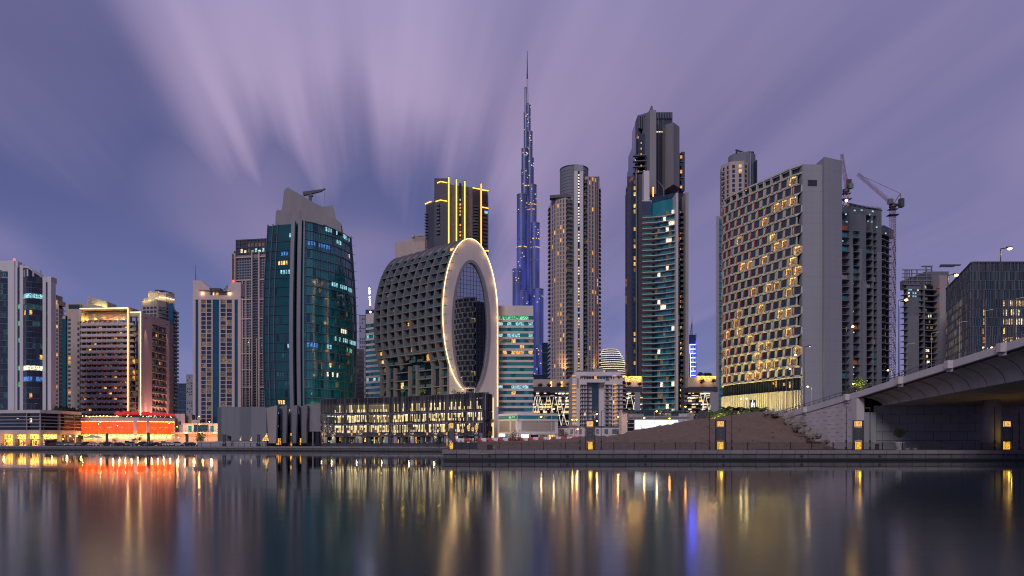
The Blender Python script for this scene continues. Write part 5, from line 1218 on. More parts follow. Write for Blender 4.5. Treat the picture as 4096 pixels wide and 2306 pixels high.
def tantower():
    Y = 600
    t = T('residential_tower', 'tall tan tower with a rounded grey crown standing alone right of the needle', 'tower', (X(2300, Y), Y, GZ)); t.cap = 300
    def zz(p): return Zp(p, Y)
    cl = [P(2197, 622), P(2204, 608), P(2225, 600), P(2262, 597), P(2290, 599)]
    cr = [P(2335, 597), P(2352, 594), P(2378, 597), P(2394, 604), P(2398, 618)]
    m = MB(); m.prism(chain_back(cl, 26), GZ, zz(795), 'tan_stone'); t.add(m, 'wall')
    m = MB(); m.prism(chain_back(cr, 24), GZ, [Zp(707, q[1]) for q in cr]+[zz(707)]*2, 'tan_stone'); t.add(m, 'wall')
    m = MB(); m.cyl(X(2301, Y), Y+11, (X(2359, Y)-X(2244, Y))/2, GZ, zz(662), 'concrete_grey', 36); m.cyl(X(2301, Y), Y+11, (X(2359, Y)-X(2244, Y))/2+.25, zz(664), zz(660), 'dark_metal', 36); t.add(m, 'crown_drum')
    for k in range(9): m = MB(); m.cyl(X(2301, Y), Y+11, (X(2359, Y)-X(2244, Y))/2+.12, zz(680+k*13), zz(680+k*13)+.2, 'dark_cladding', 36); t.add(m, 'drum_joint')
    f = fpx(2292, 592, 2336, 592)
    t.pc('slab', f, f.s(2297), f.s(2311), GZ, zz(680), -6, .1, 'white_panel'); t.pc('slab', f, f.s(2319), f.s(2333), GZ, zz(682), -6, .1, 'white_panel')
    t.pc('slab', f, f.s(2297), f.s(2333), zz(700), zz(675), -6, .15, 'concrete_slab'); t.pc('gap_glass', f, f.s(2310), f.s(2320), GZ, zz(690), -4, -.2, 'glass_dark')
    for k in range(72): 
        py = 712+k*11.8
        if R.random() < .85: t.pc('stair_window', f, f.s(2312), f.s(2318), zz(py+6), zz(py), -.2, .0, 'lit_cool' if k in (17, 18, 45, 46) else 'lit_white' if k < 22 else R.choice(['lit_white', 'lit_amber', 'lit_warm', 'lit_dim']))
    pal = [(.94, 'glass_navy'), (.98, 'lit_amber'), (1, 'lit_warm')]
    zb = zz(1535)
    for a, b, nx in ((cl[1], cl[2], 2), (cl[2], cl[3], 3), (cr[1], cr[2], 2), (cr[2], cr[3], 2)):
        g = Fr(a, b); top = zz(800) if a in cl else zz(715); n = int((top-zb)/3.45)
        t.panes(g, .3, g.L-.3, top-n*3.45, top, nx, n, pal, .34, .78, .06)
        for q in range(nx+1): t.pc('pier', g, g.L*q/nx-.35, g.L*q/nx+.35, GZ, top-1, 0, .25, 'tan_stone')
    for g, top in ((Fr(cl[3], cl[4]), zz(800)), (Fr(cr[0], cr[1]), zz(725)), (Fr(cl[0], cl[1]), zz(800)), (Fr(cr[3], cr[4]), zz(730))):
        n = int((top-zb)/3.45); t.panes(g, .2, g.L-.2, top-n*3.45, top, 2, n, [(.9, 'glass_navy'), (.95, 'lit_dim'), (1, 'lit_warm')], .8, .7, .03, name='balcony_door')
        t.balconies(g, 0, g.L, top-n*3.45, top, 1, n, 1.5, 'concrete', 'rail_glass', gap=.12, hs=.3)
    m = MB(); m.prism(chain_back([P(2199, 599), P(2280, 596)], 6), zz(795), zz(783), 'dark_metal'); m.box(X(2208, Y), X(2243, Y), Y+6, Y+10, zz(790), zz(772), 'dark_metal'); t.add(m, 'roof_rail')
    m = MB(); m.box(X(2262, Y), X(2345, Y), Y+8, Y+9, zz(660), zz(656), 'dark_metal'); m.bar((X(2295, Y), Y+8, zz(656)), (X(2302, Y), Y+8, zz(649)), .8, 'dark_metal'); t.add(m, 'roof_crane')
    for px in (2250, 2256, 2262, 2382, 2390): spot((X(px, 592), 588, zz(1512)), (X(px, 600), 600, zz(1440)), (1, .55, .15), 9000, 35, .4, t.e)
    t.end()
    # far blue towers between
    for i, (a, b, yt, Y2, lab) in enumerate([(2168, 2206, 1372, 1000, 'far blue glass tower between the needle and the tan tower'), (1436, 1462, 1262, 800, 'distant pale tower below the lit mast'), (1462, 1500, 1240, 820, 'distant dotted tower right beside the lit mast'), (700, 745, 1535, 1150, 'far low tower just right of the rounded brown tower'), (745, 780, 1500, 1100, 'far taller tower left of the pink tower'), (2130, 2172, 1500, 900, 'small blue lit block at the foot of the needle tower'), (243, 262, 1530, 1200, 'distant sliver of a pale tower left of the balcony hotel')]):
        t = T('distant_tower', lab, 'tower', (X(a, Y2), Y2, GZ), 'distant towers'); f = fpx(a, Y2, b, Y2)
        m = MB(); m.prism(chain_back([P(a, Y2), P(b, Y2)], 20), GZ, Zp(yt, Y2), 'concrete_slab' if i in (1, 4) else 'glass_navy'); t.add(m, 'wall')
        nz = int((Zp(yt, Y2)-GZ)/4.2); nx = max(3, int(f.L/3.2))
        t.panes(f, .5, f.L-.5, GZ, Zp(yt, Y2)-2, nx, nz, [(.55, 'glass_grey' if i % 2 else 'glass_navy'), (.8, None), (.88, 'lit_warm'), (.93, 'lit_white'), (.96, 'lit_cool'), (1, 'lit_dim')], .6, .5)
        t.bands(f, 0, f.L, GZ, Zp(yt, Y2), nz//3, .5, 0, .5, 'grey_metal'); t.end()
    t = T('dark_tower', 'thin dark brown tower against the right edge of the teal tower', 'tower', (X(1435, 600), 600, GZ)); m = MB(); m.prism(chain_back([P(1410, 600), P(1457, 600)], 14), GZ, Zp(1398, 600), 'dark_cladding'); t.add(m, 'wall')
    f = fpx(1410, 600, 1457, 600); t.panes(f, f.s(1428), f.L-1, GZ+4, Zp(1405, 600), 3, 20, [(.9, 'glass_dark'), (.95, 'lit_dim'), (1, 'lit_warm')], .4, .5); t.end()
    t = T('lit_mast', 'slender mast strung with bright white lamps left of the crescent', 'mast', (X(1480, 820), 820, Zp(1240, 820))); m = MB(); m.bar((X(1482, 820), 820, Zp(1262, 820)), (X(1476, 820), 820, Zp(1138, 820)), 1.2, 'steel_red', .4); t.add(m, 'pole')
    for k, py in enumerate((1155, 1165, 1174, 1190, 1200, 1210, 1220, 1249)): m = MB(); m.sphere((X(1477+k*.6, 819), 819, Zp(py, 819)), .9, 'lamp_white', 6); t.add(m, 'lamp')
    t.end()
tantower()

def banded():
    def one(lab, pa, pb, Y, yt, yb, dep_, pods, Yb=None, side=None):
        t = T('banded_office', lab, 'building', (X((pa+pb)/2, Y), Y, GZ), 'white and green banded office buildings'); f = fpx(pa, Y, pb, Yb or Y)
        zt = Zp(yt+46, Y); zb = Zp(yb, Y); ch = [f.A, f.p(f.L)]
        m = MB(); m.prism(chain_back(ch, dep_), GZ, zt, 'glass_teal'); t.add(m, 'glass_body')
        n = 17; H = (zt-zb)/n
        rowm = {0: 'lit_green', 1: 'lit_cool', 3: 'lit_cool', 4: 'lit_green', 6: 'lit_amber', 12: 'lit_cool'}
        nx = max(4, int(f.L/1.7))
        for j in range(n):
            z = zt-H*(j+1)
            t.pc('floor_band', f, -.15, f.L+.3, z-H*.2, z+H*.2, -6, .35, 'pale_stone')
            for i in range(nx):
                px = i/nx; mt = R.choice(['glass_teal', 'glass_tealdark', 'glass_teal'])
                if pods and j in rowm and R.random() < .72: mt = rowm[j] if j != 4 else R.choice(['lit_green', 'lit_warm', 'lit_dim'])
                elif not pods and j in (2, 10, 14) and R.random() < .5: mt = R.choice(['lit_green', 'lit_cool'])
                elif R.random() < .04: mt = R.choice(['lit_dim', 'lit_dimcool', 'lit_amber'])
                t.pc('window', f, f.L*i/nx+.05, f.L*(i+1)/nx-.05, z+H*.22, z+H*.78, 0, .08, mt)
        m = MB(); k = chain_back([f.p(-.1, .3), f.p(f.L+.2, .3)], dep_); m.prism(k, zt-.3, [Zp(yt+8, Y), Zp(yt+8, Y), Zp(yt, Y), Zp(yt, Y)], 'pale_stone'); t.add(m, 'roof_band')
        return t, f
    t, f = one('white office building with green glass bands right of the oval wall', 1994, 2131, 318, 1216, 1652, 26, True)
    t.end()
    t = T('office_podium', 'white podium with patterned mesh screens below the right banded office', 'building', (X(2110, 290), 290, GZ))
    ch = [P(1994, 300), P(2070, 292), P(2232, 296)]; z = lambda p: Zp(p, 294)
    m = MB(); m.prism(chain_back(ch, 20), GZ, z(1655), 'white_panel'); t.add(m, 'wall')
    for a, b in zip(ch, ch[1:]):
        g = Fr(a, b); t.pc('window_band', g, .1, g.L-.1, z(1677), z(1663), -.1, .05, 'glass_teal')
        for i in range(int(g.L/2)): 
            if R.random() < .2: t.pc('window', g, i*2, i*2+1.6, z(1675), z(1665), .05, .1, 'lit_green' if a is ch[0] else 'glass_blue')
        t.pc('cornice', g, 0, g.L, z(1684), z(1678), 0, .35, 'white_panel'); t.pc('cornice', g, 0, g.L, z(1736), z(1728), 0, .3, 'white_panel')
    g, h = Fr(ch[0], ch[1]), Fr(ch[1], ch[2])
    for fr_, a, b in ((g, 1998, 2038), (g, 2045, 2062), (h, 2086, 2218)):
        s0, s1 = fr_.s(a), fr_.s(b); t.pc('mesh_backing', fr_, s0, s1, z(1727), z(1686), 0, .04, 'brown_stone')
        mm = MB(); s = s0
        while s < s1-.4:                                          # pressed arc pattern of the screen
            for q in range(4):
                zz0 = z(1727)+.1+q*.98; 
                for w in range(3):
                    r0 = .25+w*.22; pr = None
                    for e_ in range(5):
                        an = e_*PI/8+(PI/2 if (q+int(s*2)) % 2 else 0); p_ = fr_.p(s+.1+r0*abs(math.cos(an)), .08); c_ = (*p_, zz0+r0*math.sin(an)*.95)
                        if pr: mm.bar(pr, c_, .05, 'pale_stone')
                        pr = c_
            s += .85
        mm.build('mesh_screen', t.e, 'stuff')
    for fr_, a, b, mt in ((g, 1998, 2030, 'lit_dimcool'), (h, 2088, 2118, 'lit_dim'), (h, 2122, 2153, 'glass_dark'), (h, 2158, 2190, 'lit_dim'), (h, 2196, 2218, 'lit_warm')): t.pc('shop_window', fr_, fr_.s(a), fr_.s(b), GZ+.2, z(1740), 0, .06, mt)
    t.end()
    for i, (px, py, w) in enumerate(((1937, 1742, .9), (1951, 1742, .9), (2008, 1742, 2.2), (2020, 1743, 1.6), (2100, 1745, 2.6))):
        Y = 285; e = thing('shop_sign', ['left one of two white glowing shop signs under the oval wall', 'right one of two white glowing shop signs under the oval wall', 'bright blue white shop sign left of the small tree', 'small glowing sign beside the blue white shop sign', 'glowing white sign right of the small bare tree'][i], 'sign', (X(px, Y), Y, Zp(py, Y)), 'glowing shop signs')
        m = MB(); m.box(X(px, Y)-w/2, X(px, Y)+w/2, Y, Y+.3, Zp(py, Y)-.45, Zp(py, Y)+.45, 'lamp_white' if i != 3 else 'lit_blue'); m.build('sign_face', e); m = MB(); m.box(X(px, Y)-.08, X(px, Y)+.08, Y+.35, Y+.5, GZ, Zp(py, Y)+.45, 'grey_metal'); m.build('bracket', e)
        point((X(px, Y), Y-1, Zp(py, Y)), (.6, .75, 1), 60, .3, parent=e)
    t, f = one('white office building with green glass bands left of the crescent', 1466, 1540, 400, 1250, 1660, 22, False, 392); t.end()
banded()

def mall():
    t = T('multi_storey_car_park', 'car park with glowing white zigzag columns behind the white apartment block', 'building', (X(2300, 420), 420, GZ)); Y = 420; z = lambda p: Zp(p, Y)
    f = fpx(2131, Y, 2870, Y); s = f.s
    m = MB()
    for a, b in ((2131, 2300), (2500, 2568), (2756, 2870)): m = MB(); m.prism([f.p(s(a), -12), f.p(s(b), -12), f.p(s(b), -20), f.p(s(a), -20)], GZ, z(1545), 'dark_cladding'); t.add(m, 'back_wall')
    for a, b in ((2131, 2300), (2500, 2567), (2757, 2870)):
        t.pc('top_band', f, s(a), s(b), z(1568), z(1548), -12, .4, 'dark_cladding')
        for py in (1585, 1612, 1632, 1655, 1680, 1705): t.pc('deck', f, s(a), s(b), z(py)-.5, z(py), -12, 0, 'concrete_grey')
        k = s(a)
        while k < s(b):
            for py in (1572, 1590, 1616, 1636, 1660, 1684):
                if R.random() < .55: t.pc('ceiling_light', f, k, k+R.uniform(.6, 1.6), z(py)-.35, z(py), -8*R.random()-1, -.4, R.choice(['neon_white', 'neon_white', 'lit_white', 'lit_warm', 'garage_light']))
                if R.random() < .6: t.pc('glowing_wall', f, k, k+2.2, z(py+14), z(py+5), -11.9, -11.5, R.choice(['lit_warm', 'lit_dim', 'garage_light', 'lit_dim']))  # these wall pieces emit, in place of light falling on them
            k += 2.1
    for a, b, y1, y2 in ((2141, 2150, 1650, 1588), (2131, 2139, 1652, 1590), (2141, 2157, 1588, 1652), (2160, 2150, 1588, 1652), (2160, 2175, 1588, 1652), (2188, 2177, 1588, 1652), (2197, 2212, 1588, 1654), (2214, 2203, 1590, 1654), (2221, 2244, 1588, 1702), (2238, 2227, 1588, 1650), (2238, 2266, 1588, 1702), (2269, 2245, 1588, 1704), (2277, 2289, 1588, 1640), (2289, 2271, 1630, 1704), (2515, 2504, 1582, 1634), (2523, 2536, 1582, 1640), (2537, 2533, 1610, 1640), (2801, 2815, 1578, 1640), (2818, 2808, 1578, 1645), (2821, 2835, 1578, 1648), (2840, 2836, 1620, 1650)):
        m = MB(); p, q = f.p(s(a), .6), f.p(s(b), .6); m.bar((*p, z(y1)), (*q, z(y2)), .17, 'neon_white', .17); t.add(m, 'light_column')
    t.pc('blank_panel', f, s(2840), s(2872), GZ, z(1570), 0, .8, 'concrete_slab'); t.pc('blank_panel', f, s(2538), s(2560), z(1645), z(1570), 0, .6, 'concrete_slab')
    # tan roof storey
    g = fpx(2131, Y+14, 2870, Y+14)
    t.pc('roof_wall', g, g.s(2131), g.s(2310), z(1552), Zp(1518, Y+14), -6, 0, 'tan_stone'); t.pc('roof_wall', g, g.s(2500), g.s(2570), z(1552), Zp(1510, Y+14), -6, 0, 'tan_stone'); t.pc('roof_wall', g, g.s(2752), g.s(2870), z(1552), Zp(1510, Y+14), -6, 0, 'tan_stone')
    for px, a, b in ((2204, 1519, 1551), (2247, 1519, 1551), (2513, 1513, 1532), (2558, 1513, 1532)): t.pc('gold_light', g, g.s(px)-.35, g.s(px)+.35, Zp(b, Y), Zp(a, Y), .1, .4, 'neon_gold')
    for a, b in ((2487, 2565), (2787, 2868)): 
        m = MB(); p, q = g.p(g.s(a), .3), g.p(g.s(b), .3); m.bar((*p, Zp(1507, Y+14)), (*q, Zp(1508, Y+14)), .45, 'neon_gold'); t.add(m, 'gold_light')
        for k in range(4): p = g.p(g.s(a+(b-a)*(k+.5)/4), 1.5); point((*p, Zp(1514, Y+14)), (1, .6, .15), 350, .3, parent=t.e)
    t.end()
    for i, (px, py, r) in enumerate([(2159, 1543, 1.6), (2194, 1543, 1.4), (2236, 1541, 1.8), (2275, 1541, 1.9), (2513, 1537, 1.3), (2557, 1537, 1.3), (2806, 1528, 1.8), (2853, 1526, 1.7), (2800, 1498, 1.6), (2822, 1499, 1.3), (2838, 1500, 1.3), (2512, 1503, 1.2)]):
        Y = 431; e = thing('roof_tree', ['dark bush at the left end of the car park roof', 'small dark tree beside the left gold roof light', 'rounded tree between two gold roof lights', 'largest roof tree beside the white apartment block', 'tree on the roof against the left gold lamp pair', 'tree on the roof beside the balcony tower, left side', 'flat topped tree below the gold line near the hotel', 'flat topped tree nearest the grey strip tower', 'widest tree on top of the gold edged roof', 'second tree on top of the gold edged roof', 'third small tree on top of the gold edged roof', 'tiny tree at the start of the gold roof edge'][i], 'tree', (X(px, Y), Y, Zp(py, Y)), 'trees on the car park roof')
        x, z0 = X(px, Y), Zp(py, Y); m = MB(); m.bar((x, Y, z0-1.6), (x, Y, z0), .25, 'bark'); m.build('trunk', e); m = MB()
        for q in range(150):
            v = Vector((R.gauss(0, 1), R.gauss(0, 1), R.gauss(0, 1))).normalized()*r*R.uniform(.3, 1.05); c = (x+v.x*1.1, Y+v.y, z0+v.z*.75); m.poly([c, (c[0]+.5, c[1]+.1, c[2]+.15), (c[0]+.15, c[1], c[2]+.45)], 'leaf_dark')
        m.build('crown', e)
    # white apartment block
    Y = 330; t = T('apartment_block', 'white apartment block with a tall dark central recess and amber balcony edges', 'building', (X(2400, Y), Y, GZ)); z = lambda p: Zp(p, Y)
    f = fpx(2290, Y, 2490, Y); s = f.s
    m = MB(); m.prism([f.p(0), f.p(s(2347)), f.p(s(2347), -3), f.p(s(2418), -3), f.p(s(2418)), f.p(f.L), (f.p(f.L)[0]+3.5, Y+22), (f.A[0], Y+22)], GZ, z(1500), 'white_panel'); t.add(m, 'wall')
    m = MB(); m.box(*[f.p(s(2300))[0], f.p(s(2485))[0]], Y+1.5, Y+16, z(1500), z(1487), 'white_panel'); m.box(f.p(s(2380))[0], f.p(s(2415))[0], Y+2, Y+12, z(1487), z(1474), 'concrete'); m.box(f.p(s(2310))[0], f.p(s(2368))[0], Y+6, Y+12, z(1487), z(1478), 'grey_metal'); m.box(f.p(s(2432))[0], f.p(s(2476))[0], Y+4, Y+12, z(1487), z(1476), 'concrete_grey'); t.add(m, 'penthouse')
    t.pc('recess_glass', f, s(2370), s(2396), GZ, z(1532), -3, -2.4, 'glass_navy'); t.pc('portal_lintel', f, s(2347), s(2418), z(1531), z(1519), -3, .5, 'white_panel')
    for i in range(7): t.pc('lobby_glass', f, s(2345+i*11), s(2354+i*11), z(1517), z(1505), -.2, .06 if i < 3 or i > 3 else .07, 'glass_navy' if i != 3 else 'lit_amber')
    t.pc('lobby_frame', f, s(2342), s(2424), z(1506), z(1502), 0, .3, 'white_panel')
    n = 12
    for k in range(n+1):
        py = 1524+k*15.7 if k else 1505
        zz = z(py)
        t.pc('floor_ledge', f, s(2322), s(2348), zz-.18, zz+.12, 0, .9, 'concrete'); t.pc('floor_ledge', f, s(2348), s(2370), zz-.18, zz+.12, -3, -2.2, 'concrete'); t.pc('floor_ledge', f, s(2418), s(2447), zz-.18, zz+.12, 0, .9, 'concrete'); t.pc('floor_ledge', f, s(2466), s(2488), zz-.18, zz+.12, 0, .9, 'concrete')
        t.pc('amber_ledge', f, s(2288), s(2302), zz-.18, zz+.14, 0, 1.0, 'shelf_amber'); t.pc('amber_ledge', f, s(2453), s(2465), zz-.12, zz+.12, 0, .9, 'shelf_amber')
        if k == n: break
        for a, b in ((2321, 2325), (2328, 2332), (2337, 2342), (2423, 2433), (2443, 2447), (2453, 2457), (2473, 2478)):
            m_ = 'glass_dark'; r = R.random()
            if a in (2337, 2423) and r < .2 or r < .04: m_ = R.choice(['lit_warm', 'lit_amber', 'lit_dim'])
            t.pc('window', f, s(a), s(b), z(py+13), z(py+2), 0, .07, m_)
        t.pc('balcony_rail', f, s(2421), s(2435), z(py+15), z(py+9), .6, .7, 'rail_glass')
    t.pc('stair_slot', f, s(2307), s(2315), z(1554), z(1512), 0, .06, 'brown_stone')
    g = Fr(f.p(f.L), (f.p(f.L)[0]+3.5, Y+22))
    for k in range(12): t.pc('side_balcony', g, 1, g.L, z(1524+k*15.7)-.15, z(1524+k*15.7)+.15, 0, 1.3, 'concrete'); t.pc('lit_window', g, g.L*.45, g.L*.45+1.5, z(1524+k*15.7)+.5, z(1524+k*15.7)+1.6, 0, .1, R.choice(['lit_amber', 'lit_dim', 'glass_dark']))
    # podium wall with carved screens
    h = fpx(2230, 322, 2492, 322); t.pc('podium_wall', h, 0, h.L, GZ, Zp(1712, 322), -6, 0, 'white_panel'); t.pc('podium_glass', h, h.s(2290), h.L, Zp(1712, 322), Zp(1705, 322), -.3, -.2, 'rail_glass')
    for a, b in ((2239, 2242), (2243, 2246), (2248, 2251), (2253, 2256)): t.pc('slot_window', h, h.s(a), h.s(b), Zp(1745, 322), Zp(1718, 322), 0, .05, 'glass_dark')
    for a, b in ((2281, 2292), (2299, 2309), (2317, 2327), (2385, 2395), (2418, 2432), (2449, 2485)):
        t.pc('carved_screen', h, h.s(a), h.s(b), Zp(1737, 322), Zp(1718, 322), 0, .05, 'rail_glass' if a != 2299 else 'brown_stone')
        mm = MB()
        for q in range(14): x0 = R.uniform(h.s(a), h.s(b)-.4); z0 = R.uniform(Zp(1736, 322), Zp(1720, 322)-.4); p, q_ = h.p(x0, .1), h.p(x0+.4, .1); mm.bar((*p, z0), (*q_, z0+R.uniform(-.4, .4)), .06, 'white_panel')
        t.add(mm, 'screen_lattice')
    point((X(2300, 315), 316, GZ+2.6), (1, .4, .15), 300, .4, parent=t.e)
    t.end()
    # retail block with LED wall
    Y = 255; t = T('retail_block', 'low grey retail block carrying a huge blank white screen', 'building', (X(2640, Y), Y, GZ)); z = lambda p: Zp(p, Y)
    f = fpx(2487, Y, 2760, Y); s = f.s
    m = MB(); m.prism(chain_back([f.p(s(2512)), f.p(s(2758))], 16), GZ, z(1650), 'concrete_slab'); t.add(m, 'wall')
    m = MB(); m.prism([f.p(s(2487), -.5), f.p(s(2509), .3), f.p(s(2513), -9), f.p(s(2490), -9)], GZ, z(1648), 'pale_stone'); t.add(m, 'end_pier')
    t.pc('canopy', f, s(2488), s(2760), z(1650), z(1643), -8, .8, 'glass_tealdark'); t.pc('window_band', f, s(2575), s(2755), z(1664), z(1653), 0, .05, 'glass_navy'); t.pc('ledge', f, s(2512), s(2758), z(1674), z(1668), 0, .5, 'concrete_grey')
    for k in range(4): t.pc('ledge', f, s(2512), s(2538), z(1680+k*16), z(1677+k*16), 0, .5, 'concrete'); t.pc('dark_opening', f, s(2512), s(2536), z(1693+k*16), z(1681+k*16), 0, .04, 'glass_dark')
    t.pc('screen', f, s(2539), s(2712), GZ+1, z(1681), .1, .4, 'led_screen'); t.pc('screen_frame', f, s(2711.5), s(2714), GZ+1, z(1680), .1, .45, 'lit_blue')
    t.pc('side_wall', f, s(2714), s(2748), GZ, z(1655), .0, .3, 'pale_stone'); t.pc('side_pier', f, s(2748), s(2773), GZ, z(1652), -4, .5, 'concrete')
    g = Fr(f.p(s(2773), .5), (X(2808, 285), 290)); 
    for k in range(5): t.pc('ramp_slab', g, 0, g.L, z(1661+k*14)-.25, z(1661+k*14)+.1, -6, 0, 'white_panel'); t.pc('ramp_wall', g, 0, g.L, z(1661+k*14)-1.2, z(1661+k*14)-.25, -6, -.2, 'brown_stone')
    m = MB(); m.box(X(2788, 240), X(2836, 240), 240, 241, GZ, Zp(1658, 240), 'dark_cladding'); m.box(X(2800, 240), X(2836, 240), 240.5, 242, Zp(1658, 240), Zp(1643, 240), 'dark_cladding'); t.add(m, 'hoarding_panel')
    t.end()
mall()
# ================================================================= left-hand buildings
def teal():
    t = T('teal_glass_tower', 'bulging dark teal glass office tower with a grey concrete crown', 'tower', (X(1230, 305), 305, GZ)); t.cap = 300
    zt = Zp(884, 300); zb = GZ+12; NF = 21; H = (zt-zb)/NF
    def bulge(z): k = max(0, min(1, (z-GZ)/(zt-GZ))); return 2.3*math.sin(PI*min(1, k*1.02))**.9
    right = [P(1217, 300), P(1250, 301.6), P(1287, 305.5), P(1312, 307.9), P(1334, 310.4), P(1370, 316.5), P(1402, 324.7)]
    left = [P(1074, 303.5), P(1094, 302.8), P(1113, 302.2), P(1140, 301.6), P(1168, 301)]
    cx0 = X(1240, 318)
    def off(p, z, q=1.):
        d = Vector((p[0]-cx0, p[1]-325)).normalized()*bulge(z)*q; return (p[0]+d.x, p[1]+d.y, z)
    tops = {0: Zp(904, 303), 1: Zp(904, 303)}
    chain = left+[P(1186, 303), P(1200, 303)]+right
    nz = 42
    def topz(p): 
        px = CX+F*p[0]/p[1]; return ip(px, [(1074, Zp(904, 303)), (1168, Zp(897, 301)), (1200, Zp(890, 303)), (1217, Zp(884, 300)), (1334, Zp(884, 300)), (1402, Zp(884, 300))])
    rows = []
    for j in range(nz+1):
        r = []
        for p in [(left[0][0]-1, 332)]+chain+[(right[-1][0]-4, 345)]:
            z = GZ+(topz(p)-GZ)*j/nz; r.append(off(p, z))
        rows.append(r)
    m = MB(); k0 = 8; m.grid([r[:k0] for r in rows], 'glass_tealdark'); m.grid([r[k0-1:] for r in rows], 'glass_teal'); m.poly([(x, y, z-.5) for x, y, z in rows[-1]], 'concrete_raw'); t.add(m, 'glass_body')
    # storey lines
    def ring(pts, z, h, d, mat, name, fn=off):
        m = MB(); o = [fn(p, z) for p in pts]; n = len(o); out = []
        for i, p in enumerate(o):
            a = Vector(o[max(0, i-1)][:2]); b = Vector(o[min(n-1, i+1)][:2]); u = (b-a).normalized(); out.append((p[0]+u.y*d, p[1]-u.x*d))
        m.grid([[(p[0], p[1], z-h/2) for p in o], [(q[0], q[1], z-h/2) for q in out], [(q[0], q[1], z+h/2) for q in out], [(p[0], p[1], z+h/2) for p in o]], mat); return t.add(m, name)
    for j in range(NF+1):
        z = zb+H*j-(0 if j < NF else .3); ring(right, z, .16, .45, 'fin_grey', 'storey_ledge'); 
        m = MB(); p = off(right[-1], z); m.bar((p[0]-.2, p[1], z), (p[0]+1.6, p[1]-.5, z+.15), .14, 'grey_metal'); t.add(m, 'ledge_tip')
        if j < NF-1: ring(left, z-.6, .12, .25, 'dark_metal', 'storey_ledge')
    def vfin(p, w, d, mat, name, zt_=None, seg=24):
        m = MB(); z1 = zt_ or topz(p)+.5; rr = []
        for j in range(seg+1):
            z = GZ+5+(z1-GZ-5)*j/seg; q = off(p, z); dd = Vector((q[0]-cx0, q[1]-325)).normalized(); e = Vector((-dd.y, dd.x))*w/2
            rr.append([(q[0]-e.x, q[1]-e.y, z), (q[0]-e.x+dd.x*d, q[1]-e.y+dd.y*d, z), (q[0]+e.x+dd.x*d, q[1]+e.y+dd.y*d, z), (q[0]+e.x, q[1]+e.y, z)][::-1])
        m.grid(rr, mat); m.poly(rr[-1], mat); return t.add(m, name)
    vfin(P(1074, 303.5), .25, .5, 'grey_metal', 'vertical_fin'); vfin(P(1094, 302.8), .16, .5, 'fin_grey', 'vertical_fin'); vfin(P(1113, 302.2), .16, .5, 'fin_grey', 'vertical_fin')
    vfin(P(1178, 301.5), 1.5, 1.6, 'fin_grey', 'stone_fin'); vfin(P(1204, 301.5), 1.5, 1.8, 'fin_grey', 'stone_fin'); vfin(P(1218, 300), .5, .7, 'fin_grey', 'stone_fin'); vfin(P(1402, 324.6), .3, .5, 'grey_metal', 'vertical_fin')
    # glazing, pane by pane, with the lit office runs of the photograph
    runs = {20: [(.35, .95, 'lit_cool')], 19: [(.2, .42, 'lit_dimcool'), (.40, .66, 'lit_cool')], 18: [(.02, .42, 'lit_blue'), (.78, .9, 'lit_white')], 14: [(.40, .95, 'lit_cool')], 9: [(.05, .18, 'lit_dimcool'), (.58, .7, 'lit_white')], 8: [(.42, 1., 'lit_cool')], 7: [(0, .3, 'lit_blue'), (.34, .4, 'lit_cool'), (.70, .86, 'lit_green')], 5: [(.38, .58, 'lit_warm')], 4: [(.30, .55, 'lit_white')], 0: [(.52, 1., 'lit_cool')], 3: [(.86, .95, 'lit_dimcool')]}
    seg = [0]
    for a, b in zip(right, right[1:]): seg.append(seg[-1]+math.hypot(b[0]-a[0], b[1]-a[1]))
    L = seg[-1]; n = 24
    def at(pts, sg, s):
        for i in range(len(sg)-1):
            if s <= sg[i+1]+1e-6: k = (s-sg[i])/(sg[i+1]-sg[i]); return (pts[i][0]+(pts[i+1][0]-pts[i][0])*k, pts[i][1]+(pts[i+1][1]-pts[i][1])*k)
        return pts[-1]
    def panel(pts, sg, L, i, n, z, h, mat, lft=.03):
        a = at(pts, sg, L*i/n); b = at(pts, sg, L*(i+1)/n); a3, b3 = off(a, z), off(b, z); g = Fr(a3[:2], b3[:2]); at3, bt3 = off(a, z+h), off(b, z+h)
        m = MB(); n_ = g.n; q = lambda p, s: (p[0]+n_[0]*.12+g.u[0]*s, p[1]+n_[1]*.12+g.u[1]*s, p[2]); m.poly([q(a3, lft), q(b3, -lft), q(bt3, -lft), q(at3, lft)], mat); t.add(m, 'window')
    for j in range(NF):
        for i in range(n):
            mt = None
            for a, b, mm_ in runs.get(j, []):
                if a <= (i+.5)/n <= b and R.random() < .7: mt = mm_
            if mt is None and R.random() < .03: mt = R.choice(['lit_dimcool', 'lit_dim', 'lit_dimcool'])
            if mt is None and R.random() < .28: mt = R.choice(['glass_tealdark', 'glass_teal', 'glass_navy', 'glass_teal'])
            if mt: panel(right, seg, L, i, n, zb+H*j+(1.5 if mt[:3] == 'lit' else .35), H-(2.0 if mt[:3] == 'lit' else .7), mt, .22 if mt[:3] == 'lit' else .03)
    sgl = [0]
    for a, b in zip(left, left[1:]): sgl.append(sgl[-1]+math.hypot(b[0]-a[0], b[1]-a[1]))
    lr = {17: [(6, 9, 'lit_blue')], 16: [(5, 9, 'lit_warm')], 15: [(6, 10, 'lit_cool')], 19: [(8.6, 10, 'lit_cool')], 7: [(9, 10, 'lit_cool')], 6: [(7, 9, 'lit_dimcool')], 4: [(5, 8, 'lit_dimcool')], 3: [(8, 10, 'lit_dimcool')], 1: [(5, 8, 'lit_warm')], 0: [(8, 10, 'lit_dim')]}
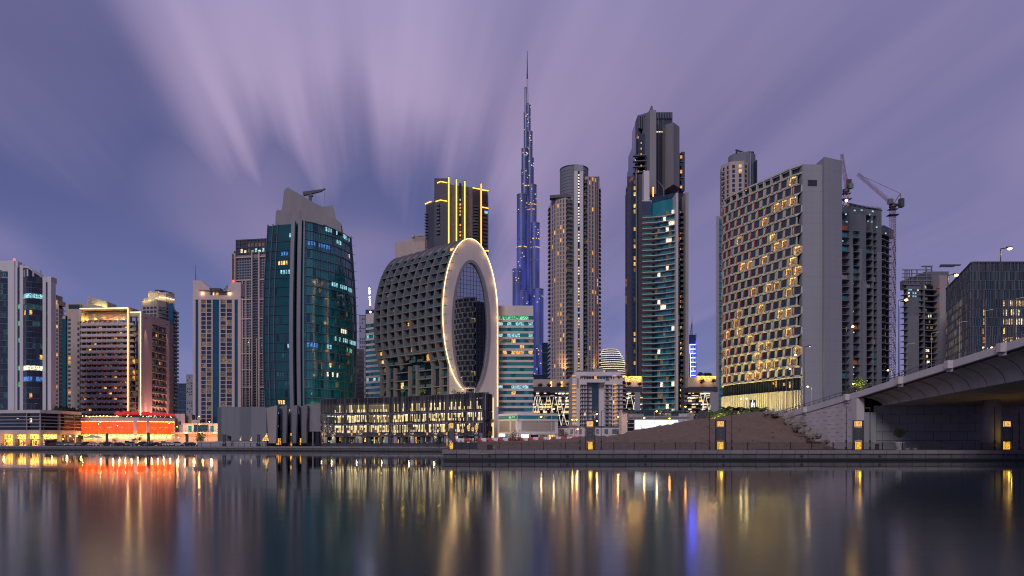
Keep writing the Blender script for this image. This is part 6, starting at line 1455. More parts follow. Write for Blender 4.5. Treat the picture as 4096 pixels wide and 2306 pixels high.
    for j in range(NF-1):
        for i in range(10):
            mt = None
            for a, b, mm_ in lr.get(j, []):
                if a <= i+.5 <= b: mt = mm_
            if mt is None and R.random() < .2: mt = R.choice(['glass_tealdark', 'glass_dark', 'glass_navy'])
            if mt: panel(left, sgl, sgl[-1], i, 10, zb+H*j+(1.0 if mt[:3] == 'lit' else .1), H-(2.1 if mt[:3] == 'lit' else 1.1), mt, .2 if mt[:3] == 'lit' else .03)
    # mullions of the right facade
    m = MB()
    for i in range(n+1):
        for j in range(10):
            p = at(right, seg, L*i/n); z0_, z1_ = zb+(zt-zb)*j/10, zb+(zt-zb)*(j+1)/10; m.bar(off(p, z0_, 1.03), off(p, z1_, 1.03), .07, 'dark_metal')
    m.build('mullion_grid', t.e, 'stuff')
    # crown
    Yc = 312
    def poly(pts, Y0, d, mat, nm):
        m = MB(); b = [(X(px, Y0), Y0, Zp(py, Y0)) for px, py in pts]; c = [(x*(Y0+d)/Y0*.995, y+d, z) for x, y, z in b]; n_ = len(b)
        m.poly(b[::-1], mat); m.poly(c, mat)
        for i in range(n_): j = (i+1) % n_; m.poly([b[i], b[j], c[j], c[i]], mat)
        t.add(m, nm)
    poly([(1100, 910), (1104, 845), (1110, 841), (1127, 841), (1137, 760), (1152, 750), (1175, 764), (1190, 772), (1262, 815), (1290, 828), (1310, 825), (1332, 821), (1345, 880), (1368, 905), (1372, 935), (1300, 905), (1217, 905), (1180, 915)][::-1], 313, 12, 'crown_stone', 'crown')
    poly([(1101, 908), (1105, 846), (1203, 846), (1203, 910)][::-1], 311.5, 1.4, 'crown_stone', 'crown_step'); poly([(1204, 905), (1204, 830), (1212, 830), (1340, 874), (1362, 893), (1366, 930), (1300, 900)][::-1], 310.5, 2.4, 'crown_stone', 'crown_step')
    m = MB(); Yk = 314; m.bar((X(1241, Yk), Yk, Zp(805, Yk)), (X(1241, Yk), Yk, Zp(778, Yk)), 1.0, 'dark_metal'); m.bar((X(1213, Yk), Yk, Zp(777, Yk)), (X(1288, Yk), Yk, Zp(763, Yk)), 1.5, 'dark_metal', .9); m.bar((X(1286, Yk), Yk, Zp(763, Yk)), (X(1301, Yk), Yk, Zp(756, Yk)), .6, 'dark_metal'); m.bar((X(1299, Yk), Yk, Zp(757, Yk)), (X(1299, Yk), Yk, Zp(815, Yk)), .08, 'dark_metal'); m.bar((X(1234, Yk), Yk, Zp(788, Yk)), (X(1250, Yk), Yk, Zp(780, Yk)), 1.2, 'dark_metal'); t.add(m, 'roof_crane')
    # grey podium: folded wall, tall leaning blades
    def slab(pts4, mat, nm, Y0=286, d=2.):
        m = MB(); b = [(X(px, Yq), Yq, Zp(py, Yq)) for px, py, Yq in pts4]; c = [(x, y+d, z) for x, y, z in b]; n_ = len(b); m.poly(b, mat); m.poly(c[::-1], mat)
        for i in range(n_): j = (i+1) % n_; m.poly([b[j], b[i], c[i], c[j]], mat)
        t.add(m, nm)
    for pts in ([(886, 1736, 292), (958, 1755, 288), (958, 1629, 288), (886, 1628, 292)], [(925, 1764, 290), (958, 1764, 288), (958, 1629, 288), (925, 1629, 290)], [(958, 1764, 288), (1005, 1764, 289.5), (1005, 1628, 289.5), (958, 1629, 288)], [(1005, 1764, 289.5), (1066, 1764, 287), (1066, 1631, 287), (1005, 1628, 289.5)]):
        slab(pts, 'fin_grey', 'podium_wall')
    slab([(1073, 1774, 287), (1104, 1774, 283), (1108, 1622, 283), (1066, 1632, 287)], 'concrete', 'podium_wall')
    for x0, x1, xt0, xt1 in ((1118, 1143, 1118, 1149), (1158, 1183, 1155, 1189), (1202, 1223, 1195, 1228)):
        slab([(x0+6, 1774, 287), (x1, 1774, 284), (xt1, 1621, 284), (xt0, 1628, 287)], 'fin_grey', 'leaning_blade')
    slab([(1233, 1727, 286), (1284, 1727, 284), (1284, 1615, 284), (1233, 1621, 286)], 'fin_grey', 'podium_wall')
    m = MB(); m.box(X(1068, 291), X(1284, 291), 291, 320, GZ, GZ+12.5, 'glass_dark'); m.box(X(886, 300), X(1070, 300), 296, 325, GZ, Zp(1632, 300), 'concrete_raw'); t.add(m, 'podium_core')
    m = MB(); m.box(X(1250, 286), X(1254, 286), 285.5, 286, GZ, Zp(1727, 286), 'grey_metal'); t.add(m, 'podium_post')
    g = fpx(1068, 290.9, 1250, 290.9)
    for px, py, mt in ((1152, 1642, 'lamp_white'), (1114, 1654, 'lit_cool'), (1112, 1706, 'lit_cool'), (1228, 1684, 'lamp_white'), (1148, 1719, 'lit_cool')): t.pc('blade_lamp', fpx(1068, 287, 1250, 287), fpx(1068, 287, 1250, 287).s(px)-.15, fpx(1068, 287, 1250, 287).s(px)+.15, Zp(py+2, 287), Zp(py-2, 287), 0, .3, mt)
    for px in (1105, 1112, 1119, 1200): t.pc('lit_opening', g, g.s(px), g.s(px+5), GZ+.5, GZ+3, 0, .1, 'lit_amber')
    # triangular lit openings in the folded wall
    for x0, x1, x2, yt, fill in ((957, 966, 965, 1745, 'lit_white'), (998, 1008, 1007, 1747, 'lit_warm'), (1047, 1076, 1068, 1733, 'lit_warm')):
        Yq = 286.2; m = MB(); a, b, c = (X(x0, Yq), Yq, Zp(1764, Yq)), (X(x1, Yq), Yq, Zp(1764, Yq)), (X(x2, Yq), Yq, Zp(yt, Yq)); m.poly([a, b, c], fill); m.poly([(p[0], p[1]+.3, p[2]) for p in (c, b, a)], 'fin_grey'); t.add(m, 'lit_opening')
        for q in range(5): 
            k = .15+.16*q; m = MB(); L_ = [a[i]+(c[i]-a[i])*k for i in range(3)]; R_ = [b[i]+(c[i]-b[i])*k for i in range(3)]; m.bar((L_[0], Yq-.1, L_[2]), (R_[0], Yq-.1, R_[2]), .12, 'dark_metal'); t.add(m, 'opening_bar')
    t.end()
teal()

def left_towers():
    # ---- F: tall framed tower
    Y = 480; t = T('framed_tower', 'tall slate tower with tan frame lines and a lit glass rooftop garden', 'tower', (X(1000, Y), Y, GZ)); z = lambda p: Zp(p, Y)
    f = fpx(927, Y+3, 1075, Y-2); s = f.s
    m = MB(); m.prism(chain_back([f.p(0), f.p(f.L)], 24), GZ, z(1014), 'fin_grey'); t.add(m, 'wall')
    nz = 57; zt = z(1032); zb = z(1640); H = (zt-zb)/nz
    for a, b, nx in ((946, 1008, 6), (1013, 1036, 3), (1042, 1066, 3), (934, 940, 1)):
        t.panes(f, s(a), s(b), zb, zt, nx, nz, [(.93, 'glass_navy'), (.965, 'glass_grey'), (.985, 'lit_dim'), (1, 'lit_warm')], .75, .62)
    t.balconies(f, s(1014), s(1036), zb, zt, 2, nz, .9, 'fin_grey', None, gap=.06, hs=.3)
    for a, b in ((927, 932.5), (941, 945.5), (1008.5, 1013), (1036, 1041.5)): t.pc('tan_frame', f, s(a), s(b), GZ, z(1012 if a < 1000 else 1009), 0, 1.1, 'tan_stone')
    for py in (1029, 1121, 1199, 1276, 1354, 1416, 1480, 1550): 
        t.pc('tan_frame', f, s(946), s(1008), z(py)-.35, z(py)+.35, 0, .9, 'tan_stone'); t.pc('tan_frame', f, s(1042), s(1066), z(py+1)-.35, z(py+1)+.35, 0, .9, 'tan_stone')
    for x0, py in ((972, 1121), (986, 1121), (972, 1354), (986, 1354), (1000, 1354), (1029, 1354), (958, 1354)): t.pc('tan_frame', f, s(x0)-.25, s(x0)+.35, z(1640 if py == 1354 else 1354), z(py), 0, .8, 'tan_stone')
    g = fpx(946, Y+2, 1075, Y-2)
    m = MB(); m.prism(chain_back([g.p(0, -2.5), g.p(g.L, -2.5)], 10), z(1016), z(962), 'dark_cladding'); t.add(m, 'roof_box')
    t.pc('roof_glass', g, 0, g.L, z(1014), z(962), -.1, 0, 'glass_grey')
    for i in range(10): t.pc('roof_mullion', g, g.L*i/9-.35, g.L*i/9+.35, z(1014), z(957), 0, .4, 'dark_metal')
    for py in (960, 972, 990, 1014): t.pc('roof_transom', g, 0, g.L, z(py)-.35, z(py)+.35, 0, .45, 'dark_metal')
    for i, c in ((1, 'lit_white'), (2, 'lit_white'), (3, 'lit_dim'), (4, 'lit_green'), (5, 'lit_cool'), (6, 'lit_white'), (7, 'lit_cool')): t.pc('roof_window', g, g.L*i/9+.5, g.L*(i+1)/9-.5, z(1010), z(995 if i % 2 else 1002), .02, .1, c)
    for i in range(3, 9): t.pc('roof_window', g, g.L*i/9+.5, g.L*(i+1)/9-.5, z(989), z(974), .02, .1, 'lit_dim')
    m = MB(); m.bar((X(927, Y), Y+4, z(1003)), (X(946, Y), Y+4, z(1008)), 1.2, 'dark_metal', 2.); t.add(m, 'window_cleaning_arm'); t.end()
    # ---- E: pink and blue tower
    Y = 400; t = T('pink_tower', 'pink stone tower with blue glass stripes and a rooftop mast', 'tower', (X(870, Y), Y, GZ)); z = lambda p: Zp(p, Y)
    f = fpx(773, Y, 965, Y); s = f.s
    m = MB(); m.prism(chain_back([f.p(0), f.p(f.L)], 20), GZ, z(1183), 'pink_stone'); t.add(m, 'wall')
    def blk(a, b, yt, d0, d1, mat='pink_stone', yb=1760, nm='pier'): t.pc(nm, f, s(a), s(b), z(yb), z(yt), d0, d1, mat)
    m = MB()
    for a, b, yl, yr in ((773, 804, 1124, 1124), (804, 840, 1124, 1153)): 
        p0, p1 = f.p(s(a), .6), f.p(s(b), .6); q1, q0 = f.p(s(b), -6), f.p(s(a), -6); m.prism([p0, p1, q1, q0], z(1184), [z(yl), z(yr), z(yr), z(yl)], 'pink_stone')
    for a, b, yl, yr in ((909, 928, 1164, 1128), (928, 965, 1128, 1132)):
        p0, p1 = f.p(s(a), .6), f.p(s(b), .6); q1, q0 = f.p(s(b), -6), f.p(s(a), -6); m.prism([p0, p1, q1, q0], z(1184), [z(yl), z(yr), z(yr), z(yl)], 'pink_stone')
    t.add(m, 'roof_horn')
    blk(773, 784, 1183, 0, .6); blk(795, 806, 1199, 0, .6); blk(929, 940, 1199, 0, .6); blk(953, 965, 1199, 0, .6); blk(773, 965, 1183, 0, .62, yb=1200, nm='spandrel'); blk(847, 852, 1199, 0, .5); blk(878, 883, 1199, 0, .5)
    for a, b in ((784, 795), (852, 878), (940, 953)): t.pc('blue_glass', f, s(a), s(b), GZ+1, z(1200), 0, .12, 'glass_blue')
    nz = 30; zt, zb = z(1200), z(1710)
    H = (zt-zb)/nz
    for a, b in ((806, 847), (883, 929)):
        t.pc('dark_recess', f, s(a), s(b), zb, zt, -.3, .03, 'glass_dark')
        for j in range(nz+1): t.pc('spandrel', f, s(a), s(b), zt-H*j-.2, zt-H*j+.16, .03, .5, 'pink_stone')
        mid = (a+b)/2; t.pc('pier', f, s(mid-2), s(mid+2), zb, zt, .03, .46, 'pink_stone'); t.pc('pier', f, s(a), s(a+1), zb, zt, .03, .46, 'pink_stone')
        t.panes(f, s(a+1), s(b), zb, zt, 2, nz, [(.70, 'glass_navy'), (.80, 'lit_dim'), (.86, 'lit_dimcool'), (.93, 'lit_amber'), (.98, 'lit_warm'), (1, 'lit_green')], .86, .74, .12)
    for a, b in ((784, 795), (852, 878), (940, 953)): t.panes(f, s(a), s(b), zb, zt, 1 if b-a < 15 else 2, nz, [(.90, None), (.94, 'lit_dimcool'), (.97, 'lit_cool'), (1, 'lit_warm')], .5, .35, .18, name='lit_window')
    t.pc('terrace_back', f, s(804), s(928), z(1184), z(1166), -2, -1.8, 'white_panel')
    for a, b, mt in ((806, 814, 'lit_warm'), (858, 868, 'lit_amber'), (846, 852, 'lit_white'), (918, 927, 'lit_warm'), (905, 915, 'glass_dark'), (832, 842, 'glass_dark')): t.pc('terrace_window', f, s(a), s(b), z(1182), z(1169), -1.8, -1.7, mt)
    m = MB(); m.prism([f.p(s(800), 1.2), f.p(s(930), 1.2), f.p(s(930), -4), f.p(s(800), -4)], [z(1164), z(1170)]*1+[z(1170), z(1164)], [z(1162), z(1168), z(1168), z(1162)], 'dark_cladding'); m.prism([f.p(s(837)), f.p(s(880)), f.p(s(880), -5), f.p(s(837), -5)], z(1162), z(1153), 'dark_cladding'); t.add(m, 'terrace_roof')
    for px in (812, 921): point((*f.p(s(px), 1), z(1176)), (1, .6, .2), 220, .3, parent=t.e)
    m = MB(); m.bar((X(784, Y), Y-.4, z(1124)), (X(784, Y), Y-.4, z(1062)), .3, 'dark_metal', .12); m.bar((X(784, Y), Y-.4, z(1100)), (X(800, Y), Y-.4, z(1124)), .05, 'dark_metal'); t.add(m, 'mast')
    m = MB(); m.bar((X(903, Y), Y+1, z(1165)), (X(903, Y), Y+1, z(1143)), .9, 'steel_red'); m.bar((X(895, Y), Y+1, z(1160)), (X(906, Y), Y+1, z(1142)), .6, 'dark_metal'); t.add(m, 'window_cleaning_arm')
    m = MB(); m.sphere((X(935, Y), Y-.6, z(1126)), .55, 'lamp_red', 8); t.add(m, 'warning_lamp'); t.end()
    # ---- A: white office tower, far left
    Y = 345; t = T('white_pier_tower', 'white piered office tower with a curved dark glass bay at the left edge', 'tower', (X(100, Y), Y, GZ)); z = lambda p: Zp(p, Y)
    f = fpx(-120, Y, 205, Y); s = f.s
    m = MB(); m.prism(chain_back([f.p(0, -1), f.p(s(200), -1)], 20), GZ, z(1112), 'glass_navy'); t.add(m, 'glass_body')
    def bk(a, b, yt, d0, d1, mat='white_panel', nm='pier', yb=1700): t.pc(nm, f, s(a), s(b), z(yb), z(yt), d0, d1, mat)
    bk(-120, 60, 1043, -3, -.5, yb=1085, nm='top_band'); bk(-120, 2, 1080, -1, .5); bk(35, 61, 1044, -3, .6); bk(61, 72, 1046, -3, .2, yb=1072); bk(72, 84, 1070, -1, 0, 'glass_navy', 'window_strip'); bk(61, 71, 1072, -1, .3); bk(82, 96, 1062, -3, .6); bk(173, 186, 1108, -3, .5); bk(193, 207, 1112, -3, .5); bk(173, 207, 1108, -4, .3, yb=1130, nm='top_band'); bk(186, 193, 1130, -1, 0, 'glass_navy', 'window_strip')
    nz = 24; zb = z(1640)
    t.panes(f, s(3), s(34), zb, z(1088), 3, nz, [(.70, 'glass_navy'), (.8, 'lit_dimcool'), (.88, 'lit_dim'), (.94, 'lit_warm'), (1, 'lit_cool')], .92, .82, .05, off='row'); t.bands(f, s(3), s(34), zb, z(1088), nz, .18, 0, .2, 'grey_metal')
    t.panes(f, s(73), s(82), zb, z(1105), 1, nz, [(.8, 'glass_navy'), (.9, 'lit_green'), (1, 'lit_dim')], .8, .8, .05); t.panes(f, s(187), s(193), zb, z(1140), 1, nz, [(.8, 'glass_blue'), (.9, 'lit_dimcool'), (1, 'lit_warm')], .9, .8, .05)
    # curved bay
    c0, c1 = f.p(s(96)), f.p(s(173)); ch = [(c0[0]+(c1[0]-c0[0])*i/8, Y-4.2*math.sin(PI*(i/8)*.85+.3)+1.2) for i in range(9)]
    zt = lambda x: ip(x, [(c0[0], z(1066)), ((c0[0]+c1[0])/2, z(1075)), (c1[0], z(1108))])
    m = MB(); m.prism([*ch, (c1[0], Y+5), (c0[0], Y+5)], GZ, [zt(p[0]) for p in ch]+[z(1108), z(1066)], 'glass_dark'); t.add(m, 'curved_bay')
    m = MB(); 
    for a, b in zip(ch, ch[1:]): m.hexa([(a[0], a[1]-.6, zt(a[0])-.8), (b[0], b[1]-.6, zt(b[0])-.8), (b[0], b[1]+1, zt(b[0])-.8), (a[0], a[1]+1, zt(a[0])-.8), (a[0], a[1]-.6, zt(a[0])), (b[0], b[1]-.6, zt(b[0])), (b[0], b[1]+1, zt(b[0])), (a[0], a[1]+1, zt(a[0]))], 'white_panel')
    t.add(m, 'curved_cornice')
    rows_ = {3: 'lit_cool', 5: 'lit_dimcool', 16: 'lit_white', 18: 'lit_blue'}
    H = (z(1112)-zb)/nz
    for j in range(nz):
        for a, b in zip(ch, ch[1:]):
            g = Fr(a, b); zz = z(1112)-H*(j+1); t.pc('floor_line', g, 0, g.L, zz-.08, zz+.1, 0, .2, 'grey_metal')
            mt = R.choice(['glass_dark', 'glass_navy', 'glass_dark']); r = R.random()
            if j in rows_ and r < .9: mt = rows_[j]
            elif r < .07: mt = R.choice(['lit_dim', 'lit_dimcool', 'lit_amber'])
            t.pc('window', g, .05, g.L-.05, zz+.3, zz+H-.2, 0, .06, mt)
    for i in (1, 3, 5, 7): t.pc('crown_column', Fr(ch[i], ch[i+1]), 0, .7, z(1112), z(1084), 0, .3, 'white_panel')
    m = MB(); m.sphere((X(57, Y), Y, z(1040)), .5, 'lamp_red', 8); t.add(m, 'warning_lamp'); t.end()
    # ---- B: slim brown tower with a lit crown
    Y = 430; t = T('brown_slim_tower', 'slim brown tower with a lit stepped crown right of the white piered tower', 'tower', (X(220, Y), Y, GZ)); z = lambda p: Zp(p, Y)
    f = fpx(196, Y, 236, Y); m = MB(); m.prism(chain_back([f.p(0), f.p(f.L)], 14), GZ, z(1218), 'brown_stone'); m.box(X(198, Y), X(226, Y), Y+1, Y+9, z(1218), z(1200), 'tan_stone'); m.box(X(200, Y), X(217, Y), Y+1.5, Y+8, z(1200), z(1178), 'brown_stone'); t.add(m, 'wall')
    t.panes(f, .5, f.L-.3, GZ, z(1235), 3, 34, [(.92, 'glass_navy'), (.96, 'lit_amber'), (1, 'lit_dim')], .5, .6); g = Fr(f.p(f.L), (f.p(f.L)[0]+.6, Y+8)); t.balconies(g, 0, g.L, GZ, z(1225), 1, 34, .9, 'tan_stone', None, gap=.1)
    t.pc('crown_light', f, f.s(206), f.s(213), z(1198), z(1188), -1, -.9, 'lit_amber'); point((X(210, Y), Y-2, z(1212)), (1, .55, .12), 500, .3, parent=t.e); t.end()
left_towers()

def hotel():
    Y = 400; t = T('balcony_hotel', 'broad tan hotel with rows of balconies, red dot lights and a gold outlined frame', 'building', (X(430, Y), Y, GZ)); t.cap = 300; z = lambda p: Zp(p, Y)
    # rear left wing
    f0 = fpx(250, Y+8, 320, Y+8); s = f0.s
    m = MB(); m.prism(chain_back([f0.p(s(262)), f0.p(s(322))], 14), GZ, Zp(1216, Y+8), 'tan_stone'); m.prism(chain_back([f0.p(0), f0.p(s(270), 0)], 10), GZ, Zp(1265, Y+8), 'tan_stone'); t.add(m, 'rear_wing')
    t.pc('teal_strip', f0, s(249), s(267), GZ, Zp(1277, Y+8), 0, .3, 'glass_tealdark'); t.panes(f0, s(271), s(284), GZ, Zp(1272, Y+8), 1, 30, [(.86, 'glass_navy'), (1, 'lit_amber')], .75, .55); t.pc('roof_window', f0, s(275), s(319), Zp(1236, Y+8), Zp(1219, Y+8), 0, .15, 'glass_navy')
    m = MB(); Yb = Y+14
    pts = [(X(349, Yb), Yb), (X(362, Yb), Yb-2), (X(413, Yb), Yb+4), (X(413, Yb), Yb+14), (X(349, Yb), Yb+14)]
    m.prism(pts, z(1240), [Zp(1191, Yb), Zp(1190, Yb), Zp(1202, Yb), Zp(1202, Yb), Zp(1191, Yb)], 'cream_panel'); m.prism([(X(318, Yb), Yb-5), (X(420, Yb), Yb-5), (X(420, Yb), Yb+10), (X(318, Yb), Yb+10)], GZ, [Zp(1215, Yb), Zp(1231, Yb), Zp(1231, Yb), Zp(1215, Yb)], 'tan_stone'); t.add(m, 'roof_box')
    g = Fr(pts[1], pts[2])
    for k in (.15, .5, .85): p = g.p(g.L*k, 1.6); point((*p, Zp(1226, Yb)), (1, .78, .25), 420, .3, parent=t.e)
    point((X(325, Y), Y-1, z(1209)), (1, .8, .4), 150, .2, parent=t.e)
    # main frame
    f = fpx(318, Y+2, 560, Y-1); s = f.s; ang = 0
    m = MB(); m.prism(chain_back([f.p(0, -1.8), f.p(f.L, -1.8)], 16), GZ, z(1300), 'tan_stone'); m.prism([f.p(s(320), -1.5), f.p(s(520), -1.5), f.p(s(520), -10), f.p(s(320), -10)], z(1300), z(1285), 'brown_stone'); t.add(m, 'core')
    t.pc('frame_top', f, s(320), s(519), z(1239), z(1231), -8, .3, 'tan_stone'); t.pc('frame_side', f, s(318), s(325), z(1285), z(1231), -3, .3, 'cream_panel'); t.pc('frame_side', f, s(509), s(520), GZ, z(1231), -2, .3, 'tan_stone')
    t.pc('gold_line', f, s(322), s(513), z(1234.5), z(1233), .3, .6, 'neon_cream'); t.pc('gold_line', f, s(512.9), s(513.8), GZ+8, z(1233), .3, .6, 'neon_cream')
    t.pc('screen_backing', f, s(325), s(509), z(1277), z(1244), -3.5, -3.3, 'brown_stone')
    for i in range(46): t.pc('screen_slat', f, s(327+i*3.95), s(328.6+i*3.95), z(1277), z(1244), -3.2, -2.7, 'cream_panel')
    for px, c in ((335, (1, .6, .1)), (370, (1, .6, .1)), (405, (1, .55, .1)), (430, (1, .18, .06)), (455, (1, .5, .1)), (485, (1, .6, .12))): p = f.p(s(px), -1.9); point((*p, z(1273)), c, 320, .15, parent=t.e)
    t.pc('plain_wall', f, s(284), s(318), GZ, z(1252), -3, -.2, 'tan_stone'); t.panes(f, s(308), s(317), z(1660), z(1280), 1, 17, [(.9, 'glass_navy'), (1, 'lit_dim')], .8, .5, -.1)
    n = 17; zt = z(1280); zb = z(1655); H = (zt-zb)/n; nb = 9
    for j in range(n):
        zz = zt-H*(j+1)
        t.pc('balcony_slab', f, s(324), s(509), zz-.22, zz+.15, -1.8, .3, 'tan_stone')
        if j < 6 or True: t.pc('balcony_front', f, s(324), s(509), zz+.05, zz+1.45, .3, .45, 'pale_stone')
        for i in range(nb+1): t.pc('balcony_fin', f, s(325)+(s(509)-s(325))*i/nb-.15, s(325)+(s(509)-s(325))*i/nb+.15, zz+.15, zz+H-.2, -1.8, -.05, 'tan_stone')
        for i in range(nb*1):
            w = (s(509)-s(325))/nb; a = s(325)+w*i; r = R.random()
            mt = 'lit_amber' if r < .04 else 'lit_warm' if r < .09 else 'lit_dim' if r < .25 else 'glass_dark' if r < .6 else 'glass_navy'
            t.pc('window', f, a+w*.15, a+w*.62, zz+.3, zz+H-.5, -1.8, -1.72, mt)
            t.pc('red_light', f, a+w*.55, a+w*.55+.2, zz-.3, zz-.1, .3, .5, 'red_dot' if R.random() < .75 else 'lit_dim')
        cb = t.pc('corner_balcony', f, s(521), s(540), zz-.2, zz+.15, -1.6, .5 if j < 11 else .0, 'tan_stone'); t.pc('corner_balcony_rail', f, s(521), s(536), zz+.15, zz+1.1, .3, .4, 'pale_stone' if j < 11 else 'rail_glass', cb)
        t.pc('window', f, s(523), s(536), zz+.4, zz+H-.5, -1.8, -1.7, R.choice(['glass_dark', 'glass_navy', 'glass_navy', 'lit_dim', 'lit_amber']))
        t.pc('window', f, s(541), s(553), zz+.5, zz+H-.6, -1.0, -.7, R.choice(['glass_grey', 'glass_navy', 'glass_navy', 'lit_dim']))
    t.pc('pier', f, s(537), s(541), GZ, z(1262), -1.8, -.7, 'concrete'); t.pc('pier', f, s(553), s(563), GZ, z(1252), -3, .25, 'tan_stone'); t.pc('top_band', f, s(520), s(555), z(1268), z(1252), -3, .0, 'tan_stone')
    t.pc('gold_line', f, s(522), s(563), z(1251.5), z(1250), .0, .4, 'neon_cream'); t.pc('gold_line', f, s(562.8), s(563.6), GZ+8, z(1250), .26, .5, 'neon_cream')
    # right wing: turns back from the corner
    A = f.p(s(564)); B = P(676, 428); h = Fr(A, B); q = h.s
    m = MB(); m.prism([h.p(0, -.9), h.p(h.L, -.9), (B[0]-2, B[1]+10), (A[0], A[1]+20)], GZ, z(1256), 'brown_stone'); t.add(m, 'wing_core')
    zw = z(1252)
    t.pc('wing_pier', h, 0, q(606), GZ, zw, -.9, .2, 'pink_stone'); t.pc('wing_pier', h, q(664), h.L, GZ, zw, -.9, .2, 'pink_stone'); t.pc('wing_top', h, q(606), q(664), zw-4.5, zw, -.9, .2, 'tan_stone')
    for j in range(18):
        zz = zw-4.5-3.75*(j+1)
        if zz < GZ+10: break
        ws = t.pc('wing_slab', h, q(606), q(664), zz-.2, zz+.15, -.9, .5, 'tan_stone'); t.pc('wing_rail', h, q(607), q(663), zz+.15, zz+1.1, .35, .45, 'rail_glass' if j < 14 else 'planter_white', ws)
        for i in range(4): a = q(608)+(q(662)-q(608))*i/4; t.pc('window', h, a+.4, a+(q(662)-q(608))/4-.6, zz+.4, zz+2.9, -.9, -.8, R.choice(['glass_dark', 'glass_dark', 'glass_navy', 'lit_dim', 'glass_dark', 'lit_dim', 'lit_amber' if R.random() < .3 else 'glass_dark'])); t.pc('wing_fin', h, a-.12, a+.12, zz+.15, zz+3.5, -.9, .1, 'tan_stone')
    for px, e in ((579, 4500), (664, 2500)):
        p = h.p(q(px), 1.4); spot((*p, zw-2.5), (p[0]+.3, p[1]+1.2, zw-24), (1, .62, .38), e*2.5, 26, .1, t.e); spot((*p, GZ+11), (p[0]+.3, p[1]+1.2, GZ+32), (1, .45, .3), e*2.5, 30, .1, t.e)
        t.pc('wall_lamp', h, q(px)-.15, q(px)+.15, zw-2.6, zw-2.2, .3, 1.3, 'dark_metal')
    for k in range(5): spot((X(570+k*25, 395+k*4), 392+k*5, GZ+9), (X(570+k*25, 400+k*6), 402+k*6, GZ+30), (1, .42, .30), 12000, 80, .5, t.e)
    m = MB(); m.box(X(527, Y), X(545, Y), Y+3, Y+6, z(1252), z(1249), 'dark_metal'); m.bar((X(544, Y), Y+3, z(1252)), (X(544, Y), Y+3, z(1240)), .3, 'dark_metal'); m.bar((X(532, Y), Y+3, z(1241)), (X(544, Y), Y+3, z(1241)), .3, 'dark_metal'); t.add(m, 'roof_plant'); t.end()
    # ---- D: rounded brown tower
    Y = 455; t = T('rounded_brown_tower', 'rounded brown apartment tower with a bright stepped crown behind the hotel', 'tower', (X(640, Y), Y, GZ)); z = lambda p: Zp(p, Y)
    ch = [P(568, Y-2), P(630, Y-4), P(665, Y-1), P(690, Y+5), P(708, Y+14)]; tops = [1208, 1205, 1209, 1220, 1232]
    m = MB(); bk = chain_back(ch, 16); m.prism(bk, GZ, [z(p) for p in tops]+[z(1235), z(1208)], 'brown_stone'); t.add(m, 'wall')
    for (a, b), nx in zip(zip(ch, ch[1:]), (4, 2, 3, 3)):
        g = Fr(a, b); t.panes(g, .4, g.L-.3, GZ, z(1228), nx, 36, [(.87, 'glass_navy'), (.92, 'lit_dim'), (.97, 'lit_amber'), (1, 'lit_green')], .72, .6)
        if a[0] > X(620, Y): t.balconies(g, 0, g.L, GZ, z(1228), max(1, nx-1), 36, 1.3, 'brown_stone', 'rail_glass', gap=.1)
    t.pc('blue_strip', fpx(568, Y-2, 630, Y-4), 18, 21, GZ, z(1222), 0, .2, 'glass_blue')
    m = MB(); c = [P(592, Y+1), P(634, Y+2), P(664, Y+4), P(698, Y+11)]; m.prism(chain_back(c, 12), z(1215), [z(1165), z(1164), z(1168), z(1180), z(1180), z(1165)], 'cream_panel'); m.prism([P(574, Y+2), P(592, Y+2), (X(592, Y), Y+12), (X(574, Y), Y+12)], z(1210), z(1190), 'cream_panel'); m.prism([P(674, Y+6), P(698, Y+12), P(692, Y+18), P(674, Y+18)], z(1180), z(1160), 'cream_panel'); t.add(m, 'crown')
    for a, b in zip(c[1:], c[2:]):
        g = Fr(a, b)
        for i in range(5): t.pc('crown_lamp', g, g.L*(i+.3)/5, g.L*(i+.3)/5+.35, z(1188), z(1186), .1, .4, 'festoon'); point((*g.p(g.L*(i+.4)/5, 1.2), z(1190)), (1, .5, .10), 40, .2, parent=t.e)
    for px in (583, 604, 626): point((X(px, Y), Y-3.5, z(1203)), (1, .75, .2), 420, .3, parent=t.e)
    m = MB(); m.bar((X(607, Y), Y+5, z(1156)), (X(645, Y), Y+5, z(1159)), .9, 'dark_metal'); m.box(X(608, Y), X(632, Y), Y+3, Y+7, z(1165), z(1159), 'dark_metal'); m.bar((X(645, Y), Y+5, z(1159)), (X(672, Y), Y+6, z(1165)), .5, 'dark_metal'); t.add(m, 'roof_crane'); t.end()
hotel()

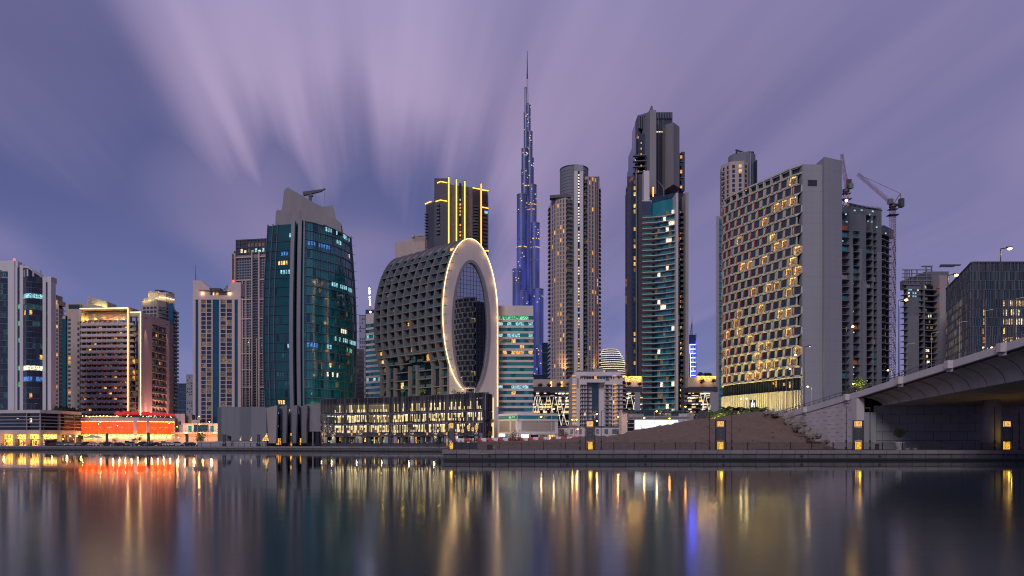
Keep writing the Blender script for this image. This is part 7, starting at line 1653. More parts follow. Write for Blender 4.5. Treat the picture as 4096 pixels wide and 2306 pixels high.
def podiums():
    # ---- A: curved shop podium
    t = T('shop_podium', 'curved podium with dark louvred bands above a row of glowing shopfronts', 'building', (X(150, 345), 345, GZ)); t.cap = 300
    ch = [P(-260, 352), P(0, 341), P(105, 339), P(162, 339), P(240, 346), P(325, 362)]
    yt = [1638, 1640, 1642, 1643, 1646, 1652]
    ZT = Zp(1641, 340)
    m = MB(); m.prism(chain_back([(x, y+3.4) for x, y in ch], 18), GZ, ZT-.4, 'glass_dark'); t.add(m, 'core')
    for a, b in zip(ch, ch[1:]):
        g = Fr(a, b); L = g.L; z = lambda p: Zp(p, 340)
        t.pc('roof_band', g, 0, L, z(1654), ZT, -2, .2, 'pale_stone'); t.pc('lower_band', g, 0, L, z(1738), z(1721), -2, .1, 'pink_stone')
        for py in (1668, 1681, 1694, 1708): t.pc('louvre_band', g, 0, L, z(py)-.12, z(py)+.22, -1.2, .0, 'concrete'); 
        for py in (1656, 1670, 1683, 1696, 1710): t.pc('louvre_glass', g, 0, L, z(py+9), z(py), -1.3, -1.2, 'glass_navy')
        n = max(1, round(L/6))
        for i in range(n): 
            if R.random() < .7: t.pc('mullion', g, L*i/n, L*i/n+.22, z(1720), z(1655), -1.1, .05, 'concrete')
            if R.random() < .5: t.pc('deck_lamp', g, L*i/n+1, L*i/n+1.9, z(R.choice([1662, 1676, 1690])), z(R.choice([1662, 1676, 1690]))+.25, -1.1, -1.0, R.choice(['lit_green', 'lit_white']))
        n = max(1, round(L/6.3)); w = L/n
        for i in range(n):
            t.pc('shop_pier', g, i*w, i*w+1.0, GZ, z(1738), -1.5, .1, 'pink_stone')
            t.pc('shop_front', g, i*w+1.0, i*w+w, z(1756), z(1739), -1.6, -1.5, 'shop_light'); t.pc('shop_interior', g, i*w+1.0, i*w+w, GZ, z(1757), -2.6, -2.5, 'shop_inside')
            t.pc('shop_lintel', g, i*w+1, i*w+w, z(1757), z(1756), -1.5, -.9, 'brown_stone')
            for q in range(9):
                x0 = i*w+1.1+R.random()*(w-1.5); t.pc('shop_display', g, x0, x0+R.uniform(.15, .6), GZ+.2+R.random()*.5, GZ+1+R.random()*1.6, -2.2, -2.0, R.choice(['glass_dark', 'brown_stone', 'lit_white', 'lit_warm', 'lit_red', 'glass_dark', 'lit_blue', 'lit_amber']))
            for q in range(4): x0 = i*w+1.2+q*(w-1.4)/4; t.pc('shelf_item', g, x0, x0+.4, z(1753), z(1743), -1.48, -1.4, R.choice(['lit_dim', 'lit_white', 'brown_stone', 'lit_warm']))
            if i % 2 == 0: p = g.p(i*w+w/2, 1.5); point((*p, GZ+3), (1, .5, .1), 350, .4, parent=t.e)
    m = MB()
    for i in range(90):
        px = R.choice([R.uniform(140, 320), R.uniform(20, 60), R.uniform(190, 300)]); Y = 346+R.random()*8+max(0, px-240)*.2; h = R.uniform(.6, 2.6); x = X(px, Y)
        for q in range(14): a = R.uniform(-.7, .7); b = R.random()*h; m.poly([(x+a, Y, ZT-.3+b), (x+a+.5, Y+.2, ZT-.2+b), (x+a+.2, Y+.2, ZT+.3+b)], 'leaf_dark')
    m.build('roof_planting', t.e, 'stuff'); 
    m = MB(); m.bar((X(95, 343), 343, ZT+3), (X(150, 343), 343, ZT+3.2), .5, 'grey_metal', .3); m.bar((X(120, 343), 343, ZT), (X(120, 343), 343, ZT+3), .3, 'grey_metal'); t.add(m, 'roof_canopy'); t.end()
    # ---- B: red lit podium
    Y = 362; t = T('red_lit_podium', 'podium with wide glowing red glass screens below the balcony hotel', 'building', (X(510, Y), Y, GZ)); z = lambda p: Zp(p, Y)
    ch = [P(320, Y), P(557, Y-3), P(700, Y+8)]
    m = MB(); m.prism(chain_back([(x, y+.9) for x, y in ch], 20), GZ, z(1669), 'concrete_raw'); t.add(m, 'core')
    f, g = Fr(ch[0], ch[1]), Fr(ch[1], ch[2]); zt, z1, z2 = z(1672), z(1685), z(1740)
    for fr_ in (f, g): t.pc('roof_band', fr_, 0, fr_.L, z1, zt, -3, .3, 'pink_stone'); t.pc('lower_band', fr_, 0, fr_.L, GZ, z2, -3, -.2, 'pink_stone'); t.pc('lower_cornice', fr_, 0, fr_.L, z2-.4, z2, -.2, .5, 'pink_stone')
    for fr_, a, b in ((f, 536, 548), (g, 586, 596), (g, 697, 700)): t.pc('pier', fr_, fr_.s(a), fr_.s(b), GZ, zt-.1, -1, .35, 'pink_stone')
    for fr_, a, b, nx in ((f, 323, 536, 14), (f, 548, 556.5, 1), (g, 557.5, 586, 2), (g, 597, 697, 7)):
        s0, s1 = fr_.s(a), fr_.s(b)
        for i in range(nx):
            for j in range(3): w = (s1-s0)/nx; h = (z1-z2)/3; t.pc('red_glass_panel', fr_, s0+w*i+.03, s0+w*(i+1)-.03, z2+h*j+.03, z2+h*(j+1)-.03, -.6, -.45, 'red_screen')
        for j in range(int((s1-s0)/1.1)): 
            if R.random() < .4: x0 = s0+R.random()*(s1-s0-1); zz = R.choice([z(1712), z(1710), z(1735), z(1713)])+R.uniform(-.3, .3); t.pc('painted_reflection', fr_, x0, x0+.5, zz, zz+.18, -.44, -.40, 'lit_white')  # glowing chips set on the glass as painted lamp reflections
        t.pc('edge_light', fr_, s0, s1, z1-.45, z1-.1, -.4, -.1, 'shop_light'); t.pc('edge_light', fr_, s0, s1, z2+.1, z2+.3, -.4, -.1, 'shop_light')
    for i in range(15):
        px = 335+i*24.5; fr_ = f if px < 556 else g; p = fr_.p(fr_.s(px), .9); point((*p, z(1746)), (1, .6, .2), 420, .2, parent=t.e)
        if i % 2: t.pc('shop_door', fr_, fr_.s(px)-1, fr_.s(px)+1, GZ, GZ+2.4, -.2, -.1, R.choice(['lit_warm', 'glass_dark', 'lit_amber', 'orange_board', 'lit_dim']))
        point((*fr_.p(fr_.s(px), 2.4), z(1710)), (1, .12, .02), 70, .8, parent=t.e)
    # terrace: planting, lights
    m = MB()
    for i in range(1500): px = R.uniform(470, 698); Y0 = Y+R.uniform(-1.5, 4)+(max(0, px-557)*.07); b = R.uniform(0, 1.1); x = X(px, Y0); m.poly([(x, Y0, zt+b), (x+.4, Y0+.1, zt+b+.05), (x+.15, Y0+.1, zt+b+.4)], 'leaf_dark' if i % 3 else 'leaf_green')
    m.build('roof_planting', t.e, 'stuff')
    for i in range(44): px = R.uniform(458, 698) if i > 8 else 330+i*14; Y0 = Y-.5+(max(0, px-557)*.07); t.pc('festoon_lamp', fpx(px, Y0, px+10, Y0), 0, .28, zt+(q0 := R.uniform(.1, .9)), zt+q0+.25, 0, .3, 'festoon')
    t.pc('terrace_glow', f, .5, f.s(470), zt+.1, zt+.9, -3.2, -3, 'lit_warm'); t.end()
    labs = ['leftmost of the red glowing parasols on the terrace', 'small flat red parasol second from the left', 'third red parasol, rounded, left of the first pair', 'left parasol of the pair under the gold outlined frame', 'right parasol of the pair under the gold outlined frame', 'red parasol left of the lit pink pier', 'red parasol right of the lit pink pier', 'large red parasol under the wing balconies', 'next large red parasol under the wing balconies', 'small red parasol between two larger ones on the wing', 'red parasol fourth from the right end', 'red parasol third from the right end', 'red parasol second from the right end', 'rightmost of the red glowing parasols on the terrace', 'low red parasol behind the pair under the wing']
    for i, (px, py, r) in enumerate([(471, 1652, 1.6), (497, 1651, 1.2), (509, 1652, 1.6), (532, 1652, 1.6), (544, 1653, 1.6), (577, 1653, 1.6), (592, 1654, 1.7), (613, 1656, 2.2), (634, 1658, 2.0), (652, 1659, 1.6), (664, 1661, 1.6), (673, 1661, 1.5), (683, 1662, 1.5), (692, 1662, 1.5), (484, 1658, 2.0)]):
        Y0 = Y+2+max(0, px-557)*.06; x, zz = X(px, Y0), Zp(py, Y0); e = thing('parasol', labs[i], 'parasol', (x, Y0, zt), 'red lit parasols on the terrace')
        m = MB(); m.cyl(x, Y0, r, zz-.2, zz+.9, 'red_parasol', 10, r2=.2); m.cyl(x, Y0, r*.75, zz-.9, zz-.2, 'red_parasol', 10, r2=r); m.build('canopy', e); m = MB(); m.bar((x, Y0, zt-.2), (x, Y0, zz-.5), .1, 'dark_metal'); m.build('pole', e)
    # ---- low pink blocks to the right
    Y = 372; z = lambda p: Zp(p, Y)
    t = T('pink_low_block', 'low pink plain block with one small window beside the red podium', 'building', (X(740, Y), Y, GZ)); f = fpx(699, Y, 790, Y)
    m = MB(); m.prism(chain_back([P(699, Y), P(740, Y)], 14), GZ, z(1656), 'pink_stone'); m.prism(chain_back([P(740, Y+2), P(768, Y+2)], 12), GZ, z(1658), 'brown_stone'); m.prism(chain_back([P(766, Y+1), P(800, Y+1)], 12), GZ, z(1680), 'pink_stone'); t.add(m, 'wall'); t.pc('window', f, f.s(717), f.s(724), z(1700), z(1686), 0, .06, 'glass_navy'); t.end()
    Y = 350; z = lambda p: Zp(p, Y); t = T('entrance_block', 'peach lit entrance building with dark glass and a long canopy', 'building', (X(800, Y), Y, GZ)); f = fpx(700, Y, 895, Y); s = f.s
    m = MB(); m.prism(chain_back([P(732, Y), P(884, Y)], 14), GZ, z(1696), 'pink_stone'); m.prism(chain_back([P(700, Y-2), P(922, Y-2)], 14), GZ, z(1732), 'pink_stone'); t.add(m, 'wall')
    t.pc('glass_wall', f, s(775), s(834), z(1728), z(1697), 0, .1, 'glass_navy'); t.pc('window', f, s(753), s(767), z(1728), z(1704), 0, .1, 'glass_teal'); t.pc('window', f, s(842), s(855), z(1728), z(1704), 0, .1, 'glass_teal'); t.pc('lintel', f, s(732), s(884), z(1699), z(1695), 0, .2, 'pink_stone')
    t.pc('canopy', f, s(700), s(890), z(1737), z(1731), 1.9, 4, 'pink_stone'); t.pc('lit_interior', f, s(795), s(822), z(1765), z(1742), 1.9, 2.1, 'lit_dim'); t.pc('lit_interior', f, s(885), s(922), z(1765), z(1742), 1.9, 2.1, 'lit_dim'); t.pc('lit_sign', f, s(900), s(916), z(1764), z(1757), 2.1, 2.2, 'lamp_white'); t.pc('lit_sign', f, s(884), s(891), z(1764), z(1757), 2.1, 2.2, 'lit_blue')
    for px in (715, 745, 780, 815, 850, 885, 910): point((X(px, Y-6), Y-7, z(1745)), (1, .42, .12), 700, .5, parent=t.e)
    for px in (745, 800, 860): spot((X(px, Y-4), Y-4.5, z(1731)), (X(px, Y), Y, z(1705)), (1, .5, .25), 2200, 110, .5, t.e)
    t.end()
podiums()
# ================================================================= street furniture, plants, vehicles
def railing(lab, A, B, z, n, bars, loc, tall=1.12, panel=None, pairs=()):
    t = T('railing', lab, 'railing', loc); f = Fr(A, B); W = f.L/n
    for i in range(n+1): t.pc('post', f, W*i-.07, W*i+.07, z, z+tall+.06, -.08, .08, 'dark_metal')
    for i in range(n):
        m = MB(); a, b = W*i+.07, W*(i+1)-.07
        t.fbox(m, f, a, b, z+tall-.05, z+tall, -.025, .025, 'dark_metal'); t.fbox(m, f, a, b, z+.10, z+.14, -.02, .02, 'dark_metal')
        k = int((b-a)/bars); 
        for q in range(1, k): x = a+(b-a)*q/k; t.fbox(m, f, x-.014, x+.014, z+.14, z+tall-.05, -.012, .012, 'dark_metal')
        if panel and i in panel: t.fbox(m, f, a, b, z+.1, z+tall, -.04, -.03, 'dark_cladding')
        o = m.build('baluster_panel', t.e)
    t.end()
railing('black bar railing along the near promenade left of the first lantern pylon', (X(1908, 113.3), 113.3), (X(2350, 113.3), 113.3), GZ, 5, .13, (X(1908, 113), 113.3, GZ))
railing('solid dark railing around the corner of the near promenade', (X(1815, 113.2), 113.2), (X(1908, 113.2), 113.2), GZ, 3, .12, (X(1820, 113), 113.2, GZ), panel=(0, 1, 2))
for i, (a, b, n, lab) in enumerate([(2373, 2865, 6, 'black bar railing between the first and second lantern pylon'), (2905, 3418, 6, 'black bar railing from the second lantern pylon to the bridge pilaster'), (3450, 4010, 7, 'black bar railing under the bridge left of the last pylon'), (4046, 4400, 4, 'black bar railing right of the last lantern pylon')]):
    railing(lab, (X(a, 113.3), 113.3), (X(b, 113.3), 113.3), GZ, n, .13, (X(a, 113), 113.3, GZ))
QF = Fr((-330, 345.9), (-16, 231))
s_ = lambda px: (lambda fr: fr.s(px))(Fr(QF.p(0, -1.), QF.p(QF.L, -1.)))
q1 = Fr(QF.p(0, -1.), QF.p(QF.L, -1.))
railing('long dark railing on the far quay in front of the shops and parked cars', q1.p(0), q1.p(s_(880)), GZ, 60, .45, (*q1.p(0), GZ))
railing('dark railing on the far quay in front of the grey podium', q1.p(s_(880)), q1.p(s_(1284)), GZ, 16, .45, (*q1.p(s_(880)), GZ))
railing('solid dark barrier on the far quay in front of the lit car park', q1.p(s_(1284)), q1.p(s_(1785)), GZ, 14, .5, (*q1.p(s_(1284)), GZ), panel=tuple(range(14)))
# hoarding in front of the grey podium
h_ = Fr(QF.p(0, -6), QF.p(QF.L, -6)); t = T('site_hoarding', 'pale grey low hoarding fence in front of the grey folded podium wall', 'fence', (*h_.p(h_.s(800)), GZ))
a, b = h_.s(790), h_.s(1068)
for i in range(26): t.pc('hoarding_panel', h_, a+(b-a)*i/26+.03, a+(b-a)*(i+1)/26, GZ, GZ+1.75+R.uniform(-.03, .03), R.uniform(-.05, .0), .06, 'concrete_slab')
t.end()
# lantern pylons
def pylon(lab, x, y, h, w, ang=0., big=True, e=60, grp='lantern pylons on the promenade'):
    t = thing('lantern_pylon', lab, 'lantern', (x, y, GZ), grp); k = h/4.5
    m = MB()
    for sx in (-1, 1):
        for sy in (-1, 1): m.box(sx*w/2-.05, sx*w/2+.05, sy*.18-.05, sy*.18+.05, 0, h, 'dark_metal')
    m.box(-w/2-.05, w/2+.05, -.23, .23, h-.06, h, 'dark_metal'); m.box(-w/2, w/2, -.22, .22, h-1.02*k, h-.97*k, 'dark_metal'); m.box(-w/2, w/2, -.15, .15, h-3.0*k, h-2.96*k, 'dark_metal'); m.box(-w/2-.1, w/2+.1, -.25, .25, 0, .05, 'dark_metal')
    m.build('frame', t, off=(0, 0, 0))
    def lanternbox(z0, z1, mat, inset, nm):
        m = MB(); a = w/2-inset; m.box(-a, a, -.2, .2, z0, z1, mat); m.build(nm, t, off=(0, 0, 0))
        m = MB()                                              # fretwork screen in front of the light
        q = random.Random(int(x*7)+int(z0*10)); nn = 8; 
        for i in range(60 if nm == 'base_lantern' else 26):
            u, v = q.uniform(-a, a), q.uniform(z0, z1); du, dv = q.uniform(-.16, .16), q.uniform(-.16, .16); m.bar((u, -.215, v), (max(-a, min(a, u+du)), -.215, max(z0, min(z1, v+dv))), .030, 'dark_metal')
        for u0, v0, u1, v1 in ((-a, z0, -a, z1), (a, z0, a, z1), (-a, z0, a, z0), (-a, z1, a, z1)): m.bar((u0, -.21, v0), (u1, -.21, v1), .05, 'dark_metal')
        if nm == 'top_lantern':
            for du, dv in ((0, .11), (0, -.11), (.11, 0), (-.11, 0)): m.box(du-.05, du+.05, -.225, -.21, (z0+z1)/2+dv-.05, (z0+z1)/2+dv+.05, 'dark_metal')
        m.build('fretwork', t, off=(0, 0, 0))
    lanternbox(h-.95*k, h-.12*k, 'lantern_top', .17*w, 'top_lantern'); lanternbox(.1, 1.28*k, 'lantern', .22*w, 'base_lantern')
    if big:
        m = MB(); m.box(-w/2+.12, w/2-.12, -.03, .03, h-2.95*k, h-1.15*k, 'grey_metal'); 
        for i in range(9): 
            z0 = h-2.9*k+i*.2*k; m.bar((-w/2+.15, -.05, z0), (w/2-.15, -.05, z0+.18), .025, 'dark_metal'); m.bar((w/2-.15, -.05, z0), (-w/2+.15, -.05, z0+.18), .025, 'dark_metal')
        m.build('mesh_panel', t, off=(0, 0, 0))
    for c in t.children: c.location = (0, 0, 0)
    t.rotation_euler = (0, 0, ang)
    if e: point((x, y-.55, GZ+.7), (1, .55, .06), e*.25, .15, parent=t); point((x, y-.5, GZ+h-.6), (1, .6, .15), e*.1, .15, parent=t)
    return t
for i, (px, lab) in enumerate([(2360, 'lantern pylon in front of the white apartment block'), (2882, 'lantern pylon in front of the sand mound'), (3433, 'lantern pylon in front of the bridge pilaster'), (4027, 'lantern pylon right of the bridge column')]):
    t_ = pylon(lab, X(px, 113.6), 113.6, 4.5, 1.45)
point((X(4012, 118)-.3, 115.6, GZ+2.0), (1, .62, .03), 55, .2)
labs = ['lantern pylon at the left end of the lit car park', 'second lantern pylon from the left before the lit car park', 'third lantern pylon from the left before the lit car park', 'lantern pylon before the green lit shop', 'lantern pylon before the yellow signed shop window', 'lantern pylon just left of the near quay corner', 'lantern pylon before the gap between the leaning blades', 'lantern on the far plaza beside the small dark tree', 'lantern behind the corner pylon, lower', 'lantern furthest right on the plaza beside the oval wall']
QL = Fr(QF.p(0, -2), QF.p(QF.L, -2))
for i, (px, Y) in enumerate([(1290, 0), (1407, 0), (1517, 0), (1618, 0), (1709, 0), (1787, 0), (1165, 0), (1851, 205), (1891, 180), (1905, 160)]):
    p = QL.p(QL.s(px)) if not Y else (X(px, Y), Y); pylon(labs[i], p[0], p[1], 4.6 if not Y else 5.0, .75 if not Y else .9, 0, False, 30)
for px, Y, yt, w, lab in ((1806, 118, 1690, 1.0, 'big corner lantern pylon at the left end of the near railing'), (1874, 150, 1699, .9, 'tall lantern pylon right of the big corner lantern')): pylon(lab, X(px, Y), Y, Zp(yt, Y)-GZ, w, 0, px == 1806, 50)
# slender dark poles on the near promenade
labs = ['slender dark lamp post left of the first lantern pylon', 'slender dark lamp post right of the first lantern pylon', 'slender dark post left of the second lantern pylon', 'slender dark post right of the second lantern pylon', 'slender dark lamp post left of the bridge pilaster', 'slender dark lamp post under the start of the bridge deck', 'slender dark post against the bridge column', 'slender dark post at the right edge under the bridge']
for i, (px, yt, ar) in enumerate([(2320, 1643, 1), (2405, 1643, 1), (2838, 1640, 0), (2927, 1640, 0), (3385, 1630, 1), (3480, 1630, -1), (3979, 1628, 0), (4078, 1650, 0)]):
    Y = 114; e = thing('promenade_post', labs[i], 'lamp post', (X(px, Y), Y, GZ), 'slender posts along the near promenade'); x = X(px, Y); zt = Zp(yt, Y)
    m = MB(); m.bar((x, Y, GZ), (x, Y, zt), .10, 'dark_metal', .08); m.bar((x, Y, GZ), (x, Y, GZ+.5), .22, 'dark_metal'); m.bar((x, Y, GZ+1.1), (x, Y, GZ+1.5), .2, 'dark_metal'); m.build('pole', e)
    if ar: m = MB(); m.bar((x, Y, zt-.08), (x+ar*.8, Y, zt+.0), .05, 'grey_metal'); m.bar((x, Y, zt-.22), (x+ar*.8, Y, zt-.18), .03, 'grey_metal'); m.build('arm', e)
# red and white road barriers
bar_m = {}
for c in ('barrier_red', 'barrier_white'):
    m = MB(); m.prism([(-.9, -.28), (.9, -.28), (.9, .28), (-.9, .28)], 0, .25, c); m.hexa([(-.88, -.25, .25), (.88, -.25, .25), (.88, .25, .25), (-.88, .25, .25), (-.88, -.12, .85), (.88, -.12, .85), (.88, .12, .85), (-.88, .12, .85)], c)
    for q in (-.5, .0, .5): m.box(q-.06, q+.06, -.27, -.2, .1, .7, c)
    bar_m[c] = m.mesh('road_barrier')
place = ['beside the corner lantern', 'below the glowing twin shop signs', 'under the blue white shop sign', 'left of the small bare tree', 'right of the small bare tree', 'before the mesh screened podium', 'before the warm lit shop window', 'at the foot of the sand hump', 'at the right end of the row']
bxs = [1797, 1812, 1830, 1846, 1868, 1890, 1913, 1935, 1959, 1981, 2000, 2022, 2043, 2062, 2081, 2102, 2122, 2143, 2163, 2185, 2214, 2235, 2257, 2278, 2300]
cnt_ = {}
for i, px in enumerate(bxs):
    Y = 176+i*.9; c = 'barrier_red' if (i % 2 == 0) != (i < 3) else 'barrier_white'
    o = bpy.data.objects.new('road_barrier', bar_m[c]); COL.objects.link(o); x = X(px, Y); o.location = (x, Y, Zp(1770-(i*.42), Y) if True else 0); o.rotation_euler = (0, 0, -.12+R.uniform(-.05, .05)); o.scale = (.74, 1, 1)
    ww = place[min(len(place)-1, i*len(place)//len(bxs))]; key = (c, ww); cnt_[key] = cnt_.get(key, 0)+1
    o['label'] = ('red' if c == 'barrier_red' else 'white')+' plastic road barrier '+ww+('' if cnt_[key] == 1 else ', the one further right' if cnt_[key] == 2 else ', third from its left'); o['category'] = 'barrier'; o['group'] = 'red and white road barriers'
# vehicles
def car(lab, x, y, z, ang, paint, suv=False):
    e = thing('parked_car', lab, 'car', (x, y, z), 'cars parked along the far quay'); e.rotation_euler = (0, 0, ang); h = 1.2 if suv else 1.0
    key = ('car', paint, suv)
    if key not in UNIT:
        b = MB(); prof = [(-2.2, .35), (-2.25, .75), (-2.1, .95*h), (-.1*0-1.3, 1.0*h), (1.1, .95*h), (2.1, .80), (2.25, .55), (2.2, .35)]
        for w0, w1, ps in ((-.88, .88, prof),):
            n = len(ps); L_ = [(px_, w0, pz) for px_, pz in ps]; R_ = [(px_, w1, pz) for px_, pz in ps]; b.poly(L_, paint); b.poly(R_[::-1], paint)
            for i in range(n): j = (i+1) % n; b.poly([L_[j], L_[i], R_[i], R_[j]], paint)
        c = MB(); roof = 1.45*h; c.hexa([(-1.75 if suv else -1.5, -.82, .93*h), (1.15, -.82, .93*h), (1.15, .82, .93*h), (-1.75 if suv else -1.5, .82, .93*h), (-1.45 if suv else -.95, -.66, roof), (.35, -.66, roof), (.35, .66, roof), (-1.45 if suv else -.95, .66, roof)], 'glass_dark'); c.box(-1.4 if suv else -.9, .3, -.64, .64, roof, roof+.04, paint)
        w = MB(); 
        rows = [[(math.cos(2*PI*i/12)*r, q, math.sin(2*PI*i/12)*r) for i in range(13)] for q, r in ((-.11, .02), (-.11, .34), (.11, .34), (.11, .02))]; w.grid(rows, 'tyre')
        l = MB(); l.box(-.04, .04, -.16, .16, -.07, .07, 'lamp_red' if False else 'lit_white'); tl = MB(); tl.box(-.04, .04, -.16, .16, -.07, .07, 'lit_red')
        UNIT[key] = [b.mesh('body'), c.mesh('cabin'), w.mesh('wheel'), l.mesh('headlight'), tl.mesh('tail_light')]
    ms = UNIT[key]
    def put(nm, me, loc):
        o = bpy.data.objects.new(nm, me); COL.objects.link(o); o.parent = e; o.location = loc
    put('body', ms[0], (0, 0, 0)); put('cabin', ms[1], (0, 0, 0))
    for sx in (-1.4, 1.4):
        for sy in (-.8, .8): put('wheel', ms[2], (sx, sy, .34))
    for sy in (-.6, .6): put('headlight', ms[3], (2.23, sy, .62)); put('tail_light', ms[4], (-2.23, sy, .7))
RD = Fr((-260, 341.), (-27, 256)); pts_ = []
cars = [(212, 'car_red', 0, 'dark red car at the left end of the parked row below the shops'), (232, 'car_black', 1, 'black off-roader under the last glowing shopfronts'), (250, 'car_silver', 0, 'silver car just left of the dark tree by the podium'), (268, 'car_silver', 1, 'silver car before the dark gap between the podiums'), (288, 'car_white', 0, 'white car parked below the left end of the red screen'), (306, 'car_black', 0, 'black car below the left part of the red screen'), (325, 'car_silver', 0, 'silver car beside a black one under the awning'), (343, 'car_blue', 0, 'dark blue car below the white umbrella awning'), (362, 'car_black', 1, 'black off-roader right of the awning'), (384, 'car_white', 0, 'white car below the first street lamp pair'), (402, 'car_silver', 0, 'silver car right of the first street lamp pair'), (426, 'car_black', 1, 'tall black vehicle beside the tall dark kiosk'), (447, 'car_black', 0, 'low black car before the blue white light'), (467, 'car_silver', 0, 'silver car before the second street lamp'), (486, 'car_black', 0, 'dark car right of the second street lamp'), (506, 'car_white', 0, 'white car below the middle of the red screen'), (528, 'car_silver', 1, 'silver off-roader before the orange door'), (558, 'car_black', 1, 'largest black off-roader before the pink pier'), (586, 'car_blue', 0, 'dark blue car before the tall kiosk by the pier'), (606, 'car_silver', 0, 'silver car below the right red screen'), (628, 'car_black', 0, 'black car before the green palms'), (650, 'car_red', 0, 'car with red tail lights near the end of the red podium'), (672, 'car_white', 0, 'white car at the corner of the red podium'), (694, 'car_silver', 0, 'silver car below the small orange lamp'), (716, 'car_white', 1, 'white van-like car left of the dark kiosk'), (738, 'car_silver', 0, 'silver car before the peach lit entrance'), (760, 'car_black', 0, 'black car last in the row before the grey hoarding')]
for i, (px, c, suv, lab) in enumerate(cars):
    f = RD; s0 = f.s(px); p = f.p(s0, R.uniform(-1.5, 1.5)); car(lab, p[0], p[1], GZ+.008, f.a+R.choice([0, PI])+R.uniform(-.1, .1) if i % 4 else f.a+.8, c, bool(suv))
for px, py, Y, c, lab in ((1745, 0, 243, 'car_white', 'white car before the white doorway of the car park'), (1772, 0, 240, 'car_silver', 'silver car partly behind the corner lantern'), (1825, 0, 225, 'car_white', 'white sedan on the plaza behind the red barriers'), (1975, 0, 262, 'car_black', 'black car before the purple lit shop under the oval wall')): car(lab, X(px, Y), Y, GZ+.008 if px < 1900 else 4.2, .1, c)
# street lamps of the far bank
L_ = [(395, 1697, 355, 'lamp_white', 0, 'left lamp of the first pair before the red screen'), (402, 1690, 350, 'lamp_yellow', 0, 'right lamp of the first pair before the red screen'), (470, 1704, 350, 'lamp_white', 0, 'white lamp before the middle of the red screen'), (676, 1695, 350, 'lamp_yellow', 0, 'pale lamp before the right end of the red screen'), (796, 1667, 345, 'lamp_amber', 400, 'bright amber lamp before the pink tower'), (797, 1699, 340, 'lamp_yellow', 0, 'lower white lamp under the bright amber one'), (838, 1688, 342, 'lamp_yellow', 0, 'pale lamp right of the bright amber one'), (709, 1708, 355, 'lamp_amber', 120, 'small amber lamp beside the red podium corner'), (714, 1751, 345, 'lamp_amber', 160, 'low amber lamp left of the peach lit entrance'), (180, 1702, 330, None, 0, 'dark unlit pole before the curved shop podium'), (2298, 1680, 260, 'lamp_amber', 250, 'twin headed amber lamp left of the white apartment block'), (2388, 1685, 262, 'lamp_amber', 200, 'small orange lamp right of the first near lantern'), (2472, 1668, 250, 'lamp_amber', 420, 'brightest orange lamp before the white apartment block'), (2388, 1658, 240, 'lamp_yellow', 80, 'tall pale lamp with an arm before the apartment block'), (2165, 1669, 240, 'lamp_yellow', 60, 'pale lamp before the patterned mesh podium'), (2215, 1637, 250, 'lamp_yellow', 90, 'yellow lamp before the zigzag lit columns'), (2577, 1673, 235, 'lamp_amber', 150, 'dim orange lamp above the blank screen, left'), (2678, 1675, 235, 'lamp_amber', 120, 'dim orange lamp above the blank screen, right'), (2627, 1647, 215, 'lamp_yellow', 80, 'tall yellow lamp in front of the blank screen'), (2742, 1628, 235, 'lamp_amber', 120, 'amber lamp at the foot of the blue lit tower'), (2975, 1596, 205, 'lamp_yellow', 60, 'twin lamp before the hotel entrance'), (3160, 1478, 172, 'lamp_white', 0, 'pale lamp before the hotel restaurant windows'), (3182, 1421, 168, 'lamp_white', 0, 'tallest pale lamp before the hotel near the slab wall'), (2310, 1718, 250, 'lamp_yellow', 60, 'low yellow lamp left of the near lantern'), (2352, 1718, 250, 'lamp_yellow', 40, 'low lamp directly behind the near lantern')]
for i, (px, py, Y, hd, e, lab) in enumerate(L_):
    big = px == 2298 or px == 2975
    zb = GZ if not (2500 < px < 3200) else max(GZ, hterr(X(px, Y), Y) if Y < 228 else 9)-.3
    dx = -.9 if px in (3160, 3182) else .0
    street_lamp(lab, X(px, Y)-(.0 if big else .75), Y, zb, Zp(py, Y)-zb, (1, 0), .35, 'grey_metal' if hd != 'lamp_yellow' else 'planter_white', .17, head=hd, e=e, col=(1, .42, .08) if hd == 'lamp_amber' else (1, .8, .45), group='street lamps on the far bank', both=big, hr=.26 if hd == 'lamp_amber' else .2)
# dark kiosks / advertising totems
for px, h, lab in ((427, 8.2, 'tall dark totem standing before the red screen'), (593, 8.4, 'tall dark totem before the pink pier'), (747, 7.6, 'tall dark totem before the peach lit entrance'), (896, 7., 'dark totem at the left end of the folded wall'), (1034, 7., 'dark totem near the large triangular opening'), (160, 0, '')):
    if not h: continue
    p = QL.p(QL.s(px)); e = thing('totem', lab, 'totem', (p[0], p[1], GZ), 'dark totems along the far quay'); m = MB(); m.box(p[0]-.45, p[0]-.3, p[1], p[1]+.4, GZ, GZ+h*.6, 'dark_metal'); m.box(p[0]+.3, p[0]+.45, p[1], p[1]+.4, GZ, GZ+h*.6, 'dark_metal'); m.build('frame', e)
    m = MB(); m.box(p[0]-.42, p[0]+.42, p[1]+.02, p[1]+.38, GZ+h*.2, GZ+h*.6-.1, 'dark_cladding'); m.build('panel', e); m = MB(); m.box(p[0]-.6, p[0]+.6, p[1]-.2, p[1]+.6, GZ, GZ+.9, 'dark_metal'); m.build('base', e)
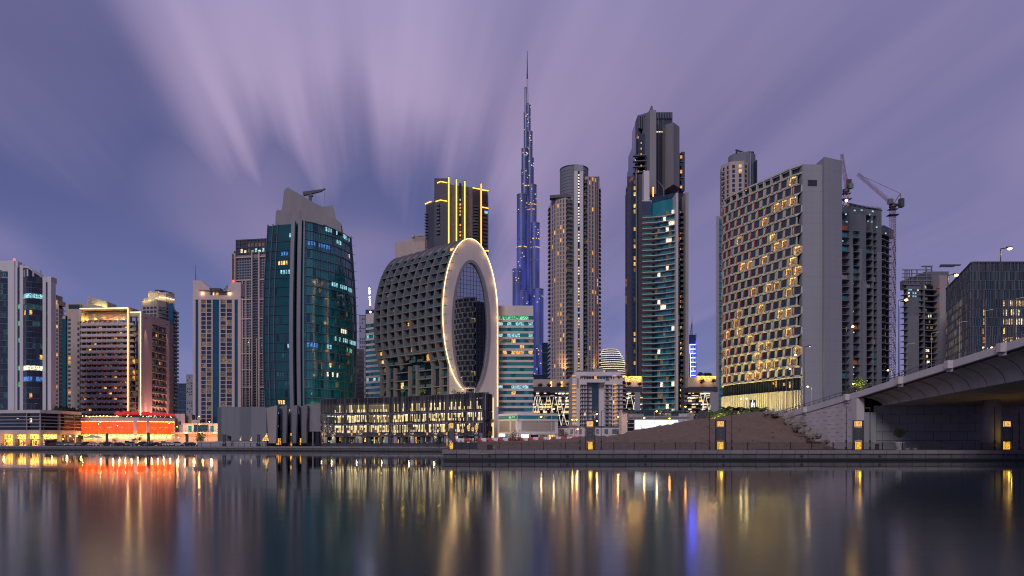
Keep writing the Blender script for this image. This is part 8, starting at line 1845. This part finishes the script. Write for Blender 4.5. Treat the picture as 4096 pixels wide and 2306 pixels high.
# trees
def tree(lab, x, y, z, h, r, mat='leaf_dark', n=420, name='tree', leaf=.32, cat='tree', trunk=.14, sq=1., grp=None):
    e = thing(name, lab, cat, (x, y, z), grp); m = MB(); zc = z+h-r*sq
    m.bar((x, y, z-.3), (x+.1*r, y, zc), trunk, 'bark', trunk*.6, 6)
    q = random.Random(int(x*13+y)); cl = []
    for i in range(7):
        v = Vector((q.gauss(0, 1), q.gauss(0, 1), q.gauss(0, .8))).normalized(); c = (x+v.x*r*.6, y+v.y*r*.6, zc+v.z*r*.6*sq); cl.append(c); m.bar((x+.05*r, y, zc-r*.3), c, trunk*.5, 'bark', trunk*.15)
    m.build('trunk', e); m = MB()
    for i in range(n):
        c = q.choice(cl); v = Vector((q.gauss(0, 1), q.gauss(0, 1), q.gauss(0, 1)))*r*.27; c = Vector((c[0]+v.x, c[1]+v.y, c[2]+v.z*sq)); a, b = Vector((q.uniform(-1, 1), q.uniform(-1, 1), q.uniform(-1, 1))).normalized()*leaf, Vector((q.uniform(-1, 1), q.uniform(-1, 1), q.uniform(-1, 1))).normalized()*leaf*.7
        m.poly([c, c+a, c+a*.6+b], mat)
    m.build('crown', e); return e
tree('small bare looking tree before the white mesh podium', X(2060, 165), 165, GZ+.3, Zp(1722, 165)-GZ-.3, 1.75, n=520, leaf=.25)
tree('round dark tree between two plaza lanterns', X(1865, 190), 190, GZ, Zp(1733, 190)-GZ, 1.3, n=420, leaf=.22)
tree('low dark shrub between the plaza lanterns and cars', X(1757, 225), 225, GZ, 3.6, 1.5, n=380, name='shrub', cat='shrub')
tree('little lit tree beside the sand hump', X(2272, 235), 235, GZ+1.2, Zp(1728, 235)-GZ-1.2, 1.5, 'leaf_green', n=300)
tree('dark tree in the gap between the two left podiums', X(331, 345), 345, GZ, Zp(1733, 345)-GZ, 2.2, n=520, leaf=.4)
tree('dark leafy tree before the peach lit entrance', X(800, 338), 338, GZ, Zp(1722, 338)-GZ, 2.9, 'leaf_green', n=700, leaf=.45)
tree('small tree right of the orange door', X(537, 345), 345, GZ, 4.2, 1.2, n=260); tree('second small tree right of the orange door', X(557, 345), 345, GZ, 4.4, 1.2, n=260); tree('small dark tree before the white umbrella awning', X(462, 345), 345, GZ, 4.3, 1.4, n=260)
tree('yellow green lit tree behind the bridge rail', X(3441, 230), 230, GZ+10, Zp(1512, 230)-GZ-10, 2.1, 'leaf_green', n=520, leaf=.4)
for px, lab in ((3395, 'dark clipped shrub behind the low end of the rail'), (3481, 'dark shrub right of the lit tree behind the rail')): tree(lab, X(px, 225), 225, GZ+9, Zp(1533, 225)-GZ-9, 2.2, n=380, name='shrub', cat='shrub', leaf=.4)
point((X(3445, 226), 227, Zp(1538, 226)), (1, .85, .15), 900, .3)
# potted tree, planter, bin under the bridge
px = 3598; Y = 116.5; x = X(px, Y); e = thing('potted_tree', 'round clipped tree in a ribbed white tub under the bridge', 'potted tree', (x, Y, GZ))
m = MB(); m.cyl(x, Y, .50, GZ, GZ+1.15, 'planter_white', 24, r2=.68); m.cyl(x, Y, .72, GZ+1.1, GZ+1.2, 'planter_white', 24)
for i in range(24): a = 2*PI*i/24; m.bar((x+.52*math.cos(a), Y+.52*math.sin(a), GZ), (x+.70*math.cos(a), Y+.70*math.sin(a), GZ+1.1), .03, 'grey_metal')
m.build('tub', e); m = MB(); m.bar((x, Y, GZ+1.1), (x, Y, GZ+2.3), .07, 'bark'); m.build('trunk', e); m = MB(); q = random.Random(3)
for i in range(1500):
    v = Vector((q.gauss(0, 1), q.gauss(0, 1), q.gauss(0, 1))).normalized()*(.85*q.random()**.35); c = Vector((x+v.x, Y+v.y, GZ+2.75+v.z*.95)); a = Vector((q.uniform(-1, 1), q.uniform(-1, 1), q.uniform(-1, 1)))*.14; b = Vector((q.uniform(-1, 1), q.uniform(-1, 1), q.uniform(-1, 1)))*.12; m.poly([c, c+a, c+b], 'leaf_dark')
m.build('crown', e)
x = X(3508, 115); e = thing('litter_bin', 'dark green litter bin behind the railing under the bridge', 'bin', (x, 115, GZ)); m = MB(); m.cyl(x, 115, .26, GZ, GZ+.85, 'leaf_dark', 16, r2=.3); m.build('bin_body', e); m = MB(); m.cyl(x, 115, .32, GZ+.85, GZ+.95, 'dark_metal', 16, r2=.2); m.build('lid', e)
x = X(1972, 116); e = thing('litter_bin', 'dark box bin with a lit panel behind the left railing', 'bin', (x, 116, GZ)); m = MB(); m.box(x-.9, x-.1, 115.7, 116.3, GZ, GZ+.85, 'dark_metal'); m.build('bin_body', e); m = MB(); m.box(x, x+.35, 115.75, 115.8, GZ+.25, GZ+.7, 'lit_dim'); m.build('panel', e)
# benches and a resting rubble pile right of the tub
for px in (3632, 3660): o = boulder(.28, px).build('boulder', off=(0, 0, 0)); o.location = (X(px, 116), 116, GZ+.1); o['label'] = 'small pale stone on the paving right of the tub'+(', the left one' if px == 3632 else ', the right one'); o['category'] = 'stone'; o['group'] = 'stones beside the tub'
# palms at the foot of the hotel
def palm(lab, x, y, z, h, L, mat, seed, nf=20, grp='palms before the hotel'):
    e = thing('palm_tree', lab, 'palm', (x, y, z), grp); q = random.Random(seed); m = MB()
    for i in range(6): m.cyl(x, y, .26-.01*i, z-.5+(h+.5)*i/6, z-.5+(h+.5)*(i+1)/6, 'bark', 8, r2=.22)
    m.build('trunk', e)
    for i in range(nf):
        a = 2*PI*i/nf+q.uniform(-.2, .2); up = q.uniform(.15, 1.1); m = MB(); prev = None
        for k in range(9):
            s = k/8; r = L*s*math.cos(up*.75)*(1-.15*s); zz = z+h+L*(math.sin(up)*s-.85*s*s*(.6+.4*math.cos(up))); p = Vector((x+math.cos(a)*r, y+math.sin(a)*r, zz))
            if prev is not None:
                m.bar(prev, p, .05, 'bark'); d = Vector((-math.sin(a), math.cos(a), 0)); w = L*.26*math.sin(PI*min(1, s*.9+.12))+.05
                for sd in (-1, 1):
                    for kk in range(3): b0 = prev+(p-prev)*(kk/3); m.poly([b0, b0+(p-prev)*.45, b0+(p-prev)*.8+d*sd*w+Vector((0, 0, -.35*w))], mat)
            prev = p
        m.build('frond', e)
palm('tall bright palm standing alone left of the hotel corner', X(2860, 185), 185, Zp(1700, 185)-.5, 3.2, 3.4, 'leaf_green', 1)
palm('dark palm just right of the bright lone palm', X(2905, 190), 190, Zp(1690, 190), 3.0, 3.4, 'leaf_green', 2)
for i, (px, c, lab) in enumerate(((2945, 'leaf_dark', 'dark palm before the hotel entrance, left of the glowing sign'), (2990, 'leaf_green', 'lit palm behind the twin street lamp'), (3022, 'leaf_green', 'yellow green lit palm clump right of the twin lamp'), (3044, 'leaf_green', 'lowest lit palm beside the broken concrete'))): palm(lab, X(px, 186), 186, Zp(1668, 186), 1.5, 3.2, c, 5+i)
for px, e_ in ((2868, 160), (3035, 260), (2990, 180), (2905, 100)): point((X(px, 183), 183, Zp(1672, 183)+.3), (.95, .9, .12), e_*5, .2)
e = thing('hotel_sign', 'glowing white emblem sign at the hotel entrance', 'sign', (X(3011, 215), 215, GZ)); Y = 212; x = X(3011, Y); m = MB()
for a, b in (((0, -1), (0, 1)), ((-.45, -.7), (-.45, .5)), ((.45, -.7), (.45, .5)), ((-.45, .2), (.45, .2))): m.bar((x+a[0]*.9, Y, Zp(1622, Y)+a[1]*1.5), (x+b[0]*.9, Y, Zp(1622, Y)+b[1]*1.5), .12, 'lit_sign')
m.build('emblem', e); m = MB(); m.box(x-.9, x+.9, Y+.1, Y+.25, GZ+6, Zp(1600, Y), 'dark_cladding'); m.build('panel', e)
# awning before the red podium
e = thing('awning', 'pale canvas awning over planting before the red screens', 'awning', (X(372, 350), 350, GZ)); x = X(372, 350); m = MB(); m.hexa([(x-4, 348, GZ+3.6), (x+4, 348, GZ+3.6), (x+4, 352, GZ+3.6), (x-4, 352, GZ+3.6), (x-.5, 349.8, GZ+5), (x+.5, 349.8, GZ+5), (x+.5, 350.2, GZ+5), (x-.5, 350.2, GZ+5)], 'canvas'); m.build('canopy', e); m = MB(); m.bar((x, 350, GZ), (x, 350, GZ+5), .12, 'dark_metal'); m.build('pole', e)
# parasols of the cafe on the left
for i, px in enumerate((70, 108, 150)): 
    p = RD.p(RD.s(px), -6); e = thing('cafe_parasol', ['grey cafe parasol at the left before the shopfronts', 'grey cafe parasol in the middle before the shopfronts', 'widest grey cafe parasol before the shopfronts'][i], 'parasol', (p[0], p[1], GZ), 'cafe parasols before the shops'); m = MB(); m.cyl(p[0], p[1], 2.0, GZ+2.5, GZ+3.2, 'canvas', 8, r2=.1); m.build('canopy', e); m = MB(); m.bar((p[0], p[1], GZ), (p[0], p[1], GZ+3.2), .08, 'dark_metal'); m.build('pole', e)
# concrete offcuts at the top of the mound
for i, (px, py) in enumerate(((3080, 1640), (3094, 1636))): 
    Y = 160; x = X(px, Y); e = thing('concrete_block', ['left of two upright concrete blocks by the parapet end', 'right of two upright concrete blocks by the parapet end'][i], 'block', (x, Y, Zp(1655, Y)), 'upright concrete blocks'); m = MB(); m.hexa([(x-.22, Y, Zp(1660, Y)), (x+.22, Y, Zp(1660, Y)), (x+.22, Y+.4, Zp(1660, Y)), (x-.22, Y+.4, Zp(1660, Y)), (x-.16, Y, Zp(py, Y)), (x+.18, Y, Zp(py, Y)), (x+.18, Y+.4, Zp(py, Y)), (x-.16, Y+.4, Zp(py, Y))], 'concrete'); m.build('block_body', e)
